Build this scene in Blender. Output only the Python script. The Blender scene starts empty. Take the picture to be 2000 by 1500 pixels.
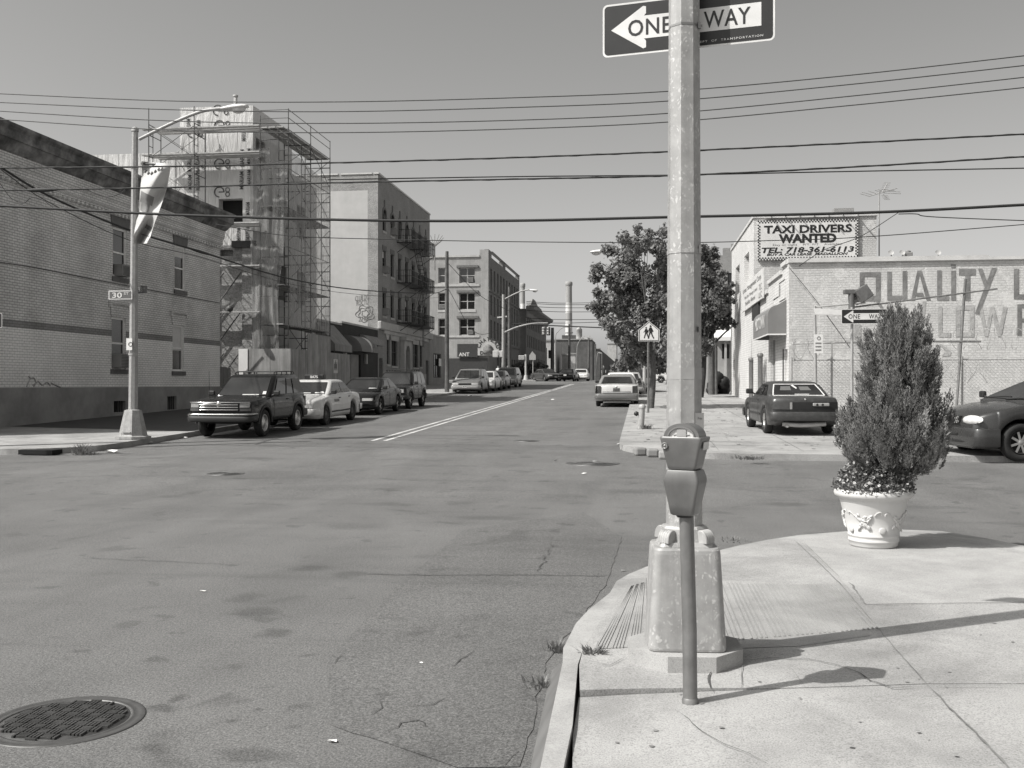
import bpy, bmesh, math, random
from math import sin, cos, pi, radians, sqrt, atan2
from mathutils import Vector, Matrix, noise
random.seed(7)
SC = bpy.context.scene
COL = SC.collection

# ---------------------------------------------------------------- camera
EYE = 1.65
YAW = math.atan(252 / 1950)
F = 1950.0
cd = bpy.data.cameras.new('camera'); cam = bpy.data.objects.new('camera', cd); COL.objects.link(cam)
cam.location = (0, 0, EYE); cam.rotation_euler = (pi / 2, 0, YAW)
cd.sensor_width = 36; cd.lens = 36 * F / 2000; cd.clip_start = .05; cd.clip_end = 3000
SC.camera = cam

# ---------------------------------------------------------------- sky, sun, exposure
SUN_EL, SUN_AZ = radians(48.5), radians(31)      # SUN_AZ: direction the light travels, from +X towards +Y
w = bpy.data.worlds.new("World"); SC.world = w; w.use_nodes = True
nt = w.node_tree; nt.nodes.clear()
sky = nt.nodes.new('ShaderNodeTexSky'); sky.sky_type = 'NISHITA'; sky.sun_disc = False
sky.sun_elevation = SUN_EL; sky.sun_rotation = radians(270) - SUN_AZ
sky.air_density = 1.0; sky.dust_density = 2.6; sky.ozone_density = 1.0
sep = nt.nodes.new('ShaderNodeSeparateColor')       # black-and-white film behind a yellow filter
mr = nt.nodes.new('ShaderNodeMath'); mr.operation = 'MULTIPLY'; mr.inputs[1].default_value = 1.0
mg = nt.nodes.new('ShaderNodeMath'); mg.operation = 'MULTIPLY_ADD'; mg.inputs[1].default_value = .22
tint = nt.nodes.new('ShaderNodeVectorMath'); tint.operation = 'SCALE'; tint.inputs[0].default_value = (1, .992, .972)
bg = nt.nodes.new('ShaderNodeBackground'); out = nt.nodes.new('ShaderNodeOutputWorld')
nt.links.new(sky.outputs[0], sep.inputs[0]); nt.links.new(sep.outputs[0], mr.inputs[0])
nt.links.new(sep.outputs[1], mg.inputs[0]); nt.links.new(mr.outputs[0], mg.inputs[2])
mb_ = nt.nodes.new('ShaderNodeMath'); mb_.operation = 'MULTIPLY_ADD'; mb_.inputs[1].default_value = .0
nt.links.new(sep.outputs[2], mb_.inputs[0]); nt.links.new(mg.outputs[0], mb_.inputs[2]); nt.links.new(mb_.outputs[0], tint.inputs['Scale']); nt.links.new(tint.outputs[0], bg.inputs[0])
bg.inputs[1].default_value = .15
nt.links.new(bg.outputs[0], out.inputs[0])
sl = bpy.data.lights.new('sun', 'SUN'); sl.energy = 5.0; sl.angle = radians(.5); sl.color = (1, .985, .95)
so = bpy.data.objects.new('sun', sl); COL.objects.link(so); so.location = (-40, -30, 60)
LD = Vector((cos(SUN_AZ) * cos(SUN_EL), sin(SUN_AZ) * cos(SUN_EL), -sin(SUN_EL)))
so.rotation_euler = LD.to_track_quat('-Z', 'Y').to_euler()
SC.view_settings.view_transform = 'Standard'; SC.view_settings.look = 'None'
SC.view_settings.exposure = .08; SC.view_settings.gamma = 1; SC.view_settings.use_curve_mapping = False

# ---------------------------------------------------------------- surveying helpers
CT, ST = cos(YAW), sin(YAW)
def rise(y):
    if y < 14: return 0.0
    if y < 110: return .02 * (y - 14)
    if y < 140: return 1.92 + .01 * (y - 110)
    return 2.22
def ray(px, py):
    u = (px - 1000) / F; v = (750 - py) / F
    return Vector((u * CT - ST, CT + u * ST, v))
def onX(px, py, X):
    r = ray(px, py); t = X / r.x; return Vector((X, t * r.y, EYE + t * r.z))
def onY(px, py, Y):
    r = ray(px, py); t = Y / r.y; return Vector((t * r.x, Y, EYE + t * r.z))
def grd(px, py, off=0.0):
    r = ray(px, py); t = 5.0
    for _ in range(60):
        t = .5 * t + .5 * (EYE - rise(t * r.y) - off) / max(1e-4, -r.z)
    return Vector((t * r.x, t * r.y, EYE + t * r.z))
def onV(px, py, A, B):          # on the vertical plane through plan points A and B
    r = ray(px, py); dx, dy = B[0] - A[0], B[1] - A[1]
    t = (A[0] * dy - A[1] * dx) / (r.x * dy - r.y * dx)
    return Vector((t * r.x, t * r.y, EYE + t * r.z))

# ---------------------------------------------------------------- mesh builder
WLOC = {}
class MB:
    def __init__(s): s.v = []; s.f = []; s.mi = []; s.sm = []; s.uv = {}
    def add(s, vs, fs, mi=0, smooth=False):
        b = len(s.v); s.v += [tuple(p) for p in vs]
        for f in fs:
            s.f.append([b + i for i in f]); s.mi.append(mi); s.sm.append(smooth)
        return b
    def box(s, x0, x1, y0, y1, z0, z1, mi=0, M=None):
        vs = [Vector((x, y, z)) for z in (z0, z1) for y in (y0, y1) for x in (x0, x1)]
        if M is not None: vs = [M @ p for p in vs]
        s.add(vs, [(0, 2, 3, 1), (4, 5, 7, 6), (0, 1, 5, 4), (2, 6, 7, 3), (0, 4, 6, 2), (1, 3, 7, 5)], mi)
    def cbox(s, x0, x1, y0, y1, z0, z1, c=.01, mi=0, M=None, smooth=False):     # box with chamfered edges
        vs = []; fs = []
        cx, cy, cz = (x0 + x1) / 2, (y0 + y1) / 2, (z0 + z1) / 2
        hx, hy, hz = abs(x1 - x0) / 2, abs(y1 - y0) / 2, abs(z1 - z0) / 2
        c = min(c, hx * .98, hy * .98, hz * .98)
        bm = bmesh.new(); bmesh.ops.create_cube(bm, size=2)
        for q in bm.verts: q.co = Vector((cx + q.co.x * hx, cy + q.co.y * hy, cz + q.co.z * hz))
        bmesh.ops.bevel(bm, geom=list(bm.edges), offset=c, segments=2, profile=.5, affect='EDGES')
        s.bm(bm, mi, smooth, M)
    def bm(s, bm, mi=0, smooth=False, M=None):
        bm.verts.index_update()
        s.add([(M @ q.co if M is not None else q.co) for q in bm.verts], [[q.index for q in f.verts] for f in bm.faces], mi, smooth)
        bm.free()
    def beam(s, p, q, a, b=None, mi=0, up=(0, 0, 1)):     # rectangular bar between two points
        p, q = Vector(p), Vector(q); b = b or a
        d = (q - p).normalized(); up = Vector(up)
        if abs(d.dot(up)) > .98: up = Vector((0, 1, 0))
        x = d.cross(up).normalized() * (a / 2); z = x.cross(d).normalized() * (b / 2)
        vs = [o + i * x + j * z for o in (p, q) for i, j in ((-1, -1), (1, -1), (1, 1), (-1, 1))]
        s.add(vs, [(0, 1, 2, 3), (7, 6, 5, 4), (0, 4, 5, 1), (1, 5, 6, 2), (2, 6, 7, 3), (3, 7, 4, 0)], mi)
    def tube(s, pts, r, n=8, mi=0, cap=True, smooth=True, phase=0.0):
        pts = [Vector(p) for p in pts]; m = len(pts)
        rs = r if isinstance(r, (list, tuple)) else [r] * m
        d0 = (pts[1] - pts[0]).normalized()
        ref = Vector((0, 0, 1)) if abs(d0.z) < .9 else Vector((0, 1, 0))
        vs = []; fs = []
        for i, p in enumerate(pts):
            d = (pts[min(i + 1, m - 1)] - pts[max(i - 1, 0)]).normalized()
            x = d.cross(ref).normalized(); y = x.cross(d).normalized(); ref = y if abs(d.dot(y)) < .9 else ref
            for k in range(n):
                a = 2 * pi * k / n + phase
                vs.append(p + rs[i] * (cos(a) * x + sin(a) * y))
        for i in range(m - 1):
            for k in range(n):
                fs.append((i * n + k, i * n + (k + 1) % n, (i + 1) * n + (k + 1) % n, (i + 1) * n + k))
        s.add(vs, fs, mi, smooth)
        if cap:
            s.add([vs[k] for k in range(n)], [tuple(range(n))[::-1]], mi)
            s.add([vs[(m - 1) * n + k] for k in range(n)], [tuple(range(n))], mi)
    def lathe(s, prof, n=24, c=(0, 0, 0), mi=0, smooth=True, M=None, a0=0.0):
        vs = []; fs = []; m = len(prof); c = Vector(c)
        for r, z in prof:
            for k in range(n):
                a = 2 * pi * k / n + a0; p = Vector((r * cos(a), r * sin(a), z))
                vs.append((M @ p if M is not None else p) + c)
        for i in range(m - 1):
            for k in range(n):
                fs.append((i * n + k, i * n + (k + 1) % n, (i + 1) * n + (k + 1) % n, (i + 1) * n + k))
        s.add(vs, fs, mi, smooth)
    def prism(s, poly, o, u, v, t, mi=0, smooth=False):    # 2-D outline in the plane (o,u,v), thickness t along u x v
        o, u, v = Vector(o), Vector(u), Vector(v); n = u.cross(v).normalized() * t
        k = len(poly); a = [o + x * u + y * v for x, y in poly]
        vs = a + [p + n for p in a]
        fs = [tuple(range(k))[::-1], tuple(range(k, 2 * k))] + [(i, (i + 1) % k, k + (i + 1) % k, k + i) for i in range(k)]
        s.add(vs, fs, mi, smooth)
    def quad(s, a, b, c, d, mi=0): s.add([a, b, c, d], [(0, 1, 2, 3)], mi)
    def grid(s, fn, nu, nv, mi=0, smooth=True, closed=False):
        vs = [fn(i / nu, j / nv) for i in range(nu + 1) for j in range(nv + 1)]
        s.add(vs, [(i * (nv + 1) + j, (i + 1) * (nv + 1) + j, (i + 1) * (nv + 1) + j + 1, i * (nv + 1) + j + 1) for i in range(nu) for j in range(nv)], mi, smooth)
    def build(s, name, mats, parent=None, local=False):
        mats = mats if isinstance(mats, (list, tuple)) else [mats]
        L = Vector((0, 0, 0))
        if parent is not None and not local: L = WLOC.get(parent.name, Vector((0, 0, 0)))
        me = bpy.data.meshes.new(name)
        me.from_pydata([(p[0] - L.x, p[1] - L.y, p[2] - L.z) for p in s.v], [], s.f)
        for m in mats: me.materials.append(m)
        me.polygons.foreach_set('material_index', s.mi); me.polygons.foreach_set('use_smooth', s.sm)
        uv = me.uv_layers.new(name='UVMap'); data = [0.0] * (2 * len(me.loops)); V = s.v
        for p in me.polygons:
            n = p.normal; ax = max(range(3), key=lambda i: abs(n[i]))
            for li in p.loop_indices:
                q = V[me.loops[li].vertex_index]
                a, b = ((q[1], q[2]), (q[0], q[2]), (q[0], q[1]))[ax]
                data[2 * li] = a; data[2 * li + 1] = b
        uv.data.foreach_set('uv', data); me.update()
        o = bpy.data.objects.new(name, me); COL.objects.link(o)
        if parent is not None:
            o.parent = parent; WLOC[o.name] = Vector((0, 0, 0)) if local else L
        return o

def tag(o, label, cat, group=None):
    o['label'] = label; o['category'] = cat
    if group: o['group'] = group
    return o
def thing(name, label, cat, loc=(0, 0, 0), group=None, rot=None):
    o = bpy.data.objects.new(name, None); COL.objects.link(o); o.location = loc; o.empty_display_size = .3
    WLOC[o.name] = Vector(loc)
    if rot: o.rotation_euler = rot
    return tag(o, label, cat, group)
def solo(mb, name, mats, label, cat, group=None):            # a thing that is one mesh, origin at its base
    vs = mb.v; c = Vector((sum(p[0] for p in vs) / len(vs), sum(p[1] for p in vs) / len(vs), min(p[2] for p in vs)))
    mb.v = [(p[0] - c.x, p[1] - c.y, p[2] - c.z) for p in vs]
    o = mb.build(name, mats); o.location = c; WLOC[o.name] = c
    return tag(o, label, cat, group)
def struct(o, kind='structure'): o['kind'] = kind; return o
def copy_tree(o, parent=None):
    c = o.copy(); COL.objects.link(c)
    if parent is not None: c.parent = parent
    for ch in list(o.children): copy_tree(ch, c)
    return c

def text_polys(mb, s, o, u, v, w, h, mi=0, bold=0.0, shear=0.0, depth=.004, keep=False, space=1.0):
    """flat lettering s filling the box w x h at o along u (right) and v (up), raised by depth along u x v"""
    cu = bpy.data.curves.new('lettering', 'FONT'); cu.body = s; cu.size = 1; cu.offset = bold; cu.shear = shear
    cu.resolution_u = 3; cu.space_character = space; cu.fill_mode = 'FRONT'
    ob = bpy.data.objects.new('lettering', cu); COL.objects.link(ob)
    dg = bpy.context.evaluated_depsgraph_get(); dg.update()
    me = bpy.data.meshes.new_from_object(ob.evaluated_get(dg))
    xs = [q.co.x for q in me.vertices]; ys = [q.co.y for q in me.vertices]
    if xs:
        x0, x1, y0, y1 = min(xs), max(xs), min(ys), max(ys)
        sx = w / (x1 - x0); sy = h / (y1 - y0)
        if keep: sx = sy = min(sx, sy)
        o, u, v = Vector(o), Vector(u).normalized(), Vector(v).normalized(); n = u.cross(v) * depth
        mb.add([o + (q.co.x - x0) * sx * u + (q.co.y - y0) * sy * v + n for q in me.vertices],
               [list(p.vertices) for p in me.polygons], mi)
    bpy.data.objects.remove(ob); bpy.data.curves.remove(cu); bpy.data.meshes.remove(me)

def spline(pts, n=6):
    pts = [Vector(p) for p in pts]
    if len(pts) < 3: return pts
    P = [2 * pts[0] - pts[1]] + pts + [2 * pts[-1] - pts[-2]]; o = []
    for i in range(1, len(P) - 2):
        for k in range(n):
            t = k / n; a, b, c, d = P[i - 1], P[i], P[i + 1], P[i + 2]
            o.append(.5 * (2 * b + (c - a) * t + (2 * a - 5 * b + 4 * c - d) * t * t + (3 * b - a - 3 * c + d) * t ** 3))
    return o + [pts[-1]]

# ---------------------------------------------------------------- materials
class NT:
    def __init__(s, name):
        s.m = bpy.data.materials.new(name); s.m.use_nodes = True; s.t = s.m.node_tree
        s.b = s.t.nodes['Principled BSDF']; s.tc = None
    def n(s, typ, **kw):
        x = s.t.nodes.new(typ)
        for k, v in kw.items(): setattr(x, k, v)
        return x
    def l(s, a, b): s.t.links.new(a, b)
    def co(s, kind='Object'):
        if s.tc is None: s.tc = s.n('ShaderNodeTexCoord')
        return s.tc.outputs[kind]
    def noise(s, scale, detail=4, rough=.55, kind='Object', vec=None, dist=0):
        x = s.n('ShaderNodeTexNoise'); x.inputs['Scale'].default_value = scale; x.inputs['Detail'].default_value = detail
        x.inputs['Roughness'].default_value = rough; x.inputs['Distortion'].default_value = dist
        s.l(vec if vec is not None else s.co(kind), x.inputs['Vector']); return x.outputs['Fac']
    def scaled(s, sx, sy, sz, kind='Object', rot=0):
        x = s.n('ShaderNodeMapping'); x.inputs['Scale'].default_value = (sx, sy, sz); x.inputs['Rotation'].default_value = (0, 0, rot)
        s.l(s.co(kind), x.inputs['Vector']); return x.outputs[0]
    def ramp(s, fac, stops, interp='LINEAR'):
        x = s.n('ShaderNodeValToRGB'); x.color_ramp.interpolation = interp; e = x.color_ramp.elements
        while len(e) < len(stops): e.new(.5)
        for i, (p, c) in enumerate(stops):
            e[i].position = p; e[i].color = (c, c, c, 1)
        s.l(fac, x.inputs[0]); return x.outputs[0]
    def math(s, op, a, b=None, clamp=False):
        x = s.n('ShaderNodeMath'); x.operation = op; x.use_clamp = clamp
        for i, q in enumerate((a, b)):
            if q is None: continue
            if isinstance(q, (int, float)): x.inputs[i].default_value = q
            else: s.l(q, x.inputs[i])
        return x.outputs[0]
    def base(s, v, tint=(1, .99, .975)):
        if isinstance(v, (int, float)): s.b.inputs['Base Color'].default_value = (v * tint[0], v * tint[1], v * tint[2], 1)
        else:
            x = s.n('ShaderNodeCombineColor')
            for i in range(3): s.l(v if tint[i] == 1 else s.math('MULTIPLY', v, tint[i]), x.inputs[i])
            s.l(x.outputs[0], s.b.inputs['Base Color'])
    def rough(s, v):
        if isinstance(v, (int, float)): s.b.inputs['Roughness'].default_value = v
        else: s.l(v, s.b.inputs['Roughness'])
    def bump(s, h, strength=.3, dist=.01):
        x = s.n('ShaderNodeBump'); x.inputs['Strength'].default_value = strength; x.inputs['Distance'].default_value = dist
        s.l(h, x.inputs['Height']); s.l(x.outputs[0], s.b.inputs['Normal'])

def plain(name, v, rough=.7, var=.12, scale=6.0, metal=0.0, bump=0.0, bscale=40.0, bdist=.004, spec=.5, streak=0.0, grime=0.0):
    """an even material with soft tone variation, optional streaks and fine bump"""
    m = NT(name)
    f = m.noise(scale, 6, .6)
    val = m.ramp(f, [(.3, v * (1 - var)), (.7, v * (1 + var))])
    if streak:
        g = m.noise(1.0, 5, .6, vec=m.scaled(5, 5, .35)); k = m.ramp(g, [(.42, 1 - streak), (.62, 1)])
        val = m.math('MULTIPLY', val, k)
    if grime:
        g = m.noise(.7, 6, .65); k = m.ramp(g, [(.4, 1 - grime), (.6, 1)]); val = m.math('MULTIPLY', val, k)
    m.base(val); m.rough(rough); m.b.inputs['Metallic'].default_value = metal
    m.b.inputs['Specular IOR Level'].default_value = spec
    if bump: m.bump(m.noise(bscale, 3, .6), bump, bdist)
    return m.m

def brick(name, v1, v2, vm, bw=.21, bh=.0675, mortar=.010, var=.25, bump=.5, grime=.25, rough=.9, patch=0.0, sq=None, big=.6):
    m = NT(name)
    uv = m.co('UV')
    wob = m.n('ShaderNodeVectorMath', operation='MULTIPLY_ADD')
    nz = m.n('ShaderNodeTexNoise'); nz.inputs['Scale'].default_value = 3; m.l(uv, nz.inputs['Vector'])
    m.l(nz.outputs['Color'], wob.inputs[0]); wob.inputs[1].default_value = (.006, .006, 0); m.l(uv, wob.inputs[2])
    b = m.n('ShaderNodeTexBrick'); m.l(wob.outputs[0], b.inputs['Vector'])
    b.inputs['Color1'].default_value = (v1,) * 3 + (1,); b.inputs['Color2'].default_value = (v2,) * 3 + (1,)
    b.inputs['Mortar'].default_value = (vm,) * 3 + (1,); b.inputs['Scale'].default_value = 1
    b.inputs['Mortar Size'].default_value = mortar; b.inputs['Mortar Smooth'].default_value = .15
    b.inputs['Brick Width'].default_value = bw; b.inputs['Row Height'].default_value = bh; b.inputs['Bias'].default_value = -.1
    g = m.ramp(m.noise(big, 7, .65), [(.36, 1 - grime), (.62, 1.05)])
    f = m.ramp(m.noise(14, 4, .7), [(.3, 1 - var), (.7, 1 + var * .5)])
    s1 = m.n('ShaderNodeSeparateColor'); m.l(b.outputs['Color'], s1.inputs[0])
    val = m.math('MULTIPLY', m.math('MULTIPLY', s1.outputs[0], g), f)
    h = m.math('SUBTRACT', 1.0, b.outputs['Fac'])
    if patch:                       # paint and render worn over the courses
        pm = m.ramp(m.noise(1.3, 8, .7), [(.5, 0), (.58, patch)])
        x = m.n('ShaderNodeMix'); x.data_type = 'FLOAT'
        m.l(pm, x.inputs[0]); m.l(val, x.inputs[2]); m.l(m.math('MULTIPLY', f, v1 * 1.05), x.inputs[3]); val = x.outputs[0]
        h = m.math('MULTIPLY', h, m.math('SUBTRACT', 1.0, m.math('MULTIPLY', pm, .7)))
    m.base(val); m.rough(rough)
    hh = m.math('ADD', h, m.math('MULTIPLY', m.noise(60, 3, .7), .5))
    m.bump(hh, bump, .012)
    return m.m

def paint(name, v, rough=.3, coat=.6, flake=.06, dust=.1, spec=.5):
    m = NT(name)
    f = m.noise(2.0, 5, .6); val = m.ramp(f, [(.35, v * (1 - flake)), (.7, v * (1 + flake))])
    d = m.ramp(m.noise(9, 7, .7), [(.45, 0), (.75, dust)])
    val = m.math('ADD', val, m.math('MULTIPLY', d, .25))
    m.base(val); m.rough(m.ramp(m.noise(7, 5, .6), [(.3, rough), (.75, rough + .2)]))
    m.b.inputs['Specular IOR Level'].default_value = spec; m.b.inputs['Coat Weight'].default_value = coat; m.b.inputs['Coat Roughness'].default_value = .08
    return m.m

OIL = ((540, 1236, 44, 10, .62), (305, 1288, 26, 8, .66), (250, 1220, 28, 9, .78), (350, 1364, 22, 13, .6), (312, 1384, 42, 8, .62), (478, 1168, 42, 11, .74), (500, 1196, 58, 12, .7), (500, 1386, 13, 4, .66), (455, 1406, 12, 4, .66), (590, 1380, 30, 8, .74),
       (160, 1272, 22, 5, .75), (300, 1458, 50, 13, .72), (500, 1474, 90, 16, .68), (610, 1110, 46, 8, .74), (680, 1122, 40, 8, .72), (690, 1028, 90, 7, .8), (960, 1012, 90, 5, .8), (760, 985, 90, 4, .82), (1540, 985, 60, 5, .75), (1100, 818, 46, 4, .78), (950, 880, 120, 4, .84), (1250, 960, 90, 6, .8))
def make_asphalt():
    m = NT('asphalt')
    fine = m.noise(85, 3, .85); grit = m.noise(33, 3, .8)
    med = m.noise(.55, 7, .62, dist=.6); big = m.noise(.13, 4, .5)
    wear = m.noise(1.0, 6, .6, vec=m.scaled(.9, .14, 1), dist=.6)             # wheel wear along the avenue
    cross = m.noise(1.0, 6, .65, vec=m.scaled(.16, 1.5, 1, rot=radians(-6)), dist=.5)  # turning scuffs across the junction
    stain = m.ramp(m.noise(.9, 4, .5, dist=1.2), [(.60, 1), (.69, .78)])
    drops = m.ramp(m.noise(2.6, 3, .5, dist=.4), [(.64, 1), (.70, .74)])
    v = m.ramp(med, [(.28, .096), (.5, .120), (.75, .142)])
    v = m.math('MULTIPLY', v, m.ramp(big, [(.3, .9), (.7, 1.08)]))
    v = m.math('MULTIPLY', v, m.ramp(wear, [(.35, .88), (.6, 1.04)]))
    v = m.math('MULTIPLY', v, m.ramp(cross, [(.34, .87), (.44, .99), (.7, 1.03)]))
    v = m.math('MULTIPLY', m.math('MULTIPLY', v, stain), drops)
    v = m.math('MULTIPLY', v, m.ramp(fine, [(.33, .42), (.5, 1.05), (.68, 2.0)]))
    v = m.math('MULTIPLY', v, m.ramp(grit, [(.3, .78), (.7, 1.22)]))
    wob = m.n('ShaderNodeVectorMath', operation='MULTIPLY_ADD'); nz = m.n('ShaderNodeTexNoise'); nz.inputs['Scale'].default_value = 6; nz.inputs['Detail'].default_value = 5
    m.l(m.co(), nz.inputs['Vector']); m.l(nz.outputs['Color'], wob.inputs[0]); wob.inputs[1].default_value = (.22, .22, 0); m.l(m.co(), wob.inputs[2])
    for x, y, a, b, k in OIL:                    # oil drips, each at its own place on the carriageway
        c = grd(x, y, 0); rx = (grd(x + a, y, 0) - grd(x - a, y, 0)).length / 2; ry = (grd(x, y - b, 0) - grd(x, y + b, 0)).length / 2
        s1 = m.n('ShaderNodeVectorMath', operation='SUBTRACT'); m.l(wob.outputs[0], s1.inputs[0]); s1.inputs[1].default_value = (c.x + .11, c.y + .11, c.z)
        s2 = m.n('ShaderNodeVectorMath', operation='MULTIPLY'); m.l(s1.outputs[0], s2.inputs[0]); s2.inputs[1].default_value = (1 / rx, 1 / ry, 0)
        s3 = m.n('ShaderNodeVectorMath', operation='LENGTH'); m.l(s2.outputs[0], s3.inputs[0])
        v = m.math('MULTIPLY', v, m.ramp(s3.outputs['Value'], [(.45, k), (1.0, 1)]))
    m.base(v); m.rough(.85)
    m.bump(m.math('ADD', m.math('MULTIPLY', fine, .6), grit), .75, .006)
    return m.m

def make_concrete(name, v, stain=.25, speck=.22, bump=.35, fscale=150):
    m = NT(name)
    fine = m.noise(fscale, 2, .8); med = m.noise(1.1, 8, .65, dist=.4); big = m.noise(.35, 4, .5); blot = m.noise(4.5, 5, .6)
    q = m.ramp(med, [(.33, v * (1 - stain)), (.55, v), (.75, v * 1.08)])
    q = m.math('MULTIPLY', q, m.ramp(big, [(.35, .9), (.65, 1.05)]))
    q = m.math('MULTIPLY', q, m.ramp(blot, [(.3, .94), (.6, 1.02)]))
    q = m.math('MULTIPLY', q, m.ramp(fine, [(.3, 1 - speck * 1.3), (.45, 1), (.7, 1 + speck)]))
    m.base(q); m.rough(.9); m.bump(m.math('ADD', fine, m.math('MULTIPLY', blot, .6)), bump, .004)
    return m.m

def make_galv(name, v=.42, flake=.9, rough=.55):
    """weathered galvanised or silver-painted steel: flat grey with pale flaking spots"""
    m = NT(name)
    vo = m.n('ShaderNodeTexVoronoi'); vo.feature = 'F1'
    wv = m.n('ShaderNodeVectorMath', operation='MULTIPLY_ADD'); nz = m.n('ShaderNodeTexNoise'); nz.inputs['Scale'].default_value = 9; nz.inputs['Detail'].default_value = 5
    m.l(m.co(), nz.inputs['Vector']); m.l(nz.outputs['Color'], wv.inputs[0]); wv.inputs[1].default_value = (.12, .12, .12); m.l(m.scaled(1, 1, .6), wv.inputs[2])
    m.l(wv.outputs[0], vo.inputs['Vector']); vo.inputs['Scale'].default_value = 46
    msk = m.ramp(m.noise(7, 6, .7), [(.44, 0), (.60, 1)])
    sp = m.ramp(vo.outputs['Distance'], [(.22, 1), (.40, 0)])
    sp = m.math('MULTIPLY', sp, msk)
    f = m.ramp(m.noise(11, 6, .65), [(.3, v * .82), (.7, v * 1.12)])
    st = m.ramp(m.noise(1.0, 5, .6, vec=m.scaled(14, 14, .8)), [(.35, .82), (.6, 1)])
    val = m.math('ADD', m.math('MULTIPLY', f, st), m.math('MULTIPLY', sp, v * .5 * flake))
    m.base(val); m.rough(rough); m.b.inputs['Metallic'].default_value = .15
    m.bump(m.math('ADD', sp, m.math('MULTIPLY', m.noise(60, 3, .6), .3)), .35, .002)
    return m.m

def make_glass(name, v=.012, rough=.06, metal=0.0):
    m = NT(name); f = m.noise(1.7, 3, .5); m.base(m.ramp(f, [(.35, v * .6), (.7, v * 1.5)])); m.rough(rough)
    m.b.inputs['Specular IOR Level'].default_value = .8
    return m.m

def make_leaf(name, v, var=.45, trans=.25, scale=3.0):
    m = NT(name); f = m.noise(scale, 3, .6); m.base(m.ramp(f, [(.3, v * (1 - var)), (.7, v * (1 + var))])); m.rough(.55)
    tr = m.n('ShaderNodeBsdfTranslucent'); tr.inputs[0].default_value = (v * 1.6,) * 3 + (1,)
    mx = m.n('ShaderNodeMixShader'); mx.inputs[0].default_value = trans
    o = m.t.nodes['Material Output']; m.l(m.b.outputs[0], mx.inputs[1]); m.l(tr.outputs[0], mx.inputs[2]); m.l(mx.outputs[0], o.inputs[0])
    return m.m

def make_sheet(name, v, alpha, scale=2.0):
    """thin translucent debris netting"""
    m = NT(name); f = m.noise(1.0, 6, .65, vec=m.scaled(scale * 2, scale * 2, scale * .35))
    m.base(m.ramp(f, [(.3, v * .75), (.7, v * 1.2)])); m.rough(.7)
    tp = m.n('ShaderNodeBsdfTransparent'); mx = m.n('ShaderNodeMixShader')
    m.l(m.ramp(f, [(.35, alpha - .22), (.65, alpha + .2)]), mx.inputs[0])
    o = m.t.nodes['Material Output']; m.l(tp.outputs[0], mx.inputs[1]); m.l(m.b.outputs[0], mx.inputs[2]); m.l(mx.outputs[0], o.inputs[0])
    return m.m

M = {}
M['asphalt'] = make_asphalt()
M['walk'] = make_concrete('sidewalk_concrete', .325, stain=.32, speck=.34, bump=.42, fscale=115)
M['walk_far'] = make_concrete('far_sidewalk_concrete', .32, stain=.35, fscale=60)
M['apron'] = make_concrete('patched_concrete', .35, stain=.3)
M['ribbed'] = make_concrete('ribbed_concrete', .30)
M['kerb'] = make_concrete('kerb_concrete', .36, stain=.4)
M['steel_kerb'] = plain('kerb_steel_face', .13, .6, .25, 3)
M['soil'] = plain('soil', .035, .95, .4, 20)
M['earth'] = plain('ground_earth', .14, .95, .3, .5)
M['roadpaint'] = plain('road_paint', .55, .8, .3, 9, grime=.35)
M['galv'] = make_galv('flaking_silver_steel', .34, 1.1)
M['galv2'] = make_galv('dull_silver_steel', .38, .5)
M['steel'] = plain('grey_steel', .22, .45, .15, 8, metal=.5)
M['meter'] = plain('meter_grey_enamel', .18, .36, .12, 12, metal=.25, bump=.2, bscale=60, bdist=.001, spec=.5, streak=.22, grime=.2)
M['meterpost'] = plain('meter_post_pipe', .21, .5, .25, 7, metal=.35, streak=.3, bump=.15, bscale=70, bdist=.002)
M['black'] = plain('black_paint', .012, .5, .3, 8)
M['charcoal'] = plain('charcoal', .03, .6, .3, 6)
M['dark'] = plain('dark_interior', .006, .9, .2, 3)
M['white'] = plain('white_paint', .72, .45, .06, 5)
M['reflective'] = plain('sign_white', .66, .45, .08, 6, grime=.12)
M['signgrey'] = plain('sign_grey_back', .36, .5, .1, 6, metal=.4)
M['signblack'] = plain('sign_black', .014, .45, .25, 8)
M['signgreen'] = plain('street_sign_field', .11, .5, .1, 6)
M['rubber'] = plain('tyre_rubber', .016, .8, .3, 12)
M['chrome'] = plain('chrome', .62, .14, .08, 6, metal=1.0)
M['rim'] = plain('alloy_rim', .5, .3, .1, 6, metal=.8)
M['rimdark'] = plain('steel_rim', .08, .5, .2, 6, metal=.3)
M['glass'] = make_glass('window_glass', .014)
M['carglass'] = make_glass('car_glass', .02, .03)
M['paleglass'] = make_glass('pale_curtained_glass', .30, .08)
M['lamp'] = plain('headlight_lens', .55, .08, .15, 14, spec=.8)
M['lampdim'] = plain('dim_lens', .22, .15, .2, 14, spec=.7)  # darker lens tone for the nearest off-road car's headlights
M['taillamp'] = plain('tail_light_lens', .05, .12, .2, 10)
M['plastic'] = plain('black_plastic', .02, .55, .2, 8)
M['wire'] = plain('cable_rubber', .018, .7, .3, 3)
M['wirelight'] = plain('bare_cable', .05, .5, .3, 3)
M['wood'] = plain('utility_pole_wood', .14, .9, .3, 4, streak=.4, bump=.4, bscale=30, bdist=.01)
M['plank'] = plain('scaffold_plank', .42, .85, .2, 3, streak=.2)
M['ply'] = plain('weathered_plywood', .36, .8, .18, 1.5, streak=.3, grime=.2)
M['pipe'] = plain('scaffold_pipe', .075, .6, .3, 3, metal=.2)
M['pipelight'] = plain('scaffold_brace', .4, .5, .2, 3, metal=.4)
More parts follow.
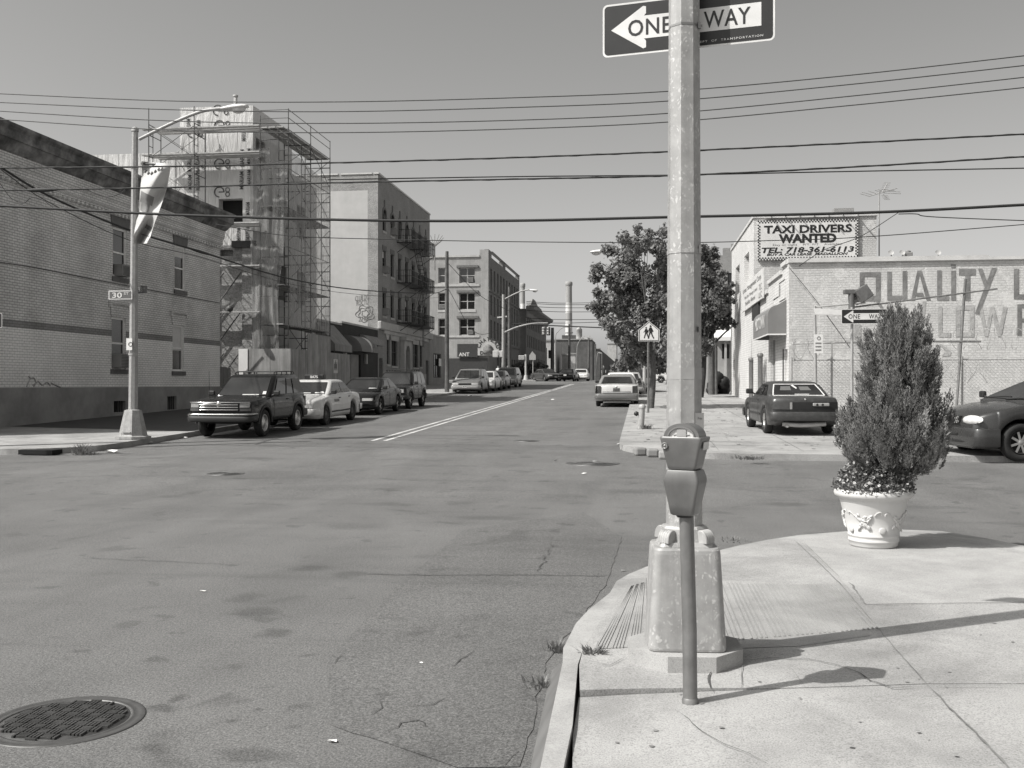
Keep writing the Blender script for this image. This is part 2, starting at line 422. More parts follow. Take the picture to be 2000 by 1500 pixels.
def make_wrap():
    m = NT('house_wrap'); f = m.noise(1.0, 4, .6, vec=m.scaled(3.2, 3.2, .45), dist=1.2); g = m.noise(1.5, 3, .5)
    m.base(m.ramp(g, [(.3, .47), (.7, .53)])); m.rough(.5); m.bump(f, .9, .11); return m.m
M['wrap'] = make_wrap()
M['wrapink'] = plain('wrap_print', .07, .7, .15, 3)
M['net'] = make_sheet('debris_net', .30, .5)
M['stucco'] = plain('cream_stucco', .47, .9, .06, 1.2, bump=.5, bscale=18, bdist=.01, grime=.06, streak=.02)
M['stucco2'] = plain('grey_stucco', .33, .9, .08, 1.5, bump=.5, bscale=20, bdist=.01, grime=.15, streak=.12)
M['coping'] = plain('pale_coping', .5, .7, .15, 2)
M['stone'] = plain('limestone_trim', .42, .8, .1, 3, grime=.15)
M['brownstone'] = plain('brown_stone_sill', .13, .85, .15, 4)
M['cornice'] = plain('tin_cornice', .19, .75, .7, 2.2, grime=.6, bump=.5, bscale=5, bdist=.04)
M['basepaint'] = plain('dark_base_paint', .30, .85, .12, 1.5, grime=.25, bump=.3, bscale=25, bdist=.008)
M['brickL'] = brick('pale_house_brick', .88, .83, .54, bw=.24, bh=.082, mortar=.011, var=.18, grime=.12)
M['brickLt'] = brick('house_brick_upper', .76, .68, .38, bw=.24, bh=.082, mortar=.013, var=.18, grime=.25)
M['brickband'] = brick('dark_band_brick', .29, .26, .16, bw=.24, bh=.082, mortar=.010, var=.15)
M['bricktan'] = brick('apartment_brick', .30, .25, .24, var=.2, grime=.15)
M['brickrough'] = brick('rough_common_brick', .38, .26, .34, var=.5, grime=.4, bump=.9)
M['brickparapet'] = brick('parapet_brick', .44, .34, .3, var=.4, grime=.3, bump=.8)
M['brickwhite'] = brick('whitewashed_brick', .56, .52, .47, bw=.24, bh=.085, mortar=.009, var=.22, grime=.16, bump=.9, patch=.85)
M['brickface'] = brick('pale_facade_brick', .60, .54, .42, bw=.24, bh=.11, mortar=.011, var=.12, grime=.08, bump=.5)
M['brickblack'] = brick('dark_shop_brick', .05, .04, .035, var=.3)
M['brickchat'] = brick('brown_corner_brick', .22, .19, .17, var=.2, grime=.15)
M['brickbandlt'] = plain('faded_scrawl', .36, .9, .2, 4)
M['muralink'] = plain('faded_sign_paint', .20, .9, .25, 5, bump=.7, bscale=14, bdist=.02, grime=.3)
M['muralfade'] = plain('ghost_sign_paint', .36, .9, .25, 5, bump=.7, bscale=14, bdist=.02, grime=.25)
M['awning'] = plain('awning_canvas', .16, .8, .08, 3)
M['awning2'] = plain('grey_awning_canvas', .24, .8, .12, 3, streak=.2)
M['foil'] = plain('metal_shutter', .28, .5, .1, 3, metal=.3, streak=.2)
M['pot'] = plain('cast_resin_pot', .54, .6, .05, 4, grime=.06)
M['leaf'] = make_leaf('maple_leaf', .17, .6, .35, 1.6)
M['leaf2'] = make_leaf('dark_leaf', .10, .55, .3, 1.4)
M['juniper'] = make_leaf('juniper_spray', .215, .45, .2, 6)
M['juniper_dark'] = make_leaf('juniper_dark_spray', .13, .5, .15, 6)
M['darkpave'] = plain('dark_tarred_pavement', .055, .9, .25, 2.5, bump=.4, bscale=50, bdist=.004)
M['bedding'] = make_leaf('bedding_leaf', .09, .5, .2, 20)
M['petal'] = make_leaf('pale_petal', .6, .1, .3, 20)
M['grass'] = make_leaf('weed_blade', .16, .5, .25, 20)
M['bark'] = plain('tree_bark', .10, .9, .35, 8, bump=.8, bscale=25, bdist=.02)
M['bark2'] = plain('dark_tree_bark', .03, .9, .35, 8, bump=.8, bscale=25, bdist=.02)
M['paper'] = plain('litter_paper', .8, .7, .05, 8)
M['notice'] = plain('paper_notice', .55, .7, .06, 8)
M['tape'] = plain('dull_tape', .30, .6, .15, 8)
M['iron'] = plain('cast_iron', .075, .5, .35, 9, metal=.4, bump=.4, bscale=60, bdist=.003)
M['ironrim'] = plain('worn_iron_ring', .11, .5, .2, 12, metal=.5, bump=.3, bscale=80, bdist=.002)
M['crack'] = plain('crack_dirt', .07, .95, .4, 12)
M['joint'] = plain('joint_dirt', .17, .95, .35, 5)
M['gum'] = plain('gum_spot', .22, .9, .3, 14)
M['patch'] = make_concrete('dark_patch', .095)
M['banner'] = plain('pale_banner_cloth', .52, .7, .12, 1.6, grime=.25)
M['bannerink'] = plain('banner_print', .17, .7, .2, 3)
M['far'] = plain('far_pale_render', .42, .9, .12, .3, grime=.2)
M['farmid'] = plain('far_mid_wall', .26, .9, .15, .3, grime=.2)
M['fardark'] = plain('far_dark_brick', .10, .9, .2, .4, grime=.3)
M['stack'] = plain('chimney_white_band', .56, .8, .06, .1)
M['stackdark'] = plain('chimney_grey_band', .28, .8, .08, .1)
M['tarpaper'] = plain('roof_felt', .10, .9, .2, 1)
M['cardark'] = paint('dark_car_paint', .006, .12, coat=.12, dust=.003, spec=.3)
M['carblack'] = paint('black_car_paint', .005, .12, coat=.15, dust=.003, spec=.35)
M['carwhite'] = paint('white_car_paint', .62, .25)
M['carpale'] = paint('pale_car_paint', .52, .26, dust=.05)
M['carsilver'] = paint('silver_car_paint', .30, .25)
M['cargrey'] = paint('grey_car_paint', .13, .28)
M['carmid'] = paint('faded_car_paint', .032, .38, coat=.35, dust=.12)
M['cartan'] = paint('cadet_tan_paint', .20, .26, dust=.06)
M['cargreen'] = paint('deep_green_paint', .010, .14, coat=.15, dust=.004, spec=.35)
M['carvan'] = paint('graphite_car_paint', .032, .2, coat=.4, dust=.006)
M['vinyl'] = plain('vinyl_roof', .16, .7, .15, 6)
M['seat'] = plain('car_interior', .06, .8, .3, 4)
M['skin'] = plain('skin', .35, .6, .1, 8)
M['shirtwhite'] = plain('white_shirt', .7, .8, .08, 8)
M['cloth'] = plain('dark_cloth', .04, .85, .2, 8)
# ================================================================ ground, roads, pavements
def sheet(name, xs, ys, off, mat):
    mb = MB()
    vs = [(x, y, rise(y) + off) for y in ys for x in xs]; nx = len(xs)
    mb.add(vs, [(j * nx + i, j * nx + i + 1, (j + 1) * nx + i + 1, (j + 1) * nx + i) for j in range(len(ys) - 1) for i in range(nx - 1)])
    return struct(mb.build(name, mat))
sheet('ground', [-1500, -200, -60, 60, 200, 1500], [-300, 14, 110, 140, 200, 2500], -.06, M['earth'])
sheet('road', [-90, -40, 0, 40, 90], [-30, 14, 110, 140, 420], 0, M['asphalt'])

def poly(mb, pts, zfun, mi=0, skirt=.3):
    """horizontal outline raised to zfun(x, y), with sides down into the ground"""
    top = [(p[0], p[1], zfun(p[0], p[1])) for p in pts]; k = len(top)
    bot = [(p[0], p[1], p[2] - skirt) for p in top]
    a = sum(top[i][0] * top[(i + 1) % k][1] - top[(i + 1) % k][0] * top[i][1] for i in range(k))
    o = list(range(k)) if a > 0 else list(range(k))[::-1]
    mb.add(top + bot, [tuple(o)] + [((o[i]), k + o[i], k + o[(i + 1) % k], o[(i + 1) % k]) for i in range(k)], mi)

def ribbon(mb, pts, wd, mi=0, jit=0.0, lift=.004, step=.05, zf=None, taper=True):
    pts = [Vector(p) for p in pts]; fine = []
    for a, b in zip(pts, pts[1:]):
        n = max(1, int((b - a).length / step))
        fine += [a.lerp(b, i / n) for i in range(n)]
    fine.append(pts[-1]); L = []; R = []; m = len(fine); ph = random.random() * 50
    for i, p in enumerate(fine):
        d = fine[min(i + 1, m - 1)] - fine[max(i - 1, 0)]; d.z = 0; d.normalize(); s = Vector((d.y, -d.x, 0))
        q = p + s * jit * (noise.noise(Vector((i * .35 + ph, 0, 0))) + .6 * noise.noise(Vector((i * 1.1 + ph, 3, 0))))
        ww = wd * (.6 + .8 * abs(noise.noise(Vector((i * .5 + ph, 9, 0))))) / 2 if jit else wd / 2
        if taper: ww *= min(1, .25 + min(i, m - 1 - i) * .25)
        zz = Vector((0, 0, lift))
        L.append(q + s * ww + zz); R.append(q - s * ww + zz)
    mb.add(L + R, [(i, m + i, m + i + 1, i + 1) for i in range(m - 1)], mi)

KH = .13                                     # kerb height
# --- near corner, read off the photograph on the plane of the pavement
outer_px = [(1055, 1500), (1098.8, 1294), (1100, 1266), (1125, 1217), (1149.5, 1190.8), (1191.5, 1157.5), (1204, 1135), (1228, 1121), (1261.5, 1107),
            (1330, 1090), (1395, 1077), (1440, 1066), (1500, 1054), (1560, 1045), (1660, 1037), (1750, 1034), (1839, 1037), (1930, 1052), (2000, 1066), (2120, 1098)]
inner_px = [(1100.5, 1500), (1118, 1416), (1128.5, 1297.5), (1138, 1270), (1156, 1241), (1174, 1210), (1200, 1178), (1223, 1153), (1262, 1122),
            (1330, 1103), (1396, 1087), (1444, 1075), (1502, 1062), (1562, 1053), (1660, 1045), (1750, 1042), (1834, 1045), (1922, 1060), (1988, 1075), (2100, 1108)]
O = [grd(x, y, KH) for x, y in outer_px]; I = [grd(x, y, KH) for x, y in inner_px]
O.insert(0, O[0] + (O[0] - O[1]) * 3.2); I.insert(0, I[0] + (O[1] - O[2]) * 3.2)
for L_ in (O, I): L_.append(Vector((9.5, L_[-1].y - .3, KH)))
FB = [None, grd(1024, 1500, 0), grd(1071, 1297, 0)]; FB[0] = FB[1] + (FB[1] - FB[2]) * 3.2
mb = MB()
low = lambda i: .035 if 9 <= i <= 14 else 0                     # the dropped kerb of the ramp
for i in range(len(O) - 1):
    a, b, c, d = O[i], O[i + 1], I[i + 1], I[i]
    za, zb = KH, KH
    top = [Vector((p.x, p.y, KH)) for p in (a, b, c, d)]; bot = [p - Vector((0, 0, .3)) for p in top]
    out = ((a - d).normalized() + (b - c).normalized()) * .012
    bot[0] += out; bot[1] += out
    mi = 1 if i < 2 else 0
    if i < 2:
        for q_, s_ in ((0, i), (1, i + 1)): bot[q_] = Vector((FB[s_].x, FB[s_].y, -.05))
    mb.add(top, [(0, 3, 2, 1)], 0); mb.add([top[0], top[1], bot[1], bot[0]], [(0, 1, 2, 3)], mi)
    mb.add([top[3], top[2], bot[2], bot[3]], [(3, 2, 1, 0)], 0)
mb.add([O[0], I[0], I[0] - Vector((0, 0, .3)), O[0] - Vector((0, 0, .3))], [(0, 1, 2, 3)], 0)
struct(mb.build('kerb', [M['kerb'], M['steel_kerb']]))
gap = [.035, .035, .04, .03, .02, .012, .014, .022, .03, .016] + [.012] * 20      # the open joint behind the kerb
G = []
for i, p in enumerate(I):
    q = O[i] - p; q.z = 0; G.append(p - q.normalized() * gap[i])
e = [grd(x, y, .118) for x, y in ((1133, 1354), (1240, 1351), (1345, 1350), (1450, 1349.5), (1560, 1349), (1690, 1345), (1815, 1341), (2000, 1341))]
E = [Vector((p.x, p.y, 0)) for p in e]; E.append(Vector((9.5, E[-1].y, 0)))
zn = lambda x, y: .098 + .034 * min(1, max(0, (x + .35) / 1.15))
mb = MB(); near_pts = [G[0], G[1], G[2].lerp(G[1], .12)]
eb = E[0]; near_pts = [G[0], G[1], G[1].lerp(G[3], .8)]
poly(mb, [(p.x, p.y) for p in (G[0], G[1], G[2])] + [(E[0].x - .005, E[0].y - .004)] + [(p.x, p.y - .006) for p in E] + [(9.5, -4), (G[0].x, -4)], zn)
struct(mb.build('near_pavement', M['walk']))
mb = MB()
poly(mb, [(p.x, p.y) for p in E] + [(p.x, p.y) for p in G[:2:-1]], lambda x, y: .134)
struct(mb.build('corner_pavement', M['walk']))
# --- scored ramp panels
mb = MB(); rp = [grd(x, y, .136) for x, y in ((1395, 1141), (1648, 1141), (1700, 1241), (1560, 1262), (1398, 1268))]; mb.add([(p.x, p.y, .137) for p in rp], [(0, 1, 2, 3, 4)]); rp = [grd(x, y, .136) for x, y in ((1165, 1268), (1232, 1130), (1262, 1128), (1262, 1262))]; mb.add([(p.x, p.y, .137) for p in rp], [(0, 1, 2, 3)]); struct(mb.build('ramp_panel', M['ribbed']))
mb = MB()
for g in range(8):
    for k in range(4):
        x = .36 + g * .142 + k * .030; y0 = 5.92 + .45 * max(0, x - .35); y1 = 7.75
        mb.box(x, x + .013, y0, y1, .130, .1425)
for g in range(3):
    for k in range(4):
        t = g * .36 + k * .075
        a = grd(1163 + 88 * t, 1268 - 3 * t, .134); b = grd(1233 + 26 * t, 1146 - 8 * t, .134)
        mb.beam((a.x, a.y, .1365), (b.x, b.y, .1365), .012, .010)
struct(mb.build('ramp_ridges', M['ribbed']))
M['slab'] = make_concrete('newer_slab_concrete', .355, stain=.22, speck=.26, bump=.35, fscale=115)
mb = MB(); rp = [grd(x, y, .136) for x, y in ((1660, 1150), (1692, 1180), (2040, 1175), (2040, 1094), (1980, 1080), (1918, 1066), (1832, 1051), (1750, 1047), (1662, 1050), (1566, 1058))]; mb.add([(p.x, p.y, .1365) for p in rp], [tuple(range(10))]); struct(mb.build('newer_slab', M['slab']))
# --- cracks, joints, stains of the near pavement
mb = MB()
W = lambda pts, off=.1375: [grd(x, y, off) for x, y in pts]
ribbon(mb, W([(1552, 1056), (1598, 1098), (1645, 1145), (1678, 1184), (1740, 1258), (1814, 1341)]), .010, 1, .006)
ribbon(mb, W([(1570, 1060), (1640, 1128)]), .006, 1, .003)
ribbon(mb, W([(1814, 1341), (1870, 1398), (1928, 1455), (1990, 1520)], .133), .014, 1, .008)
ribbon(mb, W([(1660, 1138), (1690, 1180)], .136), .02, 1, .02)
ribbon(mb, W([(1690, 1183), (1840, 1179), (2000, 1177)]), .006, 1, .002)
ribbon(mb, W([(1815, 1341), (2000, 1340.5)]), .006, 1, .002)
ribbon(mb, W([(1448, 1291), (1500, 1286), (1580, 1288), (1630, 1298), (1680, 1315), (1700, 1330), (1745, 1344), (1815, 1342)]), .008, 0, .02)
ribbon(mb, W([(1389, 1310), (1384, 1322), (1388, 1348)]), .016, 0, .012)
ribbon(mb, W([(1450, 1291), (1449, 1325), (1447, 1346)]), .005, 1, .008)
ribbon(mb, W([(1320, 1386), (1345, 1405), (1368, 1430), (1420, 1455), (1460, 1472), (1500, 1494)], .118), .005, 0, .016)
ribbon(mb, W([(1540, 1300), (1575, 1345)]), .003, 1, .006)
for _ in range(3):
    a = W([(1150 + 60 * _, 1292 - 14 * _), (1190 + 40 * _, 1300 - 20 * _), (1222 + 30 * _, 1284 - 22 * _)]); ribbon(mb, a, .008, 0, .02)
struct(mb.build('pavement_cracks', [M['crack'], M['joint']]))
mb = MB()
rs = random.Random(3)
for _ in range(46):
    px, py = rs.uniform(1180, 2000), rs.uniform(1090, 1500)
    if py < 1348 and px < 1400 + (1348 - py): continue
    p = grd(px, py, .12); z = zn(p.x, p.y) if p.y < E[2].y else .134
    r = rs.uniform(.005, .018) * rs.uniform(.7, 1); a0 = rs.random() * 6
    mb.add([(p.x + r * cos(a0 + k * pi / 4.5) * rs.uniform(.7, 1.25), p.y + r * rs.uniform(.6, 1.2) * sin(a0 + k * pi / 4.5), z + .004) for k in range(9)], [tuple(range(9))])
struct(mb.build('gum_spots', M['gum']), 'stuff')

# --- far right and far left pavements
def arc(cx, cy, r, a0, a1, n=8): return [(cx + r * cos(radians(a0 + (a1 - a0) * i / n)), cy + r * sin(radians(a0 + (a1 - a0) * i / n))) for i in range(n + 1)]
zf = lambda x, y: rise(y) + KH * (1 if x < 1.2 else max(.12, 1 - (x - 1.2) / 1.5))
mb = MB()
poly(mb, [(-.5, 23.4)] + arc(2.4, 23.3, 2.9, 180, 270, 10)[1:] + [(3.2, 20.42), (60, 20.45), (60, 112), (-.5, 112)], lambda x, y: rise(min(y, 110)) + .02 * max(0, y - 110) * .5 + (KH if x < 1 or x > 40 or y > 60 else .05))
# build it as three planar pieces instead of one warped one
mb = MB()
poly(mb, [(-.5, 23.4)] + arc(2.2, 23.1, 2.7, 180, 270, 10)[1:] + [(2.2, 110), (-.5, 110)], lambda x, y: rise(y) + KH)
poly(mb, [(2.203, 20.4), (60, 20.5), (60, 110), (2.203, 110)], lambda x, y: rise(y) + KH - (.085 if (y < 21 and x > 4) else 0))
struct(mb.build('far_pavement', M['walk_far']))
mb = MB()
poly(mb, arc(-13.6, 21.6, 1.6, 0, -90, 8) + [(-90, 20), (-90, 95), (-12, 95)], lambda x, y: rise(y) + KH)
poly(mb, [(-12, 114), (-90, 114), (-90, 140), (-12, 140)], lambda x, y: rise(y) + KH)
poly(mb, [(60, 114), (-.5, 114), (-.5, 140), (60, 140)], lambda x, y: rise(y) + KH)
struct(mb.build('far_pavement', M['walk_far']))
mb = MB()
def line(x0, y0, x1, y1, wd=.03, jit=.01, off=KH):
    n = 8; pts = [(x0 + (x1 - x0) * i / n, y0 + (y1 - y0) * i / n) for i in range(n + 1)]
    ribbon(mb, [(a, b, rise(b) + off) for a, b in pts], wd, 0, jit, step=.3)
for y in range(24, 60, 2): line(-.4, y, 5.0, y + .05)
for x in (1.6, 3.3): line(x, 21, x, 58)
for y in range(48, 60, 2): line(-16.2, y, -12.1, y)
line(-30, 21.8, -13, 21.8); line(-15.2, 20.2, -15.2, 26)
line(6, 23, 9, 33, .04, .08); line(9, 21, 16, 33, .03, .05)
struct(mb.build('pavement_joints', M['joint']))

mb = MB(); dp = [(-18.44, 27.3), (-12.2, 25.75), (-12.2, 45.6), (-18.44, 45.6)]; mb.add([(x, y, rise(y) + KH + .005) for x, y in dp], [(0, 1, 2, 3)]); struct(mb.build('tarred_pavement', M['darkpave']))
# --- carriageway: painted centre line, patches, tar lines
mb = MB()
for x in (-6.62, -6.38):
    n0 = grd(727 if x < -6.5 else 752, 861, 0); ys = [n0.y + (96 - n0.y) * i / 60 for i in range(61)]; xx = lambda q: n0.x + (x - n0.x) * (q - n0.y) / (96 - n0.y)
    for a, b in zip(ys, ys[1:]):
        wv = .055
        mb.quad((xx(a) - wv, a, rise(a) + .004), (xx(a) + wv, a, rise(a) + .004), (xx(b) + wv, b, rise(b) + .004), (xx(b) - wv, b, rise(b) + .004))
struct(mb.build('road_marking', M['roadpaint']))
mb = MB()
def flat(px, off=.004, mi=0, bumpy=.03):
    P = [grd(x, y, 0) for x, y in px]; out = []
    for a, b in zip(P, P[1:] + P[:1]):
        n = max(2, int((b - a).length / .12))
        for i in range(n):
            q = a.lerp(b, i / n); out.append((q.x + bumpy * noise.noise(q * 5), q.y + bumpy * noise.noise(q * 5 + Vector((7, 0, 0))), rise(q.y) + off))
    mb.add(out, [tuple(range(len(out)))], mi)
M['asphalt_patch'] = M['asphalt'].copy(); M['asphalt_patch'].name = 'asphalt_trench'
for nd in M['asphalt_patch'].node_tree.nodes:
    if nd.type == 'VALTORGB' and abs(nd.color_ramp.elements[0].color[0] - .096) < 1e-4:
        for el, c in zip(nd.color_ramp.elements, (.089, .109, .125)): el.color = (c, c, c, 1)
flat([(905, 1036), (770, 1150), (640, 1290), (650, 1420), (900, 1500), (1015, 1500), (1068, 1297), (1180, 1150), (1215, 1050), (1140, 1000)])
struct(mb.build('road_patch', M['asphalt_patch']))
mb = MB()
R = lambda pts: [grd(x, y, 0) for x, y in pts]
ribbon(mb, R([(690, 1121), (840, 1125), (1000, 1124), (1200, 1127)]), .02, 0, .02, lift=.009)
ribbon(mb, R([(1078, 1060), (1068, 1085), (1050, 1120)]), .014, 0, .05, lift=.009)
ribbon(mb, R([(800, 1380), (845, 1378), (870, 1366)]), .014, 0, .04, lift=.009)
ribbon(mb, R([(720, 1400), (745, 1385), (740, 1370)]), .012, 0, .05, lift=.009)
ribbon(mb, R([(765, 1432), (785, 1415), (815, 1408), (835, 1420)]), .02, 0, .05, lift=.009)
ribbon(mb, R([(880, 1305), (910, 1285), (925, 1270)]), .010, 0, .03, lift=.009)
ribbon(mb, R([(985, 1498), (1005, 1480), (1015, 1470)]), .012, 0, .04, lift=.009)
ribbon(mb, R([(652, 1300), (668, 1280)]), .012, 0, .04, lift=.009)
ribbon(mb, R([(150, 1090), (300, 1096), (460, 1104)]), .012, 0, .04, lift=.006)
ribbon(mb, R([(640, 858), (800, 854), (1020, 862)]), .02, 0, .04, lift=.006, step=.2)  # one thin dark line across the street
ribbon(mb, R([(0, 905), (200, 900), (420, 888)]), .03, 0, .05, lift=.006, step=.2)
ribbon(mb, R([(560, 848), (700, 824), (830, 798)]), .05, 0, .05, lift=.006, step=.2)
struct(mb.build('road_cracks_and_lines', M['crack']))

mb = MB(); rs = random.Random(12)
for _ in range(260):
    x, y = rs.uniform(-.4, 5), rs.uniform(21.5, 44); z = rise(y) + KH + .006; r = rs.uniform(.02, .07); a0 = rs.random() * 6
    if y < 23 and x < .6: continue
    mb.add([(x + r * cos(a0 + k * 1.257) * rs.uniform(.6, 1.2), y + r * sin(a0 + k * 1.257), z + rs.uniform(0, .015)) for k in range(5)], [tuple(range(5))])
struct(mb.build('fallen_leaves', M['gum']), 'stuff')
# --- manhole covers
def manhole(px, py, rad, label, off=0.0, fine=False):
    c = grd(px, py, 0); c.z = rise(c.y); t = thing('manhole_cover', label, 'manhole cover', c, 'cast iron covers in the roadway')
    n = 48; k = .005
    ring = MB(); ring.lathe([(rad * .995, -.02), (rad, k * .6), (rad * .985, k), (rad * .93, k), (rad * .915, k * .5), (rad * .86, k * .5), (rad * .85, k * .9), (rad * .82, k * .9), (rad * .815, -.01)], n)
    ring.build('frame_ring', M['ironrim'], t, True)
    lid = MB(); lid.lathe([(rad * .815, -.006), (rad * .80, .002), (0.0001, .002)], n)
    s = rad / 6.2; rr = rad * .78
    if fine:
        for i in range(-6, 7):
            for j in range(-6, 7):
                cx, cy = i * s, j * s
                for q in (-1, 0, 1):
                    for sg in (-.24, .24):
                        if (i + j) % 2: x0, x1, y0, y1 = cx - s * .44, cx + s * .44, cy + q * s * .3 - s * .09, cy + q * s * .3 + s * .09
                        else: x0, x1, y0, y1 = cx + q * s * .3 - s * .09, cx + q * s * .3 + s * .09, cy - s * .44, cy + s * .44
                    if max(abs(x0), abs(x1)) ** 2 + max(abs(y0), abs(y1)) ** 2 < rr * rr: lid.box(x0, x1, y0, y1, .001, .013)
    else:
        for q in range(1, 5): lid.lathe([(rr * q / 5 - .012, .002), (rr * q / 5 - .01, .008), (rr * q / 5 + .01, .008), (rr * q / 5 + .012, .002)], 32)
    lid.build('lid', M['iron'], t, True)
    return t
manhole(128, 1407, .372, 'big round iron manhole cover with basket pattern, nearest the camera', fine=True)
manhole(441, 925, .33, 'dark manhole cover in the left lane of the crossing, beyond the patterned one')
manhole(1029, 861, .33, 'pale worn manhole cover in the avenue past the crossing, near the double line')
manhole(1158, 905, .52, 'wide dark manhole cover in the crossing with litter on it')
# ================================================================ near corner: lamp post, meter, planter
PX, PY = .236, 5.60                     # lamp post axis
cdir = atan2(PY, PX)                    # bearing from the camera
def oct_ring(r_flat, z, rot, cx=PX, cy=PY):
    R_ = r_flat / cos(pi / 8)
    return [Vector((cx + R_ * cos(rot + pi / 8 + k * pi / 4), cy + R_ * sin(rot + pi / 8 + k * pi / 4), z)) for k in range(8)]
post = thing('street_lamp_post', 'flaking silver octagonal lamp post on a tapered box base, nearest the camera', 'lamp post', (PX, PY, .134))
face = cdir + pi + radians(12)          # the broad flat looks a little to the right of the camera
mb = MB()
for (z0, r0, z1, r1) in ((.86, .0935, 5.2, .0715),):
    n = 10
    for i in range(n):
        za, zb = z0 + (z1 - z0) * i / n, z0 + (z1 - z0) * (i + 1) / n; ra, rb = r0 + (r1 - r0) * i / n, r0 + (r1 - r0) * (i + 1) / n
        mb.add(oct_ring(ra, za, face) + oct_ring(rb, zb, face), [(k, (k + 1) % 8, 8 + (k + 1) % 8, 8 + k) for k in range(8)])
mb.build('shaft', M['galv'], post)
def rrect(hx, hy, r, z, rot, n=5):
    o = []
    for sx, sy, a0 in ((1, 1, 0), (-1, 1, 90), (-1, -1, 180), (1, -1, 270)):
        for i in range(n + 1):
            a = radians(a0 + 90 * i / n); x = sx * (hx - r) + r * cos(a); y = sy * (hy - r) + r * sin(a)
            o.append(Vector((PX + x * cos(rot) - y * sin(rot), PY + x * sin(rot) + y * cos(rot), z)))
    return o
rb = radians(4)
prof = [(.205, .05, .222), (.207, .05, .235), (.205, .05, .28), (.192, .047, .52), (.180, .045, .735), (.177, .045, .755), (.170, .045, .766), (.11, .04, .768)]
mb = MB(); rings = [rrect(h, h, r, z, rb) for h, r, z in prof]; K = len(rings[0])
for a, b in zip(rings, rings[1:]): mb.add(a + b, [(k, (k + 1) % K, K + (k + 1) % K, K + k) for k in range(K)], 0, True)
mb.build('transformer_base', M['galv'], post)
mb = MB(); a = rrect(.145, .145, .03, .768, rb); b = rrect(.135, .135, .03, .792, rb); mb.add(a + b, [(k, (k + 1) % K, K + (k + 1) % K, K + k) for k in range(K)] + [tuple(range(K, 2 * K))])
mb.lathe([(.135, .79), (.128, .86), (.118, .872), (.09, .874)], 8, (PX, PY, 0), smooth=False, a0=face + pi / 8)
mb.build('shoe_plate', M['galv2'], post)
for sx, sy in ((-1, -1), (1, -1), (-1, 1), (1, 1)):          # ribbed covers over the anchor bolts
    mb = MB(); c = Vector((sx * .098, sy * .098, 0)); c.rotate(Matrix.Rotation(rb, 3, 'Z')); ax = Matrix.Rotation(rb + atan2(sy, sx), 4, 'Z')
    Mx = Matrix.Translation((PX + c.x, PY + c.y, .79)) @ ax
    def f(u, v):
        a = pi * v; r = .044 + .004 * abs(sin(u * pi * 5)); l = (u - .5) * .075
        return Mx @ Vector((r * cos(a) * .95, l, r * 1.45 * sin(a) ** .8))
    mb.grid(f, 30, 10)
    for e in (0, 1): mb.add([f(e, j / 10) for j in range(11)], [tuple(range(11)) if e == 0 else tuple(range(11))[::-1]])
    mb.build('bolt_cover', M['galv2'], post)
mb = MB()
ring0 = [(PX + .325 * cos(pi / 8 + k * pi / 4 + .09) * (1.0 if k % 2 else 1.03), PY + .315 * sin(pi / 8 + k * pi / 4 + .09)) for k in range(8)]
poly(mb, ring0, lambda x, y: .218, 0, .12)
mb.build('concrete_pad', M['apron'], post)
def band(z, h, mat, grow=.002, name='band'):
    mb = MB(); r = .0935 + (.0715 - .0935) * (z - .86) / 4.34
    a = oct_ring(r + grow, z, face); b = oct_ring(r + grow, z + h, face)
    mb.add(a + b + oct_ring(r, z, face) + oct_ring(r, z + h, face), [(k, (k + 1) % 8, 8 + (k + 1) % 8, 8 + k) for k in range(8)] + [(k, 16 + k, 16 + (k + 1) % 8, (k + 1) % 8) for k in range(8)] + [(8 + k, 8 + (k + 1) % 8, 24 + (k + 1) % 8, 24 + k) for k in range(8)])
    return mb
zz = lambda py: EYE + (750 - py) / F * (PY - .08) / 1.0
mb = band(zz(57), .012, None); 
bk = oct_ring(.088, zz(57) + .006, face)[0]
rgt = Vector((cos(cdir - pi / 2), sin(cdir - pi / 2), 0)); fwd = Vector((cos(cdir), sin(cdir), 0))
q = Vector((PX, PY, zz(57))) + rgt * .083 - fwd * .03
mb.beam(q + Vector((0, 0, -.012)), q + Vector((0, 0, .022)), .016, .022); mb.tube([q + Vector((0, 0, .004)), q + rgt * .016 + Vector((0, 0, .004))], .006, 6)
mb.build('strap_clamp', M['steel'], post)
mb = band(zz(497), .024, None, .003); q = Vector((PX, PY, zz(492))) + rgt * .086 - fwd * .03
mb.beam(q + Vector((0, 0, -.012)), q + Vector((0, 0, .03)), .014, .03); mb.build('strap_clamp', M['galv2'], post)
band(zz(741), .062, None, .0012).build('tape_band', M['tape'], post)
mb = MB(); q = Vector((PX, PY, zz(650))) + rgt * .078 - fwd * .05
mb.beam(q, q + Vector((0, 0, .03)), .035, .003, up=rgt); mb.build('dark_sticker', M['charcoal'], post)

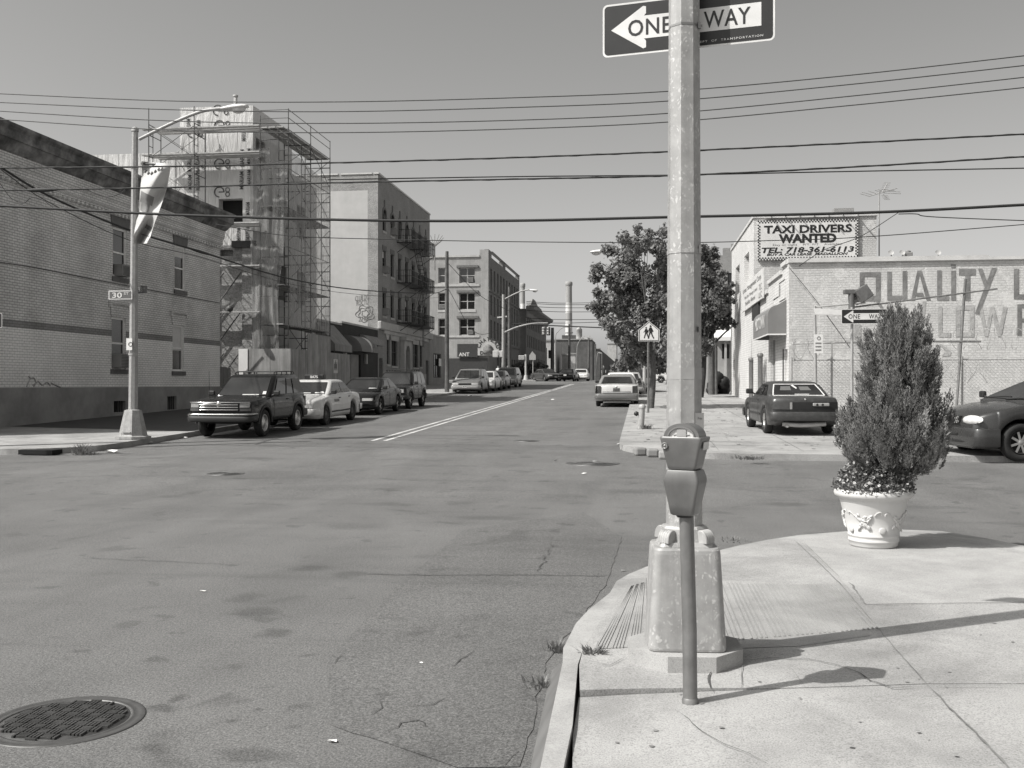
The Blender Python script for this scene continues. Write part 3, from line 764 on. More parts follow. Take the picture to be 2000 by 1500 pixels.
# paper notice taped to the right-hand flat
mb = MB(); r = .0958; ringa = oct_ring(r + .003, 0, face)
fl = 0
n_ = Vector((cos(face + pi / 4 * 1), sin(face + pi / 4 * 1), 0)); best = None
for k in range(8):
    n = Vector((cos(face + pi / 4 * k), sin(face + pi / 4 * k), 0))
    if n.dot(rgt) > .5 and n.dot(fwd) < .2: best = n if best is None or n.dot(-fwd) > best.dot(-fwd) else best
n = best; u = Vector((-n.y, n.x, 0)); c0 = Vector((PX, PY, zz(878))) + n * (.0935 + (.0715 - .0935) * (zz(878) - .86) / 4.34 + .004)
if u.dot(rgt) < 0: u = -u
note = thing('paper_notice', 'small pale paper notice stuck to the right side of the lamp post', 'notice', c0)
mb.add([c0 + u * a + Vector((0, 0, b)) + n * k for a, b, k in ((-.036, 0, 0), (.042, -.004, .004), (.042, .205, .006), (-.036, .205, 0))], [(0, 1, 2, 3)]); mb.build('sheet', M['notice'], note)
mb = MB(); text_polys(mb, 'Prop', c0 + Vector((0, 0, .165)) + u * -.02, u, (0, 0, 1), .04, .016, depth=.006); text_polys(mb, 'sale', c0 + Vector((0, 0, .075)) + u * -.02, u, (0, 0, 1), .04, .012, depth=.006)
mb.build('print', M['charcoal'], note)

# ---- signs
def one_way(name, label, center, right, w, h, parent_loc=None, text=True, group='one way signs', dept=False, arrow_left=True):
    right = Vector(right).normalized(); up = Vector((0, 0, 1)); nrm = right.cross(up)       # faces -(right x up)... towards the viewer
    if nrm.y > 0 : pass
    t = thing(name, label, 'sign', center, group)
    c = Vector(center); O_ = c - right * w / 2 - up * h / 2; front = right.cross(up)
    def rr(x0, x1, y0, y1, r, n=4):
        o = []
        for cx, cy, a0 in ((x1 - r, y1 - r, 0), (x0 + r, y1 - r, 90), (x0 + r, y0 + r, 180), (x1 - r, y0 + r, 270)):
            o += [(cx + r * cos(radians(a0 + 90 * i / n)), cy + r * sin(radians(a0 + 90 * i / n))) for i in range(n + 1)]
        return o
    mb = MB(); mb.prism(rr(0, w, 0, h, h * .09), O_, right, up, .003); mb.build('plate', M['reflective'], t)
    d = .0042; mb = MB(); b = h * .035
    P3 = lambda x, y, dd=d: O_ + right * x + up * y + front * dd
    pl = rr(b, w - b, b, h - b, h * .07); mb.add([P3(x, y) for x, y in pl], [tuple(range(len(pl)))]); mb.build('dark_field', M['signblack'], t)
    mb = MB(); m = h / 2
    ar = [(w * .052, m), (w * .245, m + h * .40), (w * .262, m + h * .385), (w * .262, m + h * .26), (w * .25, m + h * .215), (w * .925, m + h * .215), (w * .925, m - h * .215), (w * .25, m - h * .215), (w * .262, m - h * .26), (w * .262, m - h * .385), (w * .245, m - h * .40)]
    mb.add([P3(x, y, .0055) for x, y in ar], [tuple(range(len(ar)))[::-1]]); mb.build('arrow', M['reflective'], t)
    if text:
        mb = MB(); text_polys(mb, 'ONE', P3(w * .155, m - h * .155, 0), right, up, w * .255, h * .31, bold=.012, depth=.007, space=1.08)
        text_polys(mb, 'WAY', P3(w * .60, m - h * .155, 0), right, up, w * .265, h * .31, bold=.012, depth=.007, space=1.08)
        if dept: 
            m2 = MB(); text_polys(m2, 'DEPT  OF  TRANSPORTATION', P3(w * .56, h * .085, 0), right, up, w * .375, h * .038, depth=.007, space=1.3); m2.build('small_print', M['reflective'], t)
        mb.build('lettering', M['signblack'], t)
    return t
yawS = radians(11)
rS = Vector((cos(-yawS), sin(-yawS), 0)); rS.rotate(Matrix.Rotation(YAW * .0, 3, 'Z'))
ca = grd(1340, 1200, 0)
rc = ray(1341, 46); tt = (PY + .105) / rc.y
one_way('one_way_sign', 'large black and white ONE WAY sign strapped behind the near lamp post', Vector((rc.x * tt, rc.y * tt, EYE + rc.z * tt + .006)), rS, .965, .303, dept=True)

# ---- parking meter
mb0 = grd(1348, 1374, .112); mt = thing('parking_meter', 'grey domed parking meter on a pipe post in front of the lamp post', 'parking meter', mb0)
lean = Vector((-.012, .0, 1)); base = mb0
k = 4.77 / F
Z = lambda py: EYE - (py - 750) * (base.y / ray(1345, 750).y) / F
mb = MB(); mb.tube([base, base + Vector((-.003, 0, .35)), Vector((base.x - .018, base.y, Z(1003)))], .0345, 20); mb.lathe([(.039, 0), (.039, .022), (.0346, .03)], 20, base)
mb.build('post', M['meterpost'], mt)
HX, HY = base.x - .024, base.y
yawM = -radians(21)                      # the head is turned slightly, showing its right flank
Rm = Matrix.Translation((HX, HY, 0)) @ Matrix.Rotation(yawM, 4, 'Z')
def loft(mb, rings, mi=0, smooth=True, caps=True):
    K = len(rings[0]); vs = [p for r in rings for p in r]
    mb.add(vs, [(i * K + k, i * K + (k + 1) % K, (i + 1) * K + (k + 1) % K, (i + 1) * K + k) for i in range(len(rings) - 1) for k in range(K)], mi, smooth)
    if caps: mb.add(rings[0], [tuple(range(K))[::-1]], mi); mb.add(rings[-1], [tuple(range(K))], mi)
def rr3(hx, hy, r, z, n=5):
    o = []
    for sx, sy, a0 in ((1, 1, 0), (-1, 1, 90), (-1, -1, 180), (1, -1, 270)):
        for i in range(n + 1):
            a = radians(a0 + 90 * i / n); o.append(Rm @ Vector((sx * (hx - r) + r * cos(a), sy * (hy - r) + r * sin(a), z)))
    return o
mb = MB(); z = Z
loft(mb, [rr3(.036, .036, .03, z(1010)), rr3(.042, .042, .03, z(1006)), rr3(.042, .042, .03, z(1003))]); mb.build('collar', M['black'], mt)
mb = MB()      # coin vault: wider at its waist
loft(mb, [rr3(.050, .05, .014, z(1005)), rr3(.058, .058, .014, z(1002)), rr3(.066, .062, .014, z(985)), rr3(.0865, .072, .013, z(945)), rr3(.0885, .073, .013, z(938)), rr3(.086, .072, .013, z(930)), rr3(.077, .066, .012, z(919)), rr3(.074, .064, .012, z(917))])
mb.build('coin_vault', M['meter'], mt)
mb = MB()
hd = [(.066, .058, 915.5), (.070, .060, 914), (.074, .062, 908), (.098, .072, 866), (.1035, .074, 857), (.1045, .074, 854), (.101, .072, 852.5)]
loft(mb, [rr3(a, b, .014, z(c)) for a, b, c in hd])
# hood: a thick arch seen from the front, open around the dial
def archp(r, t, y): a = pi * t; return Rm @ Vector((r * cos(a) * 1.0, y, z(853.5) + r * .76 * sin(a)))
for (ri, ro, ya, yb) in ((.066, .088, -.058, .055),):
    n = 20
    for i in range(n):
        t0, t1 = i / n, (i + 1) / n
        a, b = [archp(ro, t0, ya), archp(ro, t1, ya), archp(ro, t1, yb), archp(ro, t0, yb)], [archp(ri, t0, ya), archp(ri, t1, ya), archp(ri, t1, yb), archp(ri, t0, yb)]
        c0_, c1_ = archp(ro + .004, t0, -.04), archp(ro + .004, t1, -.04)
        mb.add(a, [(0, 1, 2, 3)], 0, True); mb.add(b, [(3, 2, 1, 0)], 0, True); mb.add([a[0], a[1], b[1], b[0]], [(3, 2, 1, 0)], 0); mb.add([a[3], a[2], b[2], b[3]], [(0, 1, 2, 3)], 0)
mb.build('housing', M['meter'], mt)
mb = MB(); n = 20
mb.add([archp(.067, i / n, -.054) for i in range(n + 1)], [tuple(range(n + 1))]); mb.build('dial_window', M['lamp'], mt)
mb = MB(); mb.box(-.022, .024, -.060, -.0545, z(852), z(838), M=Rm); mb.tube([Rm @ Vector((-.04 + .08 * i / 8, -.057, z(849) + .003 * sin(i))) for i in range(9)], .002, 5); mb.build('dial', M['tape'], mt)
mb = MB(); 
for i in range(n):
    a, b = archp(.0655, i / n, -.062), archp(.0655, (i + 1) / n, -.062); mb.beam(a, b, .006, .006)
mb.beam(archp(.068, 0, -.062), archp(.068, 1, -.062), .007, .005); mb.build('window_rim', M['steel'], mt)
mb = MB(); c = Rm @ Vector((-.077, -.071, z(870)))
mb.lathe([(.016, 0), (.016, .006), (.012, .0075), (.0105, .004), (.006, .004), (.004, .009), (.0001, .009)], 20, c, M=Matrix.Rotation(yawM, 4, 'Z') @ Matrix.Rotation(pi / 2, 4, 'X')); mb.build('lock', M['steel'], mt)
mb = MB(); a = Rm @ Vector((.0965, -.035, z(860)))
mb.add([Rm @ Vector(q) for q in ((.1038, -.045, z(877)), (.1038, .04, z(877)), (.1062, .04, z(862)), (.1062, -.045, z(862)))], [(0, 1, 2, 3)]); mb.build('sticker', M['notice'], mt)

# ---- planter, conifer, bedding plants
pb = grd(1706, 1066, .134); pot = thing('planter_pot', 'large pale round resin planter with moulded garlands on the corner', 'planter', pb)
s_ = pb.y / ray(1706, 750).y / F            # metres per pixel of the photograph at the pot
H_ = 112 * s_; R0, R1 = 45 * s_, 73 * s_
mb = MB()
mb.lathe([(R0 * .9, 0), (R0 * .97, .008), (R0, .02), (R0 * 1.02, .05), (R0 * 1.055, .055), (R0 * 1.055, .07), (R0 * 1.035, .074), (R0 * 1.05, .10), (R0 * 1.075, .104), (R0 * 1.075, .118), (R0 * 1.05, .122),
          (R0 * 1.22, H_ * .5), (R0 * 1.37, H_ * .76), (R0 * 1.41, H_ * .80), (R0 * 1.40, H_ * .815), (R0 * 1.45, H_ * .84), (R1 * .95, H_ * .86), (R1 * 1.0, H_ * .885), (R1 * 1.015, H_ * .93), (R1 * .99, H_ * .98), (R1 * .95, H_), (R1 * .90, H_ * .985), (R1 * .86, H_ * .9), (R1 * .84, H_ * .86)], 56, pb)
mb.build('body', M['pot'], pot)
mb = MB(); mb.lathe([(R1 * .86, 0), (R1 * .5, .015), (.0001, .02)], 30, pb + Vector((0, 0, H_ * .88))); mb.build('soil_fill', M['soil'], pot)
def on_pot(a, z, lift=.004):       # a: degrees from straight towards the camera, positive to the right
    f = z / H_; r = R0 * 1.05 + (R0 * 1.37 - R0 * 1.05) * max(0, (z - .122) / (H_ * .76 - .122)) + lift
    b = radians(a) + atan2(-pb.y, -pb.x)
    return pb + Vector((r * cos(b), r * sin(b), z))
mb = MB(); rs = random.Random(11)
def swag(a, z, sgn):
    for i in range(14):
        t = i / 13; aa = a + sgn * (4 + 22 * t) + rs.uniform(-3, 3); zc = z - .10 * t + rs.uniform(-.012, .03)
        p = on_pot(aa, zc, .004); q = on_pot(aa + sgn * rs.uniform(4, 9), zc - rs.uniform(.01, .045), .007); mb.tube([p, p.lerp(q, .5) + (p - pb).normalized() * .006, q], [.006, .013, .003], 6)
    mb.tube(spline([on_pot(a, z, .003), on_pot(a - sgn * 5, z + .03, .008), on_pot(a - sgn * 11, z + .035, .006), on_pot(a - sgn * 13, z + .012, .004)]), .006, 6)
for a0 in range(-180, 180, 72):
    swag(a0 - 2, .30, 1); swag(a0 - 34, .31, -1)
    mb.lathe([(.034, 0), (.033, .008), (.024, .012), (.0001, .012)], 16, on_pot(a0 - 17, .175, -.002), M=Matrix.Rotation(radians(a0 - 17) + atan2(-pb.y, -pb.x), 4, 'Z') @ Matrix.Rotation(pi / 2, 4, 'Y'))
mb.build('garland_relief', M['pot'], pot)

soil_z = pb.z + H_ * .88
tree = thing('conifer_shrub', 'bushy upright juniper growing in the pale planter pot', 'shrub', (pb.x, pb.y, soil_z))
# outline of the bush read from the photograph: (py, left px, right px)
outl = [(596, 1748, 1752), (606, 1712, 1796), (625, 1712, 1800), (650, 1690, 1815), (680, 1684, 1826), (700, 1686, 1830), (720, 1682, 1826), (745, 1672, 1828), (770, 1657, 1842), (800, 1644, 1848), (825, 1628, 1850), (845, 1634, 1847), (870, 1650, 1838), (895, 1662, 1822), (915, 1674, 1804), (935, 1696, 1785), (950, 1700, 1760), (965, 1722, 1745)]
pxc = 1745
def bush_r(py):
    for (a, l0, r0), (b, l1, r1) in zip(outl, outl[1:]):
        if a <= py <= b:
            t = (py - a) / (b - a); return l0 + (l1 - l0) * t, r0 + (r1 - r0) * t
    return pxc - 5, pxc + 5
trunk = MB(); ty = pb.y; tx = pb.x + 34 * s_
zof = lambda py: EYE - (py - 750) * s_
trunk.tube(spline([(pb.x + .03, ty, soil_z - .02), (pb.x + .07, ty, soil_z + .12), (tx, ty, zof(880)), (tx + .01, ty, zof(780)), (tx, ty, zof(660))]), [.03 - .001 * i for i in range(25)], 8)
for i in range(26):
    a = i * 2.4; py = 945 - i * 9; l, r = bush_r(py - 60); rad = (r - l) / 2 * s_ * .72
    p = Vector((tx - .03 * max(0, (py - 850) / 100), ty, zof(py))); q = Vector((tx + rad * cos(a), ty + rad * sin(a), zof(py - 70)))
    trunk.tube(spline([p, p.lerp(q, .5) + Vector((0, 0, -.03)), q]), [.012 - .0008 * k for k in range(13)], 5)
trunk.build('trunk', M['bark2'], tree)
crown = MB(); rs = random.Random(5)
def sprig(mb, p, d, L, rs, nb=7, wd=.006):
    """one upright feathery spray of scale-leaved shoots"""
    d = d.normalized(); side = d.cross(Vector((rs.uniform(-1, 1), rs.uniform(-1, 1), .2))).normalized(); oth = d.cross(side)
    for j in range(nb):
        t = j / nb; b = p + d * (L * t * .75)
        ang = rs.uniform(0, 6.28); o = (side * cos(ang) + oth * sin(ang)); dd = (d * 1.0 + o * rs.uniform(.25, .75)).normalized(); l2 = L * rs.uniform(.28, .5) * (1 - .4 * t)
        s2 = dd.cross(o.cross(d) if abs(dd.dot(o)) < .99 else side).normalized() * wd
        b2 = b + dd * l2; m_ = b + dd * l2 * .55
        mb.add([b, m_ - s2, b2, m_ + s2], [(0, 1, 2, 3)])
cnt = 0
tufts = []                                    # the bush is a pile of upright plumes of uneven size
while len(tufts) < 600:
    py = rs.uniform(606, 930); l, r = bush_r(py)
    if rs.random() > (r - l) / 222 + .08: continue
    hw = (r - l) / 2 * s_; a = rs.uniform(0, 2 * pi); k = rs.random() ** .36
    tufts.append((Vector((pb.x + ((l + r) / 2 - 1706) * s_ + hw * rs.uniform(.76, .96) * k * cos(a), ty + hw * .84 * k * sin(a), zof(py + 40 - max(0, py - 840) * .5))), Vector((cos(a), sin(a), 0)), rs.uniform(.045, .085), rs.uniform(.16, .34), py, k))
for px, py in ((1748, 612), (1722, 622), (1786, 624), (1700, 650), (1806, 645), (1664, 778), (1640, 828), (1846, 800), (1808, 905), (1824, 888)):
    tufts.append((Vector((pb.x + (px - 1706) * s_, ty, zof(py + (34 if py < 880 else 8)))), Vector((1 if px > 1750 else -1, 0, 0)), .035, .2, py, .5))
for c, o, tr_, tl, py, k in tufts:
    shade = rs.random() < .45  # tufts picked at random take the darker foliage colour
    ax = (Vector((0, 0, 1)) + o * rs.uniform(.08, .45) * k + Vector((rs.uniform(-.12, .12), rs.uniform(-.12, .12), 0))).normalized()
    if py > 880: ax = (ax + o * .7).normalized()
    if py > 840 and rs.random() < .6: continue
    for _ in range(40):
        a = rs.uniform(0, 6.28); h = rs.random(); rad = tr_ * sqrt(rs.random()) * (1 - .75 * h); sd = ax.cross(Vector((0, 1, .1))).normalized(); ot = ax.cross(sd)
        out_ = sd * cos(a) + ot * sin(a); p = c + ax * (tl * (h - .35)) + out_ * rad
        n0 = len(crown.mi); sprig(crown, p, ax + out_ * rs.uniform(.1, .5) * (1 - h * .6), rs.uniform(.05, .11), rs, 8, .0048)
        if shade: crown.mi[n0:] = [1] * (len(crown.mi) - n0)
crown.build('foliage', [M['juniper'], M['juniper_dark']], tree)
fl = thing('bedding_plants', 'low leafy bedding plants with small pale flowers spilling over the planter rim', 'flowers', (pb.x, pb.y, soil_z))
lv = MB(); pe = MB(); rs = random.Random(8)
for i in range(4200):
    a = rs.uniform(0, 2 * pi); rr_ = R1 * 1.03 * sqrt(rs.random()); hgt = (.26 - .17 * (rr_ / R1) ** 3) * rs.uniform(.3, 1.15) + .01
    if rr_ > R1 * .9: hgt = rs.uniform(.0, .10)
    p = Vector((pb.x + rr_ * cos(a), pb.y + rr_ * sin(a), soil_z + .03 + hgt)); d = Vector((rs.uniform(-1, 1), rs.uniform(-1, 1), rs.uniform(-.2, 1))).normalized(); s2 = d.cross(Vector((rs.uniform(-1, 1), .3, rs.uniform(-1, 1)))).normalized()
    L = rs.uniform(.018, .036)
    if i % 14 == 0:
        for k in range(5):
            b = 2 * pi * k / 5; e = (s2 * cos(b) + d.cross(s2) * sin(b)); pe.add([p + Vector((0, 0, .02)), p + e * .012 + e.cross(d) * .009 + Vector((0, 0, .022)), p + e * .015 + Vector((0, 0, .024)), p + e * .012 - e.cross(d) * .009 + Vector((0, 0, .022))], [(0, 1, 2, 3)])
    lv.add([p, p + d * L * .5 + s2 * L * .32, p + d * L, p + d * L * .5 - s2 * L * .32], [(0, 1, 2, 3)])
lv.build('leaves', M['bedding'], fl); pe.build('flowers', M['petal'], fl)

# ---- weeds and litter
def weed(px, py, n, h, label, off=0, spread=.12, seed=1):
    rs = random.Random(seed); c = grd(px, py, off); mb = MB()
    for i in range(n):
        a = rs.uniform(0, 6.28); r = rs.random() * spread * .4; p = c + Vector((r * cos(a), r * sin(a) * .8, -.01)); L = h * rs.uniform(.4, 1.1); o = Vector((cos(a), sin(a), 0)) * rs.uniform(.2, 1.0)
        pts = [p + o * (L * t * t * .8) + Vector((0, 0, L * (t - .28 * t * t))) for t in (0, .35, .7, 1)]; sd = Vector((-sin(a), cos(a), 0)) * .0035 * (1 + c.y / 12)
        mb.add([pts[0] - sd, pts[0] + sd, pts[1] - sd, pts[1] + sd, pts[2] - sd * .7, pts[2] + sd * .7, pts[3]], [(0, 1, 3, 2), (2, 3, 5, 4), (4, 5, 6)])
    return solo(mb, 'weed_tuft', M['grass'], label, 'weed', 'weeds in the pavement cracks')
weed(1088, 1272, 75, .11, 'thin weed tuft at the road edge beside the end of the steel kerb', seed=1, spread=.2)
weed(1158, 1276, 90, .075, 'short bushy weed tuft between the kerb and the lamp post base', .13, .2, 2)
weed(1058, 1340, 60, .09, 'sparse weeds in the gutter along the steel faced kerb', seed=3, spread=.3)
weed(163, 888, 130, .34, 'large grassy weed at the kerb of the far left corner', seed=4, spread=.7)
weed(1432, 1056, 26, .075, 'scattered weeds in the gutter behind the lamp post, larger clump', seed=5, spread=.5)
weed(1462, 896, 120, .12, 'low weeds on the far right corner beside the kerb', .1, .9, 6)
weed(1262, 838, 60, .2, 'dry weeds at the foot of the short pipe bollard', .13, .5, 7)
def scrap(px, py, sz, label, seed, off=0.0, mat='paper'):
    rs = random.Random(seed); c = grd(px, py, off); mb = MB(); n = 7
    vs = [c + Vector((sz * (.6 + .5 * rs.random()) * cos(k * 2 * pi / n), sz * (.4 + .3 * rs.random()) * sin(k * 2 * pi / n), .006 + sz * .3 * rs.random())) for k in range(n)] + [c + Vector((0, 0, sz * .35))]
    mb.add(vs, [(k, (k + 1) % n, n) for k in range(n)])
    return solo(mb, 'paper_scrap', M[mat], label, 'litter', 'paper litter on the ground')
for i, (px, py, sz, off, lb) in enumerate((
    (396, 1156, .03, 0, 'white paper scrap lying alone on the road left of centre'), (650, 1450, .03, 0, 'torn white paper scrap at the bottom of the road'),
    (822, 1296, .014, 0, 'tiny pale pebble like scrap on the road patch'), (1218, 1116, .03, 0, 'crumpled scrap in the gutter left of the lamp post'),
    (1213, 869, .16, 0, 'white crumpled litter at the kerb of the far right corner'), (1140, 926, .06, 0, 'flat white scrap on the road nearest the wide dark manhole'),
    (1162, 902, .05, .014, 'white scrap lying on the wide dark manhole cover'), (1085, 900, .06, 0, 'white scrap left of the wide dark manhole cover'),
    (1080, 781, .15, 0, 'pale litter in the avenue left of the pale formal sedan'), (1228, 789, .12, .13, 'white litter on the far right pavement by the sedan'),
    (290, 866, .14, 0, 'white litter in the gutter left of the dark off-road car'), (217, 884, .2, 0, 'long white litter in the gutter past the grassy weed'), (360, 856, .12, 0, 'white litter in the gutter at the wheel of the dark off-road car'),
    (916, 774, .25, 0, 'white litter in front of the pale estate car'), (1417, 848, .09, .13, 'white scrap on the pavement left of the grey coupe'), (1345, 860, .06, .13, 'small scrap on the far pavement behind the lamp post'))):
    scrap(px, py, sz, lb, i, off)
# ================================================================ buildings: helpers
def PL(ax, K, n):                        # (u along the wall, z up, d outwards) -> point
    return (lambda u, z, d=0.0: Vector((K + n * d, u, z))) if ax == 'X' else (lambda u, z, d=0.0: Vector((u, K + n * d, z)))
def wall(mb, ax, K, n, u0, u1, z0, z1, holes=(), depth=.15, mi=0, rmi=None, back=None):
    P = PL(ax, K, n); rmi = mi if rmi is None else rmi
    us = sorted({u0, u1} | {min(max(h[i], u0), u1) for h in holes for i in (0, 1)}); zs = sorted({z0, z1} | {min(max(h[i], z0), z1) for h in holes for i in (2, 3)})
    flip = (ax == 'X') == (n > 0)
    def q(a, b, c, d, m): mb.add([a, b, c, d], [(0, 1, 2, 3) if flip else (3, 2, 1, 0)], m)
    for a, b in zip(us, us[1:]):
        for c, d in zip(zs, zs[1:]):
            m, k = (a + b) / 2, (c + d) / 2
            if any(h[0] < m < h[1] and h[2] < k < h[3] for h in holes): continue
            q(P(a, c), P(b, c), P(b, d), P(a, d), mi)
    for a, b, c, d in [h[:4] for h in holes]:
        q(P(a, c), P(b, c), P(b, c, -depth), P(a, c, -depth), rmi); q(P(a, d, -depth), P(b, d, -depth), P(b, d), P(a, d), rmi)
        q(P(a, c, -depth), P(a, d, -depth), P(a, d), P(a, c), rmi); q(P(b, c), P(b, d), P(b, d, -depth), P(b, c, -depth), rmi)
        if back is not None: q(P(a, c, -depth), P(b, c, -depth), P(b, d, -depth), P(a, d, -depth), back)
def window(parent, ax, K, n, h, depth=.14, fr='white', glass='glass', fw=.06, rails=1, mull=0, sill=None, sillmat='brownstone', panes=True, blind=0.0):
    P = PL(ax, K, n); a, b, c, d = h[:4]; mb = MB(); dd = -depth + .02
    def bar(u0, u1, z0, z1, th=.05):
        p0, p1 = P(u0, z0, dd), P(u1, z1, dd + th); mb.box(min(p0.x, p1.x), max(p0.x, p1.x), min(p0.y, p1.y), max(p0.y, p1.y), z0, z1)
    bar(a, a + fw, c, d); bar(b - fw, b, c, d); bar(a + fw, b - fw, c, c + fw); bar(a + fw, b - fw, d - fw, d)
    for i in range(rails): zc = c + (d - c) * (i + 1) / (rails + 1); bar(a + fw, b - fw, zc - fw * .4, zc + fw * .4, .04)
    for i in range(mull): uc = a + (b - a) * (i + 1) / (mull + 1); bar(uc - fw * .6, uc + fw * .6, c + fw, d - fw, .045)
    w_ = mb.build('window', M[fr], parent)
    if panes:
        mb = MB(); mb.quad(P(a + fw * .6, c + fw * .6, dd + .012), P(b - fw * .6, c + fw * .6, dd + .012), P(b - fw * .6, d - fw * .6, dd + .012), P(a + fw * .6, d - fw * .6, dd + .012)); mb.build('pane', M[glass], w_)
        if blind:
            mb = MB(); zc = d - (d - c) * blind; mb.quad(P(a + fw, zc, dd + .016), P(b - fw, zc, dd + .016), P(b - fw, d - fw, dd + .016), P(a + fw, d - fw, dd + .016)); mb.build('blind', M['notice'], w_)
    if sill:
        mb = MB(); p0, p1 = P(a - .08, c - sill, -depth * .5), P(b + .08, c - .003, .06); mb.box(min(p0.x, p1.x), max(p0.x, p1.x), min(p0.y, p1.y), max(p0.y, p1.y), c - sill, c - .003); mb.build('sill', M[sillmat], w_)
    return w_
def pr(px0, px1, py0, py1, K, ax='X'):    # pixel rectangle -> (u0, u1, z0, z1) on a wall plane
    f = onX if ax == 'X' else onY; m = (py0 + py1) / 2; c = (px0 + px1) / 2
    i = 1 if ax == 'X' else 0
    return (f(px0, m, K)[i], f(px1, m, K)[i], f(c, py1, K)[2], f(c, py0, K)[2])
def aircon(ax, K, n, u, z, label, wd=.62, ht=.40, out=.36):
    P = PL(ax, K, n); t = thing('air_conditioner', label, 'air conditioner', P(u, z, 0), 'window air conditioners'); mb = MB()
    p0, p1 = P(u - wd / 2, z, -.1), P(u + wd / 2, z + ht, out); mb.cbox(min(p0.x, p1.x), max(p0.x, p1.x), min(p0.y, p1.y), max(p0.y, p1.y), z, z + ht, .015); mb.build('case', M['farmid'], t)
    mb = MB()
    for i in range(8):
        zz_ = z + .04 + i * (ht - .08) / 8; p0, p1 = P(u - wd / 2 + .04, zz_, out), P(u + wd / 2 - .04, zz_ + .018, out + .008); mb.box(min(p0.x, p1.x), max(p0.x, p1.x), min(p0.y, p1.y), max(p0.y, p1.y), zz_, zz_ + .018)
    mb.build('grille', M['charcoal'], t)
    return t
def roofbox(mb, x0, x1, y0, y1, z, mi=0): mb.quad((x0, y0, z), (x1, y0, z), (x1, y1, z), (x0, y1, z), mi)

# ================================================================ left corner house
LX = -18.5; Y0, Y1 = 22.4, 42.2
house = thing('brick_house', 'two storey pale brick corner house with a heavy dark cornice, its long wall in shade', 'house', (LX, Y0, rise(Y0)))
wins = [pr(220.5, 248, 446, 542, LX), pr(341, 362, 481, 567, LX), pr(218, 246, 620, 721, LX), pr(337, 359, 635, 725, LX)]
base = [pr(220, 243, 783, 805, LX), pr(325, 343, 774, 800, LX)]
zB, zA, zC = 1.54, 3.33, 3.56; ZT = 9.2
mb = MB()
def cut(lo, hi): return [(a, b, max(c, lo), min(d, hi)) for a, b, c, d in wins if c < hi and d > lo]
def wall_strip(lo, hi, mi, extra=()):
    hs = cut(lo, hi) + list(extra); P = PL('X', LX, 1)
    us = sorted({Y0, Y1} | {h[i] for h in hs for i in (0, 1)}); zs = sorted({lo, hi} | {h[i] for h in hs for i in (2, 3)})
    for a, b in zip(us, us[1:]):
        for c, d in zip(zs, zs[1:]):
            if any(h[0] < (a + b) / 2 < h[1] and h[2] < (c + d) / 2 < h[3] for h in hs): continue
            mb.quad(P(a, c), P(b, c), P(b, d), P(a, d), mi)
wall_strip(zB, zA, 0); wall_strip(zA, zC, 2); wall_strip(zC, ZT, 1)
P = PL('X', LX, 1)
for a, b, c, d in wins:
    for p4 in ((P(a, c), P(b, c), P(b, c, -.22), P(a, c, -.22)), (P(a, d), P(b, d), P(b, d, -.22), P(a, d, -.22)), (P(a, c), P(a, d), P(a, d, -.22), P(a, c, -.22)), (P(b, c), P(b, d), P(b, d, -.22), P(b, c, -.22))): mb.quad(*p4, 0)
XB = LX - 1.2
for yy in (Y0, Y1): mb.quad((LX, yy, 0), (XB, yy, 0), (XB, yy, ZT), (LX, yy, ZT), 0); mb.quad((XB, yy, 0), (-34, yy, 0), (-34, yy, 6.7), (XB, yy, 7.3), 0)
mb.quad((XB, Y0, 7), (XB, Y1, 7), (XB, Y1, ZT), (XB, Y0, ZT), 0)
mb.build('wall', [M['brickL'], M['brickLt'], M['brickband']], house)
mb = MB(); wall(mb, 'X', LX + .045, 1, Y0 - .03, Y1 + .03, -.3, zB, base, .35, 0, 0, 1); mb.quad((LX - .4, Y0, zB), (LX + .045, Y0 - .03, zB), (LX + .045, Y1 + .03, zB), (LX - .4, Y1, zB)); 
mb.quad((LX + .045, Y0 - .03, -.3), (-34, Y0 - .03, -.3), (-34, Y0 - .03, zB), (LX + .045, Y0 - .03, zB)); mb.build('painted_base', [M['basepaint'], M['dark']], house)
mb = MB()
for a, b, c, d in base:
    mb = MB()
    for i in range(5): u = a + (b - a) * (i + .5) / 5; mb.beam(P(u, c, -.05), P(u, d, -.05), .02)
    mb.build('cellar_grille', M['black'], house)
for i, h in enumerate(wins):
    wd = window(house, 'X', LX, 1, h, .13, 'white', 'glass', .075, 1, 0, .17, 'brownstone', blind=(.0, .25, .0, .55)[i])
    mb = MB(); a, b, c, d = h
    if i < 2: mb.prism([(a - .1, d + .003), (b + .1, d + .003), (b + .18, d + .42), (a - .18, d + .42)], P(0, 0, .01), (0, 1, 0), (0, 0, 1), .03)
    else:
        mb.prism([(a - .05, d + .003), (b + .05, d + .003), (b + .12, d + .42), (a - .12, d + .42)], P(0, 0, .01), (0, 1, 0), (0, 0, 1), .02)
        mb.box(LX + .002, LX + .09, a - .22, b + .22, d + .45, d + .53); mb.box(LX + .002, LX + .09, a - .22, a - .1, d + .33, d + .447); mb.box(LX + .002, LX + .09, b + .1, b + .22, d + .33, d + .447)
    mb.build('lintel', M['brownstone'] if i < 2 else M['brickLt'], wd)
aircon('X', LX, 1, (wins[0][0] + wins[0][1]) / 2, wins[0][2] + .03, 'boxy window air conditioner in the upper left window of the shaded corner house', .55, .42, .25)
aircon('X', LX, 1, (wins[2][0] + wins[2][1]) / 2, wins[2][2] + .05, 'wide dark window air conditioner in the lower left window of the shaded corner house', .8, .5, .3)
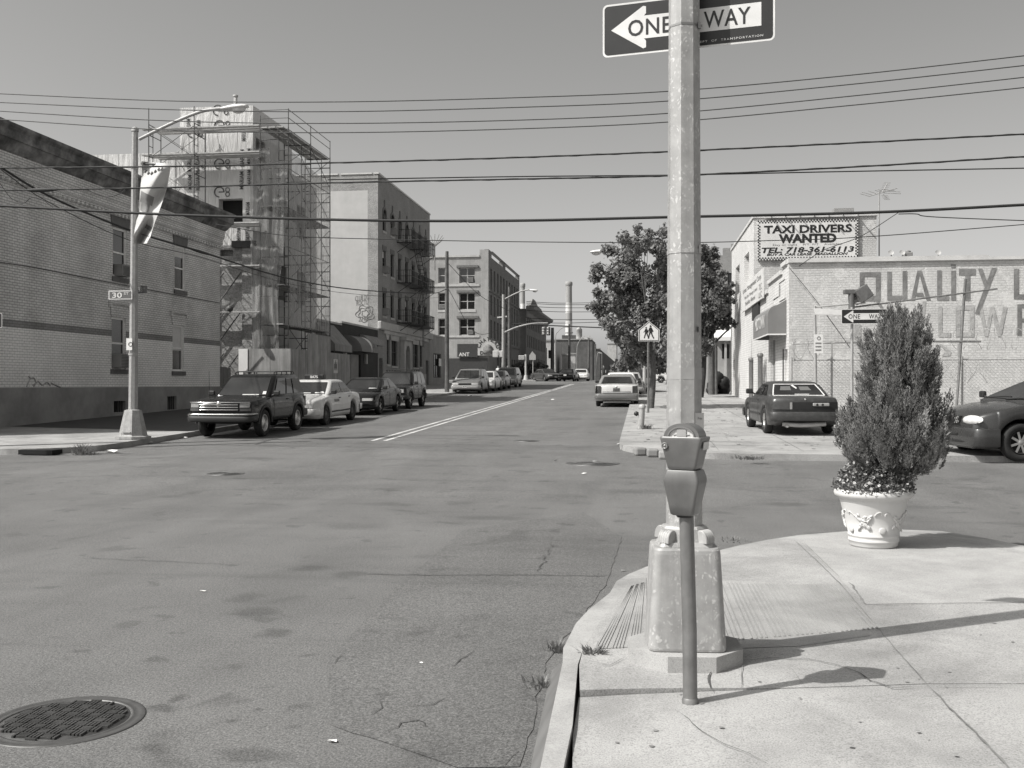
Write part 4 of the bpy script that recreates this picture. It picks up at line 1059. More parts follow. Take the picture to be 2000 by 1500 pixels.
# cornice: stepped profile swept along the eaves, with modillions and dentils
prof = [(0, 7.72), (.05, 7.72), (.05, 7.80), (.10, 7.84), (.10, 8.05), (.16, 8.12), (.16, 8.42), (.22, 8.46), (.40, 8.74), (.46, 8.76), (.46, 9.00), (.54, 9.10), (.54, 9.20), (0, 9.26)]
mb = MB(); A = [(LX + d, Y0 - d, z) for d, z in prof]; B = [(LX + d, Y1 + d, z) for d, z in prof]; n = len(prof)
mb.add(A + B, [(i, n + i, n + i + 1, i + 1) for i in range(n - 1)])
for i in range(6): mb.mi[i] = 1
A2 = [(LX - 1.2, Y0 - d, z) for d, z in prof]; mb.add(A + A2, [(i, i + 1, n + i + 1, n + i) for i in range(n - 1)])
B2 = [(LX - 1.2, Y1 + d, z) for d, z in prof]; mb.add(B + B2, [(i, n + i, n + i + 1, i + 1) for i in range(n - 1)])
roofbox(mb, LX - 1.2, LX, Y0, Y1, 9.25); mb.quad((LX - 1.2, Y0, 7.29), (-34, Y0, 6.69), (-34, Y1, 6.69), (LX - 1.2, Y1, 7.29))
mb.build('cornice', [M['cornice'], M['brickLt']], house)
mb = MB(); y = Y0
while y < Y1: mb.box(LX + .052, LX + .13, y, y + .13, 7.60, 7.719); y += .26
mb.build('dentil_course', M['brickLt'], house)
mb = MB(); c = [onX(x, y, LX + .03) for x, y in ((0, 512), (80, 525), (195, 548), (290, 566), (380, 583), (430, 592))]; mb.tube(spline(c), .012, 6)
solo(mb, 'wall_cable', M['wire'], 'thin drooping cable pinned along the shaded brick wall of the corner house', 'cable')
mb = MB()                              # faint scrawl on the wall
for pts in (((52, 755), (58, 742), (66, 738), (70, 748), (64, 752)), ((66, 755), (74, 745), (82, 752), (92, 747), (98, 753)), ((100, 748), (108, 752), (118, 756)), ((56, 735), (60, 739))):
    mb.tube(spline([onX(x, y, LX + .012) for x, y in pts]), .022, 4)
mb.build('graffiti', M['brickbandlt'], house)

# ================================================================ wrapped building under renovation, its scaffold and hoarding
SY = 46.0
site = thing('gutted_building', 'tall building under renovation, wrapped in pale printed house wrap over rough brick', 'building', (LX, SY, rise(SY)))
g0 = rise(SY)
opS = [pr(427, 474, 388, 437, SY, 'Y'), pr(495, 501, 385, 437, SY, 'Y')]
mb = MB()
XW = -22.2; zT = 15.05; zL = 12.9; zK = 8.2
wall(mb, 'Y', SY, -1, XW, LX, zK, zL, [opS[0]], .5, 0, 0, 1); wall(mb, 'Y', SY, -1, XW, LX, zL, zT, (), .2, 0); wall(mb, 'Y', SY, -1, -36, XW, zK, zL)
opE = [(SY + .35, SY + 1.6, 12.6, 13.6), (SY + .5, SY + 1.7, 9.6, 11.2), (SY + 3.2, SY + 4.6, 9.6, 11.4), (SY + 6.2, SY + 7.4, 9.6, 11.4), (SY + .5, SY + 1.7, 6.0, 7.8), (SY + 3.2, SY + 4.6, 6.0, 7.8), (SY + 6.2, SY + 7.4, 6.0, 7.8)]
wall(mb, 'X', LX, 1, SY, SY + 5.4, 3.2, zT, [o for o in opE if o[1] < SY + 5], .5, 0, 0, 1); wall(mb, 'X', LX, 1, SY + 5.4, SY + 9.5, 3.2, 12.9, [o for o in opE if o[1] > SY + 5.5], .5, 0, 0, 1)
roofbox(mb, XW, LX, SY, SY + 5.4, zT); mb.quad((XW, SY, zL), (XW, SY + 5.4, zL), (XW, SY + 5.4, zT), (XW, SY, zT)); mb.quad((XW, SY + 5.4, zL), (LX, SY + 5.4, zL), (LX, SY + 5.4, zT), (XW, SY + 5.4, zT)); roofbox(mb, -36, LX, SY, SY + 9.5, 12.85)
mb.build('wrapped_wall', [M['wrap'], M['dark']], site)
mb = MB(); wall(mb, 'Y', SY + .02, -1, -36, LX, g0 - .3, zK, [pr(430, 455, 488, 500, SY, 'Y')], .3, 0, 0, 0); wall(mb, 'X', LX - .01, 1, SY, SY + 9.5, g0, 3.2)
wall(mb, 'Y', SY + 9.5, 1, -36, LX, 3, 12.85)
mb.build('brick_wall', M['brickrough'], site)
mb = MB(); a = pr(452, 497, 470, 483, SY - .25, 'Y'); mb.box(a[0], LX + .2, SY - .25, SY - .003, a[2], a[3]); mb.build('steel_lintel', M['charcoal'], site)
a = pr(474, 500, 482, 700, SY - .05, 'Y'); mb = MB(); mb.box(a[0], LX + .01, SY - .12, SY + .018, g0, a[3]); mb.build('corner_pier', M['brickrough'], site)
mb = MB()
rs = random.Random(4)
for px, py0, py1 in ((368, 232, 262), (388, 235, 265), (476, 250, 275), (370, 300, 335), (386, 300, 340), (473, 292, 325), (486, 290, 322), (371, 342, 370), (386, 345, 372), (472, 335, 370), (487, 332, 362), (484, 395, 420), (484, 440, 468), (466, 445, 470)):
    h = pr(px - 4, px + 4, py0, py1, SY, 'Y'); c = PL('Y', SY, -1)
    text_polys(mb, 'MARIAM', c(h[1], h[2], 0), (0, 0, 1), (-1, 0, 0), h[3] - h[2], h[1] - h[0], bold=.02, depth=.02)
for px, py in ((425, 215), (428, 245), (428, 320), (428, 375), (375, 258)):       # round printed emblem with two rings beside it
    q = onY(px, py, SY - .02)
    for r0, cx, cz in ((.24, 0, 0), (.10, .42, .1), (.10, .42, -.12)):
        pts = [q + Vector((cx + r0 * cos(2 * pi * k / 16), 0, cz + r0 * sin(2 * pi * k / 16))) for k in range(13 if r0 > .2 else 17)]
        mb.tube(pts, .028 if r0 > .2 else .018, 4)
    mb.tube([q + Vector((-.02, 0, 0)), q + Vector((.24, 0, 0))], .025, 4)
mb.build('wrap_print', M['wrapink'], site)
mb = MB(); q = onY(460, 204, SY + 1.5); mb.tube([q + Vector((0, 0, -.4)), q + Vector((0, 0, .45))], .09, 10); mb.lathe([(.13, .38), (.13, .46), (.0001, .5)], 10, q); mb.build('vent_pipe', M['far'], site)

sc = thing('scaffold', 'dark tubular steel scaffold with planks round the wrapped building', 'scaffold', (LX + 1.7, SY, g0))
mb = MB(); br = MB(); pk = MB()
levels = [g0 + .15 + 1.88 * i for i in range(8)]
def frame(p, q, z0, z1):                        # welded end frame: two posts, top rail, ladder rungs on one side
    p, q = Vector(p), Vector(q)
    for s in (p, q): mb.tube([(s.x, s.y, z0), (s.x, s.y, z1 + .02)], .028, 6)
    d = q - p
    for f, z in ((1, z1 - .08), (1, z0 + (z1 - z0) * .70)): mb.tube([(p.x, p.y, z), (p.x + d.x * f, p.y + d.y * f, z)], .022, 5)
    e = p + d * .34; mb.tube([(e.x, e.y, z0 + .1), (e.x, e.y, z1 - .1)], .02, 5)
    for k in range(3): z = z0 + .3 + k * .5; mb.tube([(p.x, p.y, z), (e.x, e.y, z)], .018, 5)
def bay(p, q, z0, z1, light=False):            # crossed braces between two frames
    t = br if light else mb
    t.tube([(p[0], p[1], z0 + .2), (q[0], q[1], z1 - .2)], .017, 5); t.tube([(p[0], p[1], z1 - .2), (q[0], q[1], z0 + .2)], .017, 5)
XO, XI = -16.75, -18.15
ys = [SY + .05, SY + 3.3, SY + 6.5]
for i in range(7):
    z0, z1 = levels[i], levels[i + 1]
    for k, y in enumerate(ys): frame((XO, y), (XI, y), z0, z1)
    for a, b in zip(ys, ys[1:]): bay((XO, a), (XO, b), z0, z1); mb.tube([(XO, a, z1 - .1), (XO, b, z1 - .1)], .02, 5)
    if i in (1, 2, 4, 6):
        for k in range(3): pk.box(XI + .1 + k * .4, XI + .42 + k * .4, SY - .2, SY + 6.8, z1 - .06, z1 - .01)
for y in ys: mb.tube([(XO, y, levels[7]), (XO, y, levels[7] + .9)], .022, 5); mb.tube([(XI, y, levels[7]), (XI, y, levels[7] + .6)], .022, 5)
for z in (levels[7] + .45, levels[7] + .85): mb.tube([(XO, ys[0], z), (XO, ys[2], z)], .018, 5); mb.tube([(XO, ys[0], z), (XI, ys[0], z)], .018, 5)
xs = [-23.0, -20.75, XI]
YO, YI = SY - 1.55, SY - .35
for i in range(7):
    z0, z1 = levels[i], levels[i + 1]
    for x in xs[:2]: frame((x, YO), (x, YI), z0, z1)
    bay((xs[0], YO), (xs[1], YO), z0, z1, i % 2 == 1); 
    if i > 3: bay((xs[0], YI), (xs[1], YI), z0, z1, True)
    if i in (2, 4, 6):
        pass
for i in (0, 1, 2): mb.tube([(-20.75, YI + .15, levels[i] + .2), (-19.0, YI + .15, levels[i + 1] + .6)], .03, 6); mb.tube([(-21.3, YO, levels[i] + .1), (-19.3, YO, levels[i + 1] + .4)], .03, 6)
for x in xs[:2]: mb.tube([(x, YO, levels[7]), (x, YO, levels[7] + .7)], .022, 5)
for zp, x0 in ((13.72, -23.4), (12.5, -23.4), (9.2, -21.5), (7.3, -21.5), (5.1, -21.5)):
    for k in (range(3) if zp > 9 else (2,)): pk.box(x0 + .2 * k, -17.6 - .15 * k, YO + .05 + k * .4, YO + .36 + k * .4, zp - .06, zp)
q = onY(449, 603, YO); mb.lathe([(.0001, -.16), (.12, -.11), (.16, 0), (.12, .11), (.0001, .16)], 12, q); mb.tube([q, q + Vector((0, 0, .5))], .02, 5)
mb.build('frames', M['pipe'], sc); br.build('cross_braces', M['pipelight'], sc); pk.build('planks', M['plank'], sc)

def netting(name, fn, nu, nv, label):
    mb = MB(); mb.grid(fn, nu, nv); return solo(mb, 'debris_net', M['net'], label, 'netting', 'nets hung on the scaffold')
def fold(u, z, s): return .12 * noise.noise(Vector((u * 2.3 + s, z * .22, s))) + .05 * noise.noise(Vector((u * 6 + s, z * .5, 3 + s)))
zN0, zN1 = onY(535, 683, SY)[2] + .02, onY(525, 292, SY)[2]
def n1(u, v):
    z = zN0 + (zN1 - zN0) * v; w_ = .62 + .38 * v ** .5; x = -18.55 + 1.0 * u * w_ + .12 * (1 - v)
    return Vector((x, SY - .28 + fold(x, z, 1.0), z))
def n2(u, v):
    z = zN0 + (zN1 - .6 - zN0) * v; x = -17.55 + .85 * u * (.45 + .55 * v)
    return Vector((x + .12 * sin(z * .8), SY - .22 + fold(x, z, 5.0), z))
def n3(u, v):
    z = zN0 + 1.1 + (zN1 - 1.1 - zN0 - .5 * u) * v; y = SY + .1 + 6.3 * u
    return Vector((-16.72 + .4 * fold(y, z, 9.0), y, z))
netting('net', n1, 22, 60, 'pale crumpled debris net hanging at the inner edge of the scaffold front')
netting('net', n2, 20, 60, 'pale twisted debris net hanging at the outer corner of the scaffold front')
netting('net', n3, 60, 50, 'long debris net hung behind the street side poles of the scaffold')
ho = thing('site_hoarding', 'grey plywood hoarding at the foot of the scaffold', 'hoarding', (-16.4, SY, g0)); mb = MB(); hz = 3.32
xs = [-18.85, -18.35, -17.4, -16.4]
for i, (a, b) in enumerate(zip(xs, xs[1:])): mb.box(a + .008, b - .008, SY - .62, SY - .59, g0, hz)
mb.build('front_panels', M['ply'], ho); mb = MB(); ys2 = [SY - .62 + 1.22 * i for i in range(9)]
for a, b in zip(ys2, ys2[1:]): mb.box(-16.42, -16.39, a + .008, b - .008, g0, hz + (.85 if 1 < a - SY < 5 else 0))
mb.build('side_panels', M['ply'], ho)
mb = MB(); mb.box(-18.95, -18.5, SY - .66, SY - .625, g0, hz); mb.build('pale_panel', M['white'], ho)
mb = MB(); c = Vector((-16.385, ys2[5] + .5, g0 + 1.6)); mb.quad(c, c + Vector((0, .75, 0)), c + Vector((0, .75, .75)), c + Vector((0, 0, .75))); 
bills = mb.build('posted_bill', M['notice'], ho); mb = MB()
for k in range(5): mb.box(-16.384, -16.38, c.y + .1 + .11 * k, c.y + .17 + .11 * k, c.z + .15 + .1 * (k % 2), c.z + .5 + .1 * (k % 3))
mb.build('bill_print', M['charcoal'], ho)
lot = thing('plank_fence', 'low rough board fence with weeds closing the gap beside the corner house', 'fence', (-19, 43.6, g0)); mb = MB()
for i in range(14): x = -18.75 - i * .17; mb.box(x, x + .155, 43.58, 43.62, g0 - .1, g0 + 1.75 + .05 * sin(i * 7))
mb.build('boards', M['farmid'], lot)

# ================================================================ two low shops
def shop(y0, y1, z, mat, label, holes, par=None):
    t = thing('shop_building', label, 'shop', (LX, y0, rise(y0))); mb = MB()
    wall(mb, 'X', LX, 1, y0, y1, rise(y0) - .2, z, holes, .25, 0, 0, 1); roofbox(mb, -32, LX, y0, y1, z - .3); mb.quad((LX, y0, z), (-32, y0, z), (-32, y0, 0), (LX, y0, 0)); mb.quad((LX, y1, z), (-32, y1, z), (-32, y1, 0), (LX, y1, 0))
    mb.box(LX - .3, LX - .003, y0, y1, z - .3, z - .002)
    mb.build('wall', [M[mat], M['dark']], t)
    mb = MB(); mb.box(LX - .35, LX + .06, y0 - .02, y1 + .02, z + .001, z + .12); mb.build('coping', M['stone'], t)
    return t
g = rise(58)
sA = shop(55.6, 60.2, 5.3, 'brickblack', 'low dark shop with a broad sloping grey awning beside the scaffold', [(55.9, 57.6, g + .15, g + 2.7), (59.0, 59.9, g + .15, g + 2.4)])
mb = MB(); mb.box(LX - .2, LX - .15, 55.9, 57.6, g + .15, g + 2.7); mb.build('shutter', M['foil'], sA)
mb = MB(); y0, y1 = 55.3, 58.7; pf = [(.02, 5.2), (1.15, 3.95), (1.17, 3.55), (1.14, 3.55), (1.12, 3.92), (.02, 5.12)]
A = [(LX + d, y0, z) for d, z in pf]; B = [(LX + d, y1, z) for d, z in pf]; n = len(pf); mb.add(A + B, [(i, n + i, n + (i + 1) % n, (i + 1) % n) for i in range(n)])
for y in (y0, y1): mb.add([(LX + .02, y, 5.2), (LX + 1.15, y, 3.95), (LX + 1.17, y, 3.55), (LX + .02, y, 3.55)], [(0, 1, 2, 3)])
mb.build('awning', M['awning2'], sA)
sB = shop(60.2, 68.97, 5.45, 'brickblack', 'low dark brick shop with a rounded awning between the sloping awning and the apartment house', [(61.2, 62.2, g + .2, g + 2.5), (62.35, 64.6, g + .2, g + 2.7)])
mb = MB(); mb.box(LX - .2, LX - .14, 62.35, 64.6, g + .2, g + 2.7); mb.build('door', M['farmid'], sB)
def barrel(y0, y1, z0, z1, out, mat, name='awning', par=sB):
    mb = MB(); n = 10
    pf = [(out * sin(pi / 2 * i / n), z0 + (z1 - z0) * cos(pi / 2 * i / n)) for i in range(n + 1)]
    A = [(LX + d, y0, z) for d, z in pf]; B = [(LX + d, y1, z) for d, z in pf]; m = n + 1
    mb.add(A + B, [(i, m + i, m + i + 1, i + 1) for i in range(n)], 0, True)
    for y in (y0, y1): mb.add([(LX, y, z0)] + [(LX + d, y, z) for d, z in pf], [tuple(range(m + 1))])
    return mb.build(name, M[mat], par)
barrel(60.9, 65.0, 3.7, 4.75, 1.15, 'awning'); barrel(64.4, 68.4, 4.3, 4.95, .6, 'awning2')
mb = MB(); mb.add([(LX + 1.165 * sin(a), 63.2 + .0 * k, 3.7 + 1.065 * cos(a)) for k, a in enumerate([i * pi / 16 for i in range(9)])] + [(LX + 1.165 * sin(a), 64.1 - 1.0 * (i / 8) ** 2, 3.7 + 1.065 * cos(a)) for i, a in enumerate([i * pi / 16 for i in range(9)])], [(i, i + 1, 10 + i, 9 + i) for i in range(8)]); mb.build('awning_patch', M['reflective'], sB)
mb = MB(); text_polys(mb, 'ON', (LX + 1.2, 63.2, 3.98), (0, 1, 0), (0, 0, 1), .5, .3, bold=.02, depth=.02); mb.build('lettering', M['charcoal'], sB)
for y in (60.6, 65.4):
    mb = MB(); mb.cbox(LX + .01, LX + .2, y, y + .22, 3.0, 3.65, .03); mb.build('wall_light', M['far'], sB)

# ================================================================ apartment house with fire escape
TY0, TY1, TZ = 69.0, 86.5, 16.55
ap = thing('apartment_house', 'four storey brick apartment house with a blank cream side wall and arched top windows', 'apartment house', (LX, TY0, rise(TY0)))
cols = [70.75 + 2.33 * i for i in range(7)]
H4 = [(y - .46, y + .46, 12.75, 14.35) for y in cols]; H3 = [(y - .5, y + .5, 9.65, 11.35) for y in cols]; H2 = [(y - .5, y + .5, 6.6, 8.3) for y in cols]
gz_ = rise(70)
H1 = [(71.5, 72.3, 3.1, 5.2), (72.9, 74.7, 3.0, 5.1), (80.0, 81.9, 3.0, 5.1), (82.5, 83.4, 3.1, 5.2)]
HD = [(69.35, 70.3, gz_ + .1, 3.5), (76.0, 77.5, gz_ + .2, 4.6), (84.9, 86.0, gz_ + .3, 3.7)]
mb = MB(); wall(mb, 'X', LX, 1, TY0, TY1, 0, TZ, H4 + H3 + H2 + H1 + HD, .22, 0, 0, 1)
mb.build('facade', [M['bricktan'], M['dark']], ap)
mb = MB(); mb.quad((LX - .75, TY0, 0), (-34, TY0, 0), (-34, TY0, 15.4), (LX - .75, TY0, 15.4)); mb.build('side_wall', M['stucco'], ap)
mb = MB(); mb.quad((LX, TY0, 0), (LX - .75, TY0, 0), (LX - .75, TY0, 15.4), (LX, TY0, 15.4)); mb.quad((LX, TY0, 15.4), (-34, TY0, 15.4), (-34, TY0, TZ), (LX, TY0, TZ)); roofbox(mb, -34, LX - .3, TY0 + .3, TY1, TZ - .6); mb.quad((LX - .3, TY0 + .3, TZ - .6), (-34, TY0 + .3, TZ - .6), (-34, TY0 + .3, TZ), (LX - .3, TY0 + .3, TZ)); mb.quad((LX, TY1, 0), (-34, TY1, 0), (-34, TY1, TZ), (LX, TY1, TZ))
mb.build('parapet', M['brickparapet'], ap)
mb = MB(); mb.box(LX - .3, LX + .07, TY0 - .05, TY1 + .05, TZ, TZ + .12); x = LX - .32
while x > -33: mb.box(x - 2.4, x - .1, TY0 - .06, TY0 + .3, TZ, TZ + .1); x -= 2.5
mb.build('coping', M['coping'], ap)
tr = MB()
for y in cols:
    n = 8; o = [(y - .62, 13.55), (y - .62, 13.9)] + [(y - .62 * cos(pi * i / n), 13.9 + .62 * sin(pi * i / n)) for i in range(1, n)] + [(y + .62, 13.9), (y + .62, 13.55)]
    inn = [(y - .462, 13.55), (y - .462, 13.9)] + [(y - .462 * cos(pi * i / n), 13.9 + .45 * sin(pi * i / n)) for i in range(1, n)] + [(y + .462, 13.9), (y + .462, 13.55)]
    k = len(o); vs = [(LX + .05, a, b) for a, b in o] + [(LX + .05, a, b) for a, b in inn] + [(LX + .002, a, b) for a, b in o]
    tr.add(vs, [(i, i + 1, k + i + 1, k + i) for i in range(k - 1)] + [(i, i + 1, 2 * k + i + 1, 2 * k + i) for i in range(k - 1)])
    co_ = [(y - .462 * cos(pi * i / n), 13.9 + .45 * sin(pi * i / n)) for i in range(n + 1)]
    for sgn in (-1, 1):
        pts = [(LX - .02, y + sgn * .462, 13.9)] + [(LX - .02, y + sgn * .462 * cos(pi / 2 * i / 5), 13.9 + .45 * sin(pi / 2 * i / 5)) for i in range(1, 6)] + [(LX - .02, y, 14.36), (LX - .02, y + sgn * .462, 14.36)]
        tr.add(pts, [tuple(range(len(pts)))])
    tr.box(LX + .002, LX + .06, y - .09, y + .09, 14.5, 15.0)
    for (a, b, c, d) in ((y - .5, y + .5, 9.65, 11.35), (y - .5, y + .5, 6.6, 8.3)): tr.box(LX + .002, LX + .045, a - .06, b + .06, d + .004, d + .34)
tr.build('window_trim', M['brownstone'], ap)
for i, h in enumerate(H4 + H3 + H2):
    window(ap, 'X', LX, 1, h, .2, 'charcoal', 'glass', .055, 1, 0, .16, 'stone', panes=True, blind=(.3 if i % 5 == 2 else 0))
for h in H1: window(ap, 'X', LX, 1, h, .2, 'charcoal', 'glass', .06, 1, 1 if h[1] - h[0] > 1.2 else 0, .15, 'stone')
mb = MB(); mb.cbox(LX + .002, LX + .28, TY0 - .12, TY1 + .15, 5.55, 6.12, .06); mb.box(LX + .002, LX + .16, TY0 + 1.2, TY1 - 1.2, 5.3, 5.547); mb.build('ledge', M['stone'], ap)
mb = MB()
for a, b in ((71.1, 71.9), (72.4, 75.0), (79.6, 81.9), (82.3, 83.6)): mb.prism([(a + .15, 4.9), (b - .15, 4.9), (b + .12, 5.297), (a - .12, 5.297)], (LX + .01, 0, 0), (0, 1, 0), (0, 0, 1), .06)
mb.box(LX + .002, LX + .12, TY0 + 1.7, 75.6, gz_ + .25, 2.45); mb.box(LX + .002, LX + .12, 78.2, 84.5, gz_ + .3, 2.5); mb.build('white_trim', M['stone'], ap)
mb = MB(); n = 10; pa = [(76.0, 4.0)] + [(76.75 - .75 * cos(pi * i / n), 4.0 + .65 * sin(pi * i / n)) for i in range(1, n)] + [(77.5, 4.0), (77.5, gz_), (77.95, gz_), (77.95, 5.3), (75.55, 5.3), (75.55, gz_), (76.0, gz_)]
mb.prism(pa, (LX + .01, 0, 0), (0, 1, 0), (0, 0, 1), .35); mb.box(LX + .01, LX + .55, 75.4, 78.1, 5.05, 5.29); mb.build('doorcase', M['stone'], ap)
for y, z, lb in ((cols[0], 9.7, 'pale air conditioner jutting from the third floor, first window of the apartment house'), (cols[1], 12.8, 'air conditioner in an arched top window of the apartment house'), (cols[0], 6.65, 'air conditioner in the second floor, first window of the apartment house')): aircon('X', LX, 1, y, z, lb, .7, .5, .4)
def fire_escape():
    ys0, ys1 = cols[2] - .9, cols[5] + .6; out = 1.15
    for z in (12.5, 9.4, 6.35):
        mb = MB(); x0, x1 = LX + .01, LX + out
        for k in range(9): x = x0 + .05 + (out - .1) * k / 8; mb.beam((x, ys0, z), (x, ys1, z), .05, .03)
        for y in (ys0, ys1, (ys0 + ys1) / 2): mb.beam((x0, y, z - .04), (x1, y, z - .04), .05, .06); mb.beam((x1, y, z - .05), (LX + .02, y, z - .8), .04)
        for zz_ in (z + .5, z + .95): mb.beam((x1, ys0, zz_), (x1, ys1, zz_), .03); mb.beam((x0, ys0, zz_), (x1, ys0, zz_), .03); mb.beam((x0, ys1, zz_), (x1, ys1, zz_), .03)
        y = ys0
        while y <= ys1: mb.beam((x1, y, z), (x1, y, z + .95), .02); y += .16
        for k in range(7): x = x0 + out * k / 7; mb.beam((x, ys0, z), (x, ys0, z + .95), .02); mb.beam((x, ys1, z), (x, ys1, z + .95), .02)
        mb.build('fire_escape_balcony', M['black'], ap)
    for z0, z1, y0, y1 in ((9.4, 12.5, cols[4] + .9, cols[3] + .2), (6.35, 9.4, cols[3], cols[4] + .9)):
        mb = MB()
        for dx in (.55, 1.0): mb.beam((LX + dx, y0, z0), (LX + dx, y1, z1), .035, .08); mb.beam((LX + dx, y0, z0 + .8), (LX + dx, y1, z1 + .8), .025)
        for k in range(11): t = (k + .5) / 11; mb.beam((LX + .55, y0 + (y1 - y0) * t, z0 + (z1 - z0) * t), (LX + 1.0, y0 + (y1 - y0) * t, z0 + (z1 - z0) * t), .12, .02)
        mb.build('fire_stair', M['black'], ap)
    mb = MB()
    for dy in (0, .4): mb.beam((LX + 1.2, 78.2 + dy, 4.6), (LX + 1.2, 78.2 + dy, 10.4), .035)
    for k in range(18): mb.beam((LX + 1.2, 78.2, 4.75 + .3 * k), (LX + 1.2, 78.6, 4.75 + .3 * k), .025)
    mb.build('drop_ladder', M['black'], ap)
fire_escape()
mb = MB()                              # sprayed scrawl and flower on the cream side wall
q = lambda x, y: onY(x, y, TY0 - .014)
text_polys(mb, 'CLUB DG', q(694, 588), (1, 0, .12), (-.1, 0, 1), 1.0, .36, shear=.3, depth=.004); text_polys(mb, 'ROCTU', q(696, 597), (1, 0, .1), (-.1, 0, 1), .9, .34, shear=.3, depth=.004); text_polys(mb, '2.M01', q(700, 628), (1, 0, .12), (-.1, 0, 1), .8, .3, shear=.3, depth=.004)
rs = random.Random(2)
for r in (1.0, .72, .4):
    pts = [q(713, 612) + Vector((r * .62 * cos(a) * (1 + .16 * sin(5 * a + r * 4)), 0, r * .55 * sin(a) * (1 + .16 * sin(5 * a + r * 4)))) for a in [2 * pi * k / 40 for k in range(41)]]; mb.tube(pts, .015, 4)
mb.build('graffiti', M['steel'], ap)
dish = thing('satellite_dish', 'large mesh satellite dish on the roof beyond the apartment house', 'satellite dish', onY(848, 492, 92)); mb = MB(); c = onY(849, 482, 92)
for k in range(12):
    a = 2 * pi * k / 12; mb.tube([c, c + Vector((.9 * cos(a) * .6, -.25, .75 + .9 * sin(a) * .0 + .5 * cos(a) * .2)) + Vector((.3 * cos(a), .3, .9 * sin(a) * .5))], .03, 4)
mb.tube([c, c + Vector((0, 0, -2.2))], .06, 6); mb.build('ribs', M['farmid'], dish)

# ---- low shop at the far corner, then the corner block with restaurant, then the corniced block
sC = shop(86.5, 95.0, 6.0, 'stucco2', 'low grey rendered shop at the corner past the apartment house', [(88.0, 91.5, rise(90) + .7, rise(90) + 2.9), (93, 94.2, rise(94) + .15, rise(94) + 2.4)])
window(sC, 'X', LX, 1, (88.0, 91.5, rise(90) + .7, rise(90) + 2.9), .2, 'charcoal', 'glass', .08, 1, 3)
mb = MB(); mb.quad((LX + .02, 90.4, 3.3), (LX + .02, 91.6, 3.3), (LX + .02, 91.6, 4.0), (LX + .02, 90.4, 4.0)); mb.build('white_sign', M['reflective'], sC)

CY, CY2, CZ = 120.7, 152.0, 17.4
ch = thing('corner_block', 'brown four storey corner block with pale rendered side and a restaurant sign below', 'building', (LX, CY, rise(CY)))
hs = []
for y0, y1 in ((523, 553), (572, 605), (622, 655)):
    hs += [pr(897, 928, y0, y1, CY, 'Y'), pr(856, 870, y0, y1, CY, 'Y')]
mb = MB(); wall(mb, 'Y', CY, -1, -36, LX - 1.1, 1, CZ - .2, hs, .3, 0, 0, 1); wall(mb, 'Y', CY - .02, -1, LX - 1.1, LX, 1, CZ + .7); roofbox(mb, -36, LX, CY, CY2, CZ - .3); mb.build('side_wall', [M['stucco2'], M['dark']], ch)
for i, h in enumerate(hs): window(ch, 'Y', CY, -1, h, .25, 'far', 'glass', .1, 1, 1 if i % 2 == 0 else 0, .3, 'stone')
mb = MB()
for h in hs[::2]: mb.box(h[0] - .3, h[1] + .4, CY - .22, CY - .003, h[3] + .02, h[3] + .3)
mb.build('hood_mould', M['brownstone'], ch)
mb = MB(); mb.box(-36, LX - 1.1, CY - .15, CY + .2, CZ - .19, CZ + .05); 
for zz_ in (onY(930, 557, CY)[2], onY(930, 657, CY)[2]): mb.box(-36, LX - 1.1, CY - .1, CY - .003, zz_ - .12, zz_ + .12)
mb.build('string_course', M['stone'], ch)
fw = []; cy_ = [CY + 1.6 + 2.9 * i for i in range(10)]
zr = [(onX(957, 523, LX)[2] - 2.6, onX(957, 523, LX)[2]), (onX(957, 575, LX)[2] - 2.5, onX(957, 575, LX)[2]), (onX(957, 624, LX)[2] - 2.3, onX(957, 624, LX)[2])]
for a, b in zr: fw += [(y, y + 1.35, a, b) for y in cy_]
fw += [(y, y + 1.5, 2.9, 5.2) for y in cy_[2:]]
mb = MB(); wall(mb, 'X', LX, 1, CY, CY2, 1, CZ, fw, .3, 0, 0, 1)
for y0, y1 in ((CY, CY + 2.6), (CY + 12.5, CY + 15.5), (CY2 - 1.2, CY2)): mb.box(LX - .5, LX + .001, y0, y1, CZ - .01, CZ + .75)
mb.build('facade', [M['brickchat'], M['dark']], ch)
mb = MB(); mb.box(LX - .4, LX + .12, CY + 2.6, CY2, CZ + .76, CZ + .8)
for z in (zr[0][0] - .25, zr[2][0] - .3): mb.box(LX + .002, LX + .12, CY, CY2, z - .12, z + .12)
mb.build('ledge', M['brownstone'], ch)
for i, (u, z) in enumerate(((hs[0][1] - .6, hs[0][2] + .12), (hs[3][0] + .5, hs[3][2] + .12), (hs[4][1] - .6, hs[4][2] + .12))): aircon('Y', CY, -1, u, z, ('air conditioner in the top double window of the far corner block', 'air conditioner in the narrow middle window of the far corner block', 'air conditioner in the lower double window of the far corner block')[i], .75, .55, .12)
cv = thing('restaurant_sign', 'arched restaurant sign reading CHATEAU over the shopfront of the far corner block', 'sign', (-19.5, CY - .6, 4)); n = 14
zb, zt = onY(940, 694, CY - .6)[2], onY(940, 664, CY - .6)[2]; xa, xb = onY(933, 680, CY - .6)[0], onY(974, 680, CY - .6)[0]; xl = onY(893, 680, CY - .6)[0]
mb = MB(); pl = [(xa, zb), (xb, zb), (xb, zt - .8)] + [((xa + xb) / 2 + (xb - xa) / 2 * cos(pi * i / n), zt - .8 + .8 * sin(pi * i / n)) for i in range(1, n)] + [(xa, zt - .8)]
mb.prism(pl, (0, CY - .6, 0), (1, 0, 0), (0, 0, 1), -.5); mb.build('board', M['stone'], cv); mb = MB(); mb.box(xl, xa - .01, CY - .55, CY - .1, zb - .2, zb + 1.4); mb.build('side_board', M['charcoal'], cv)
mb = MB(); c = Vector(((xa + xb) / 2, CY - .63, zt - 1.1)); 
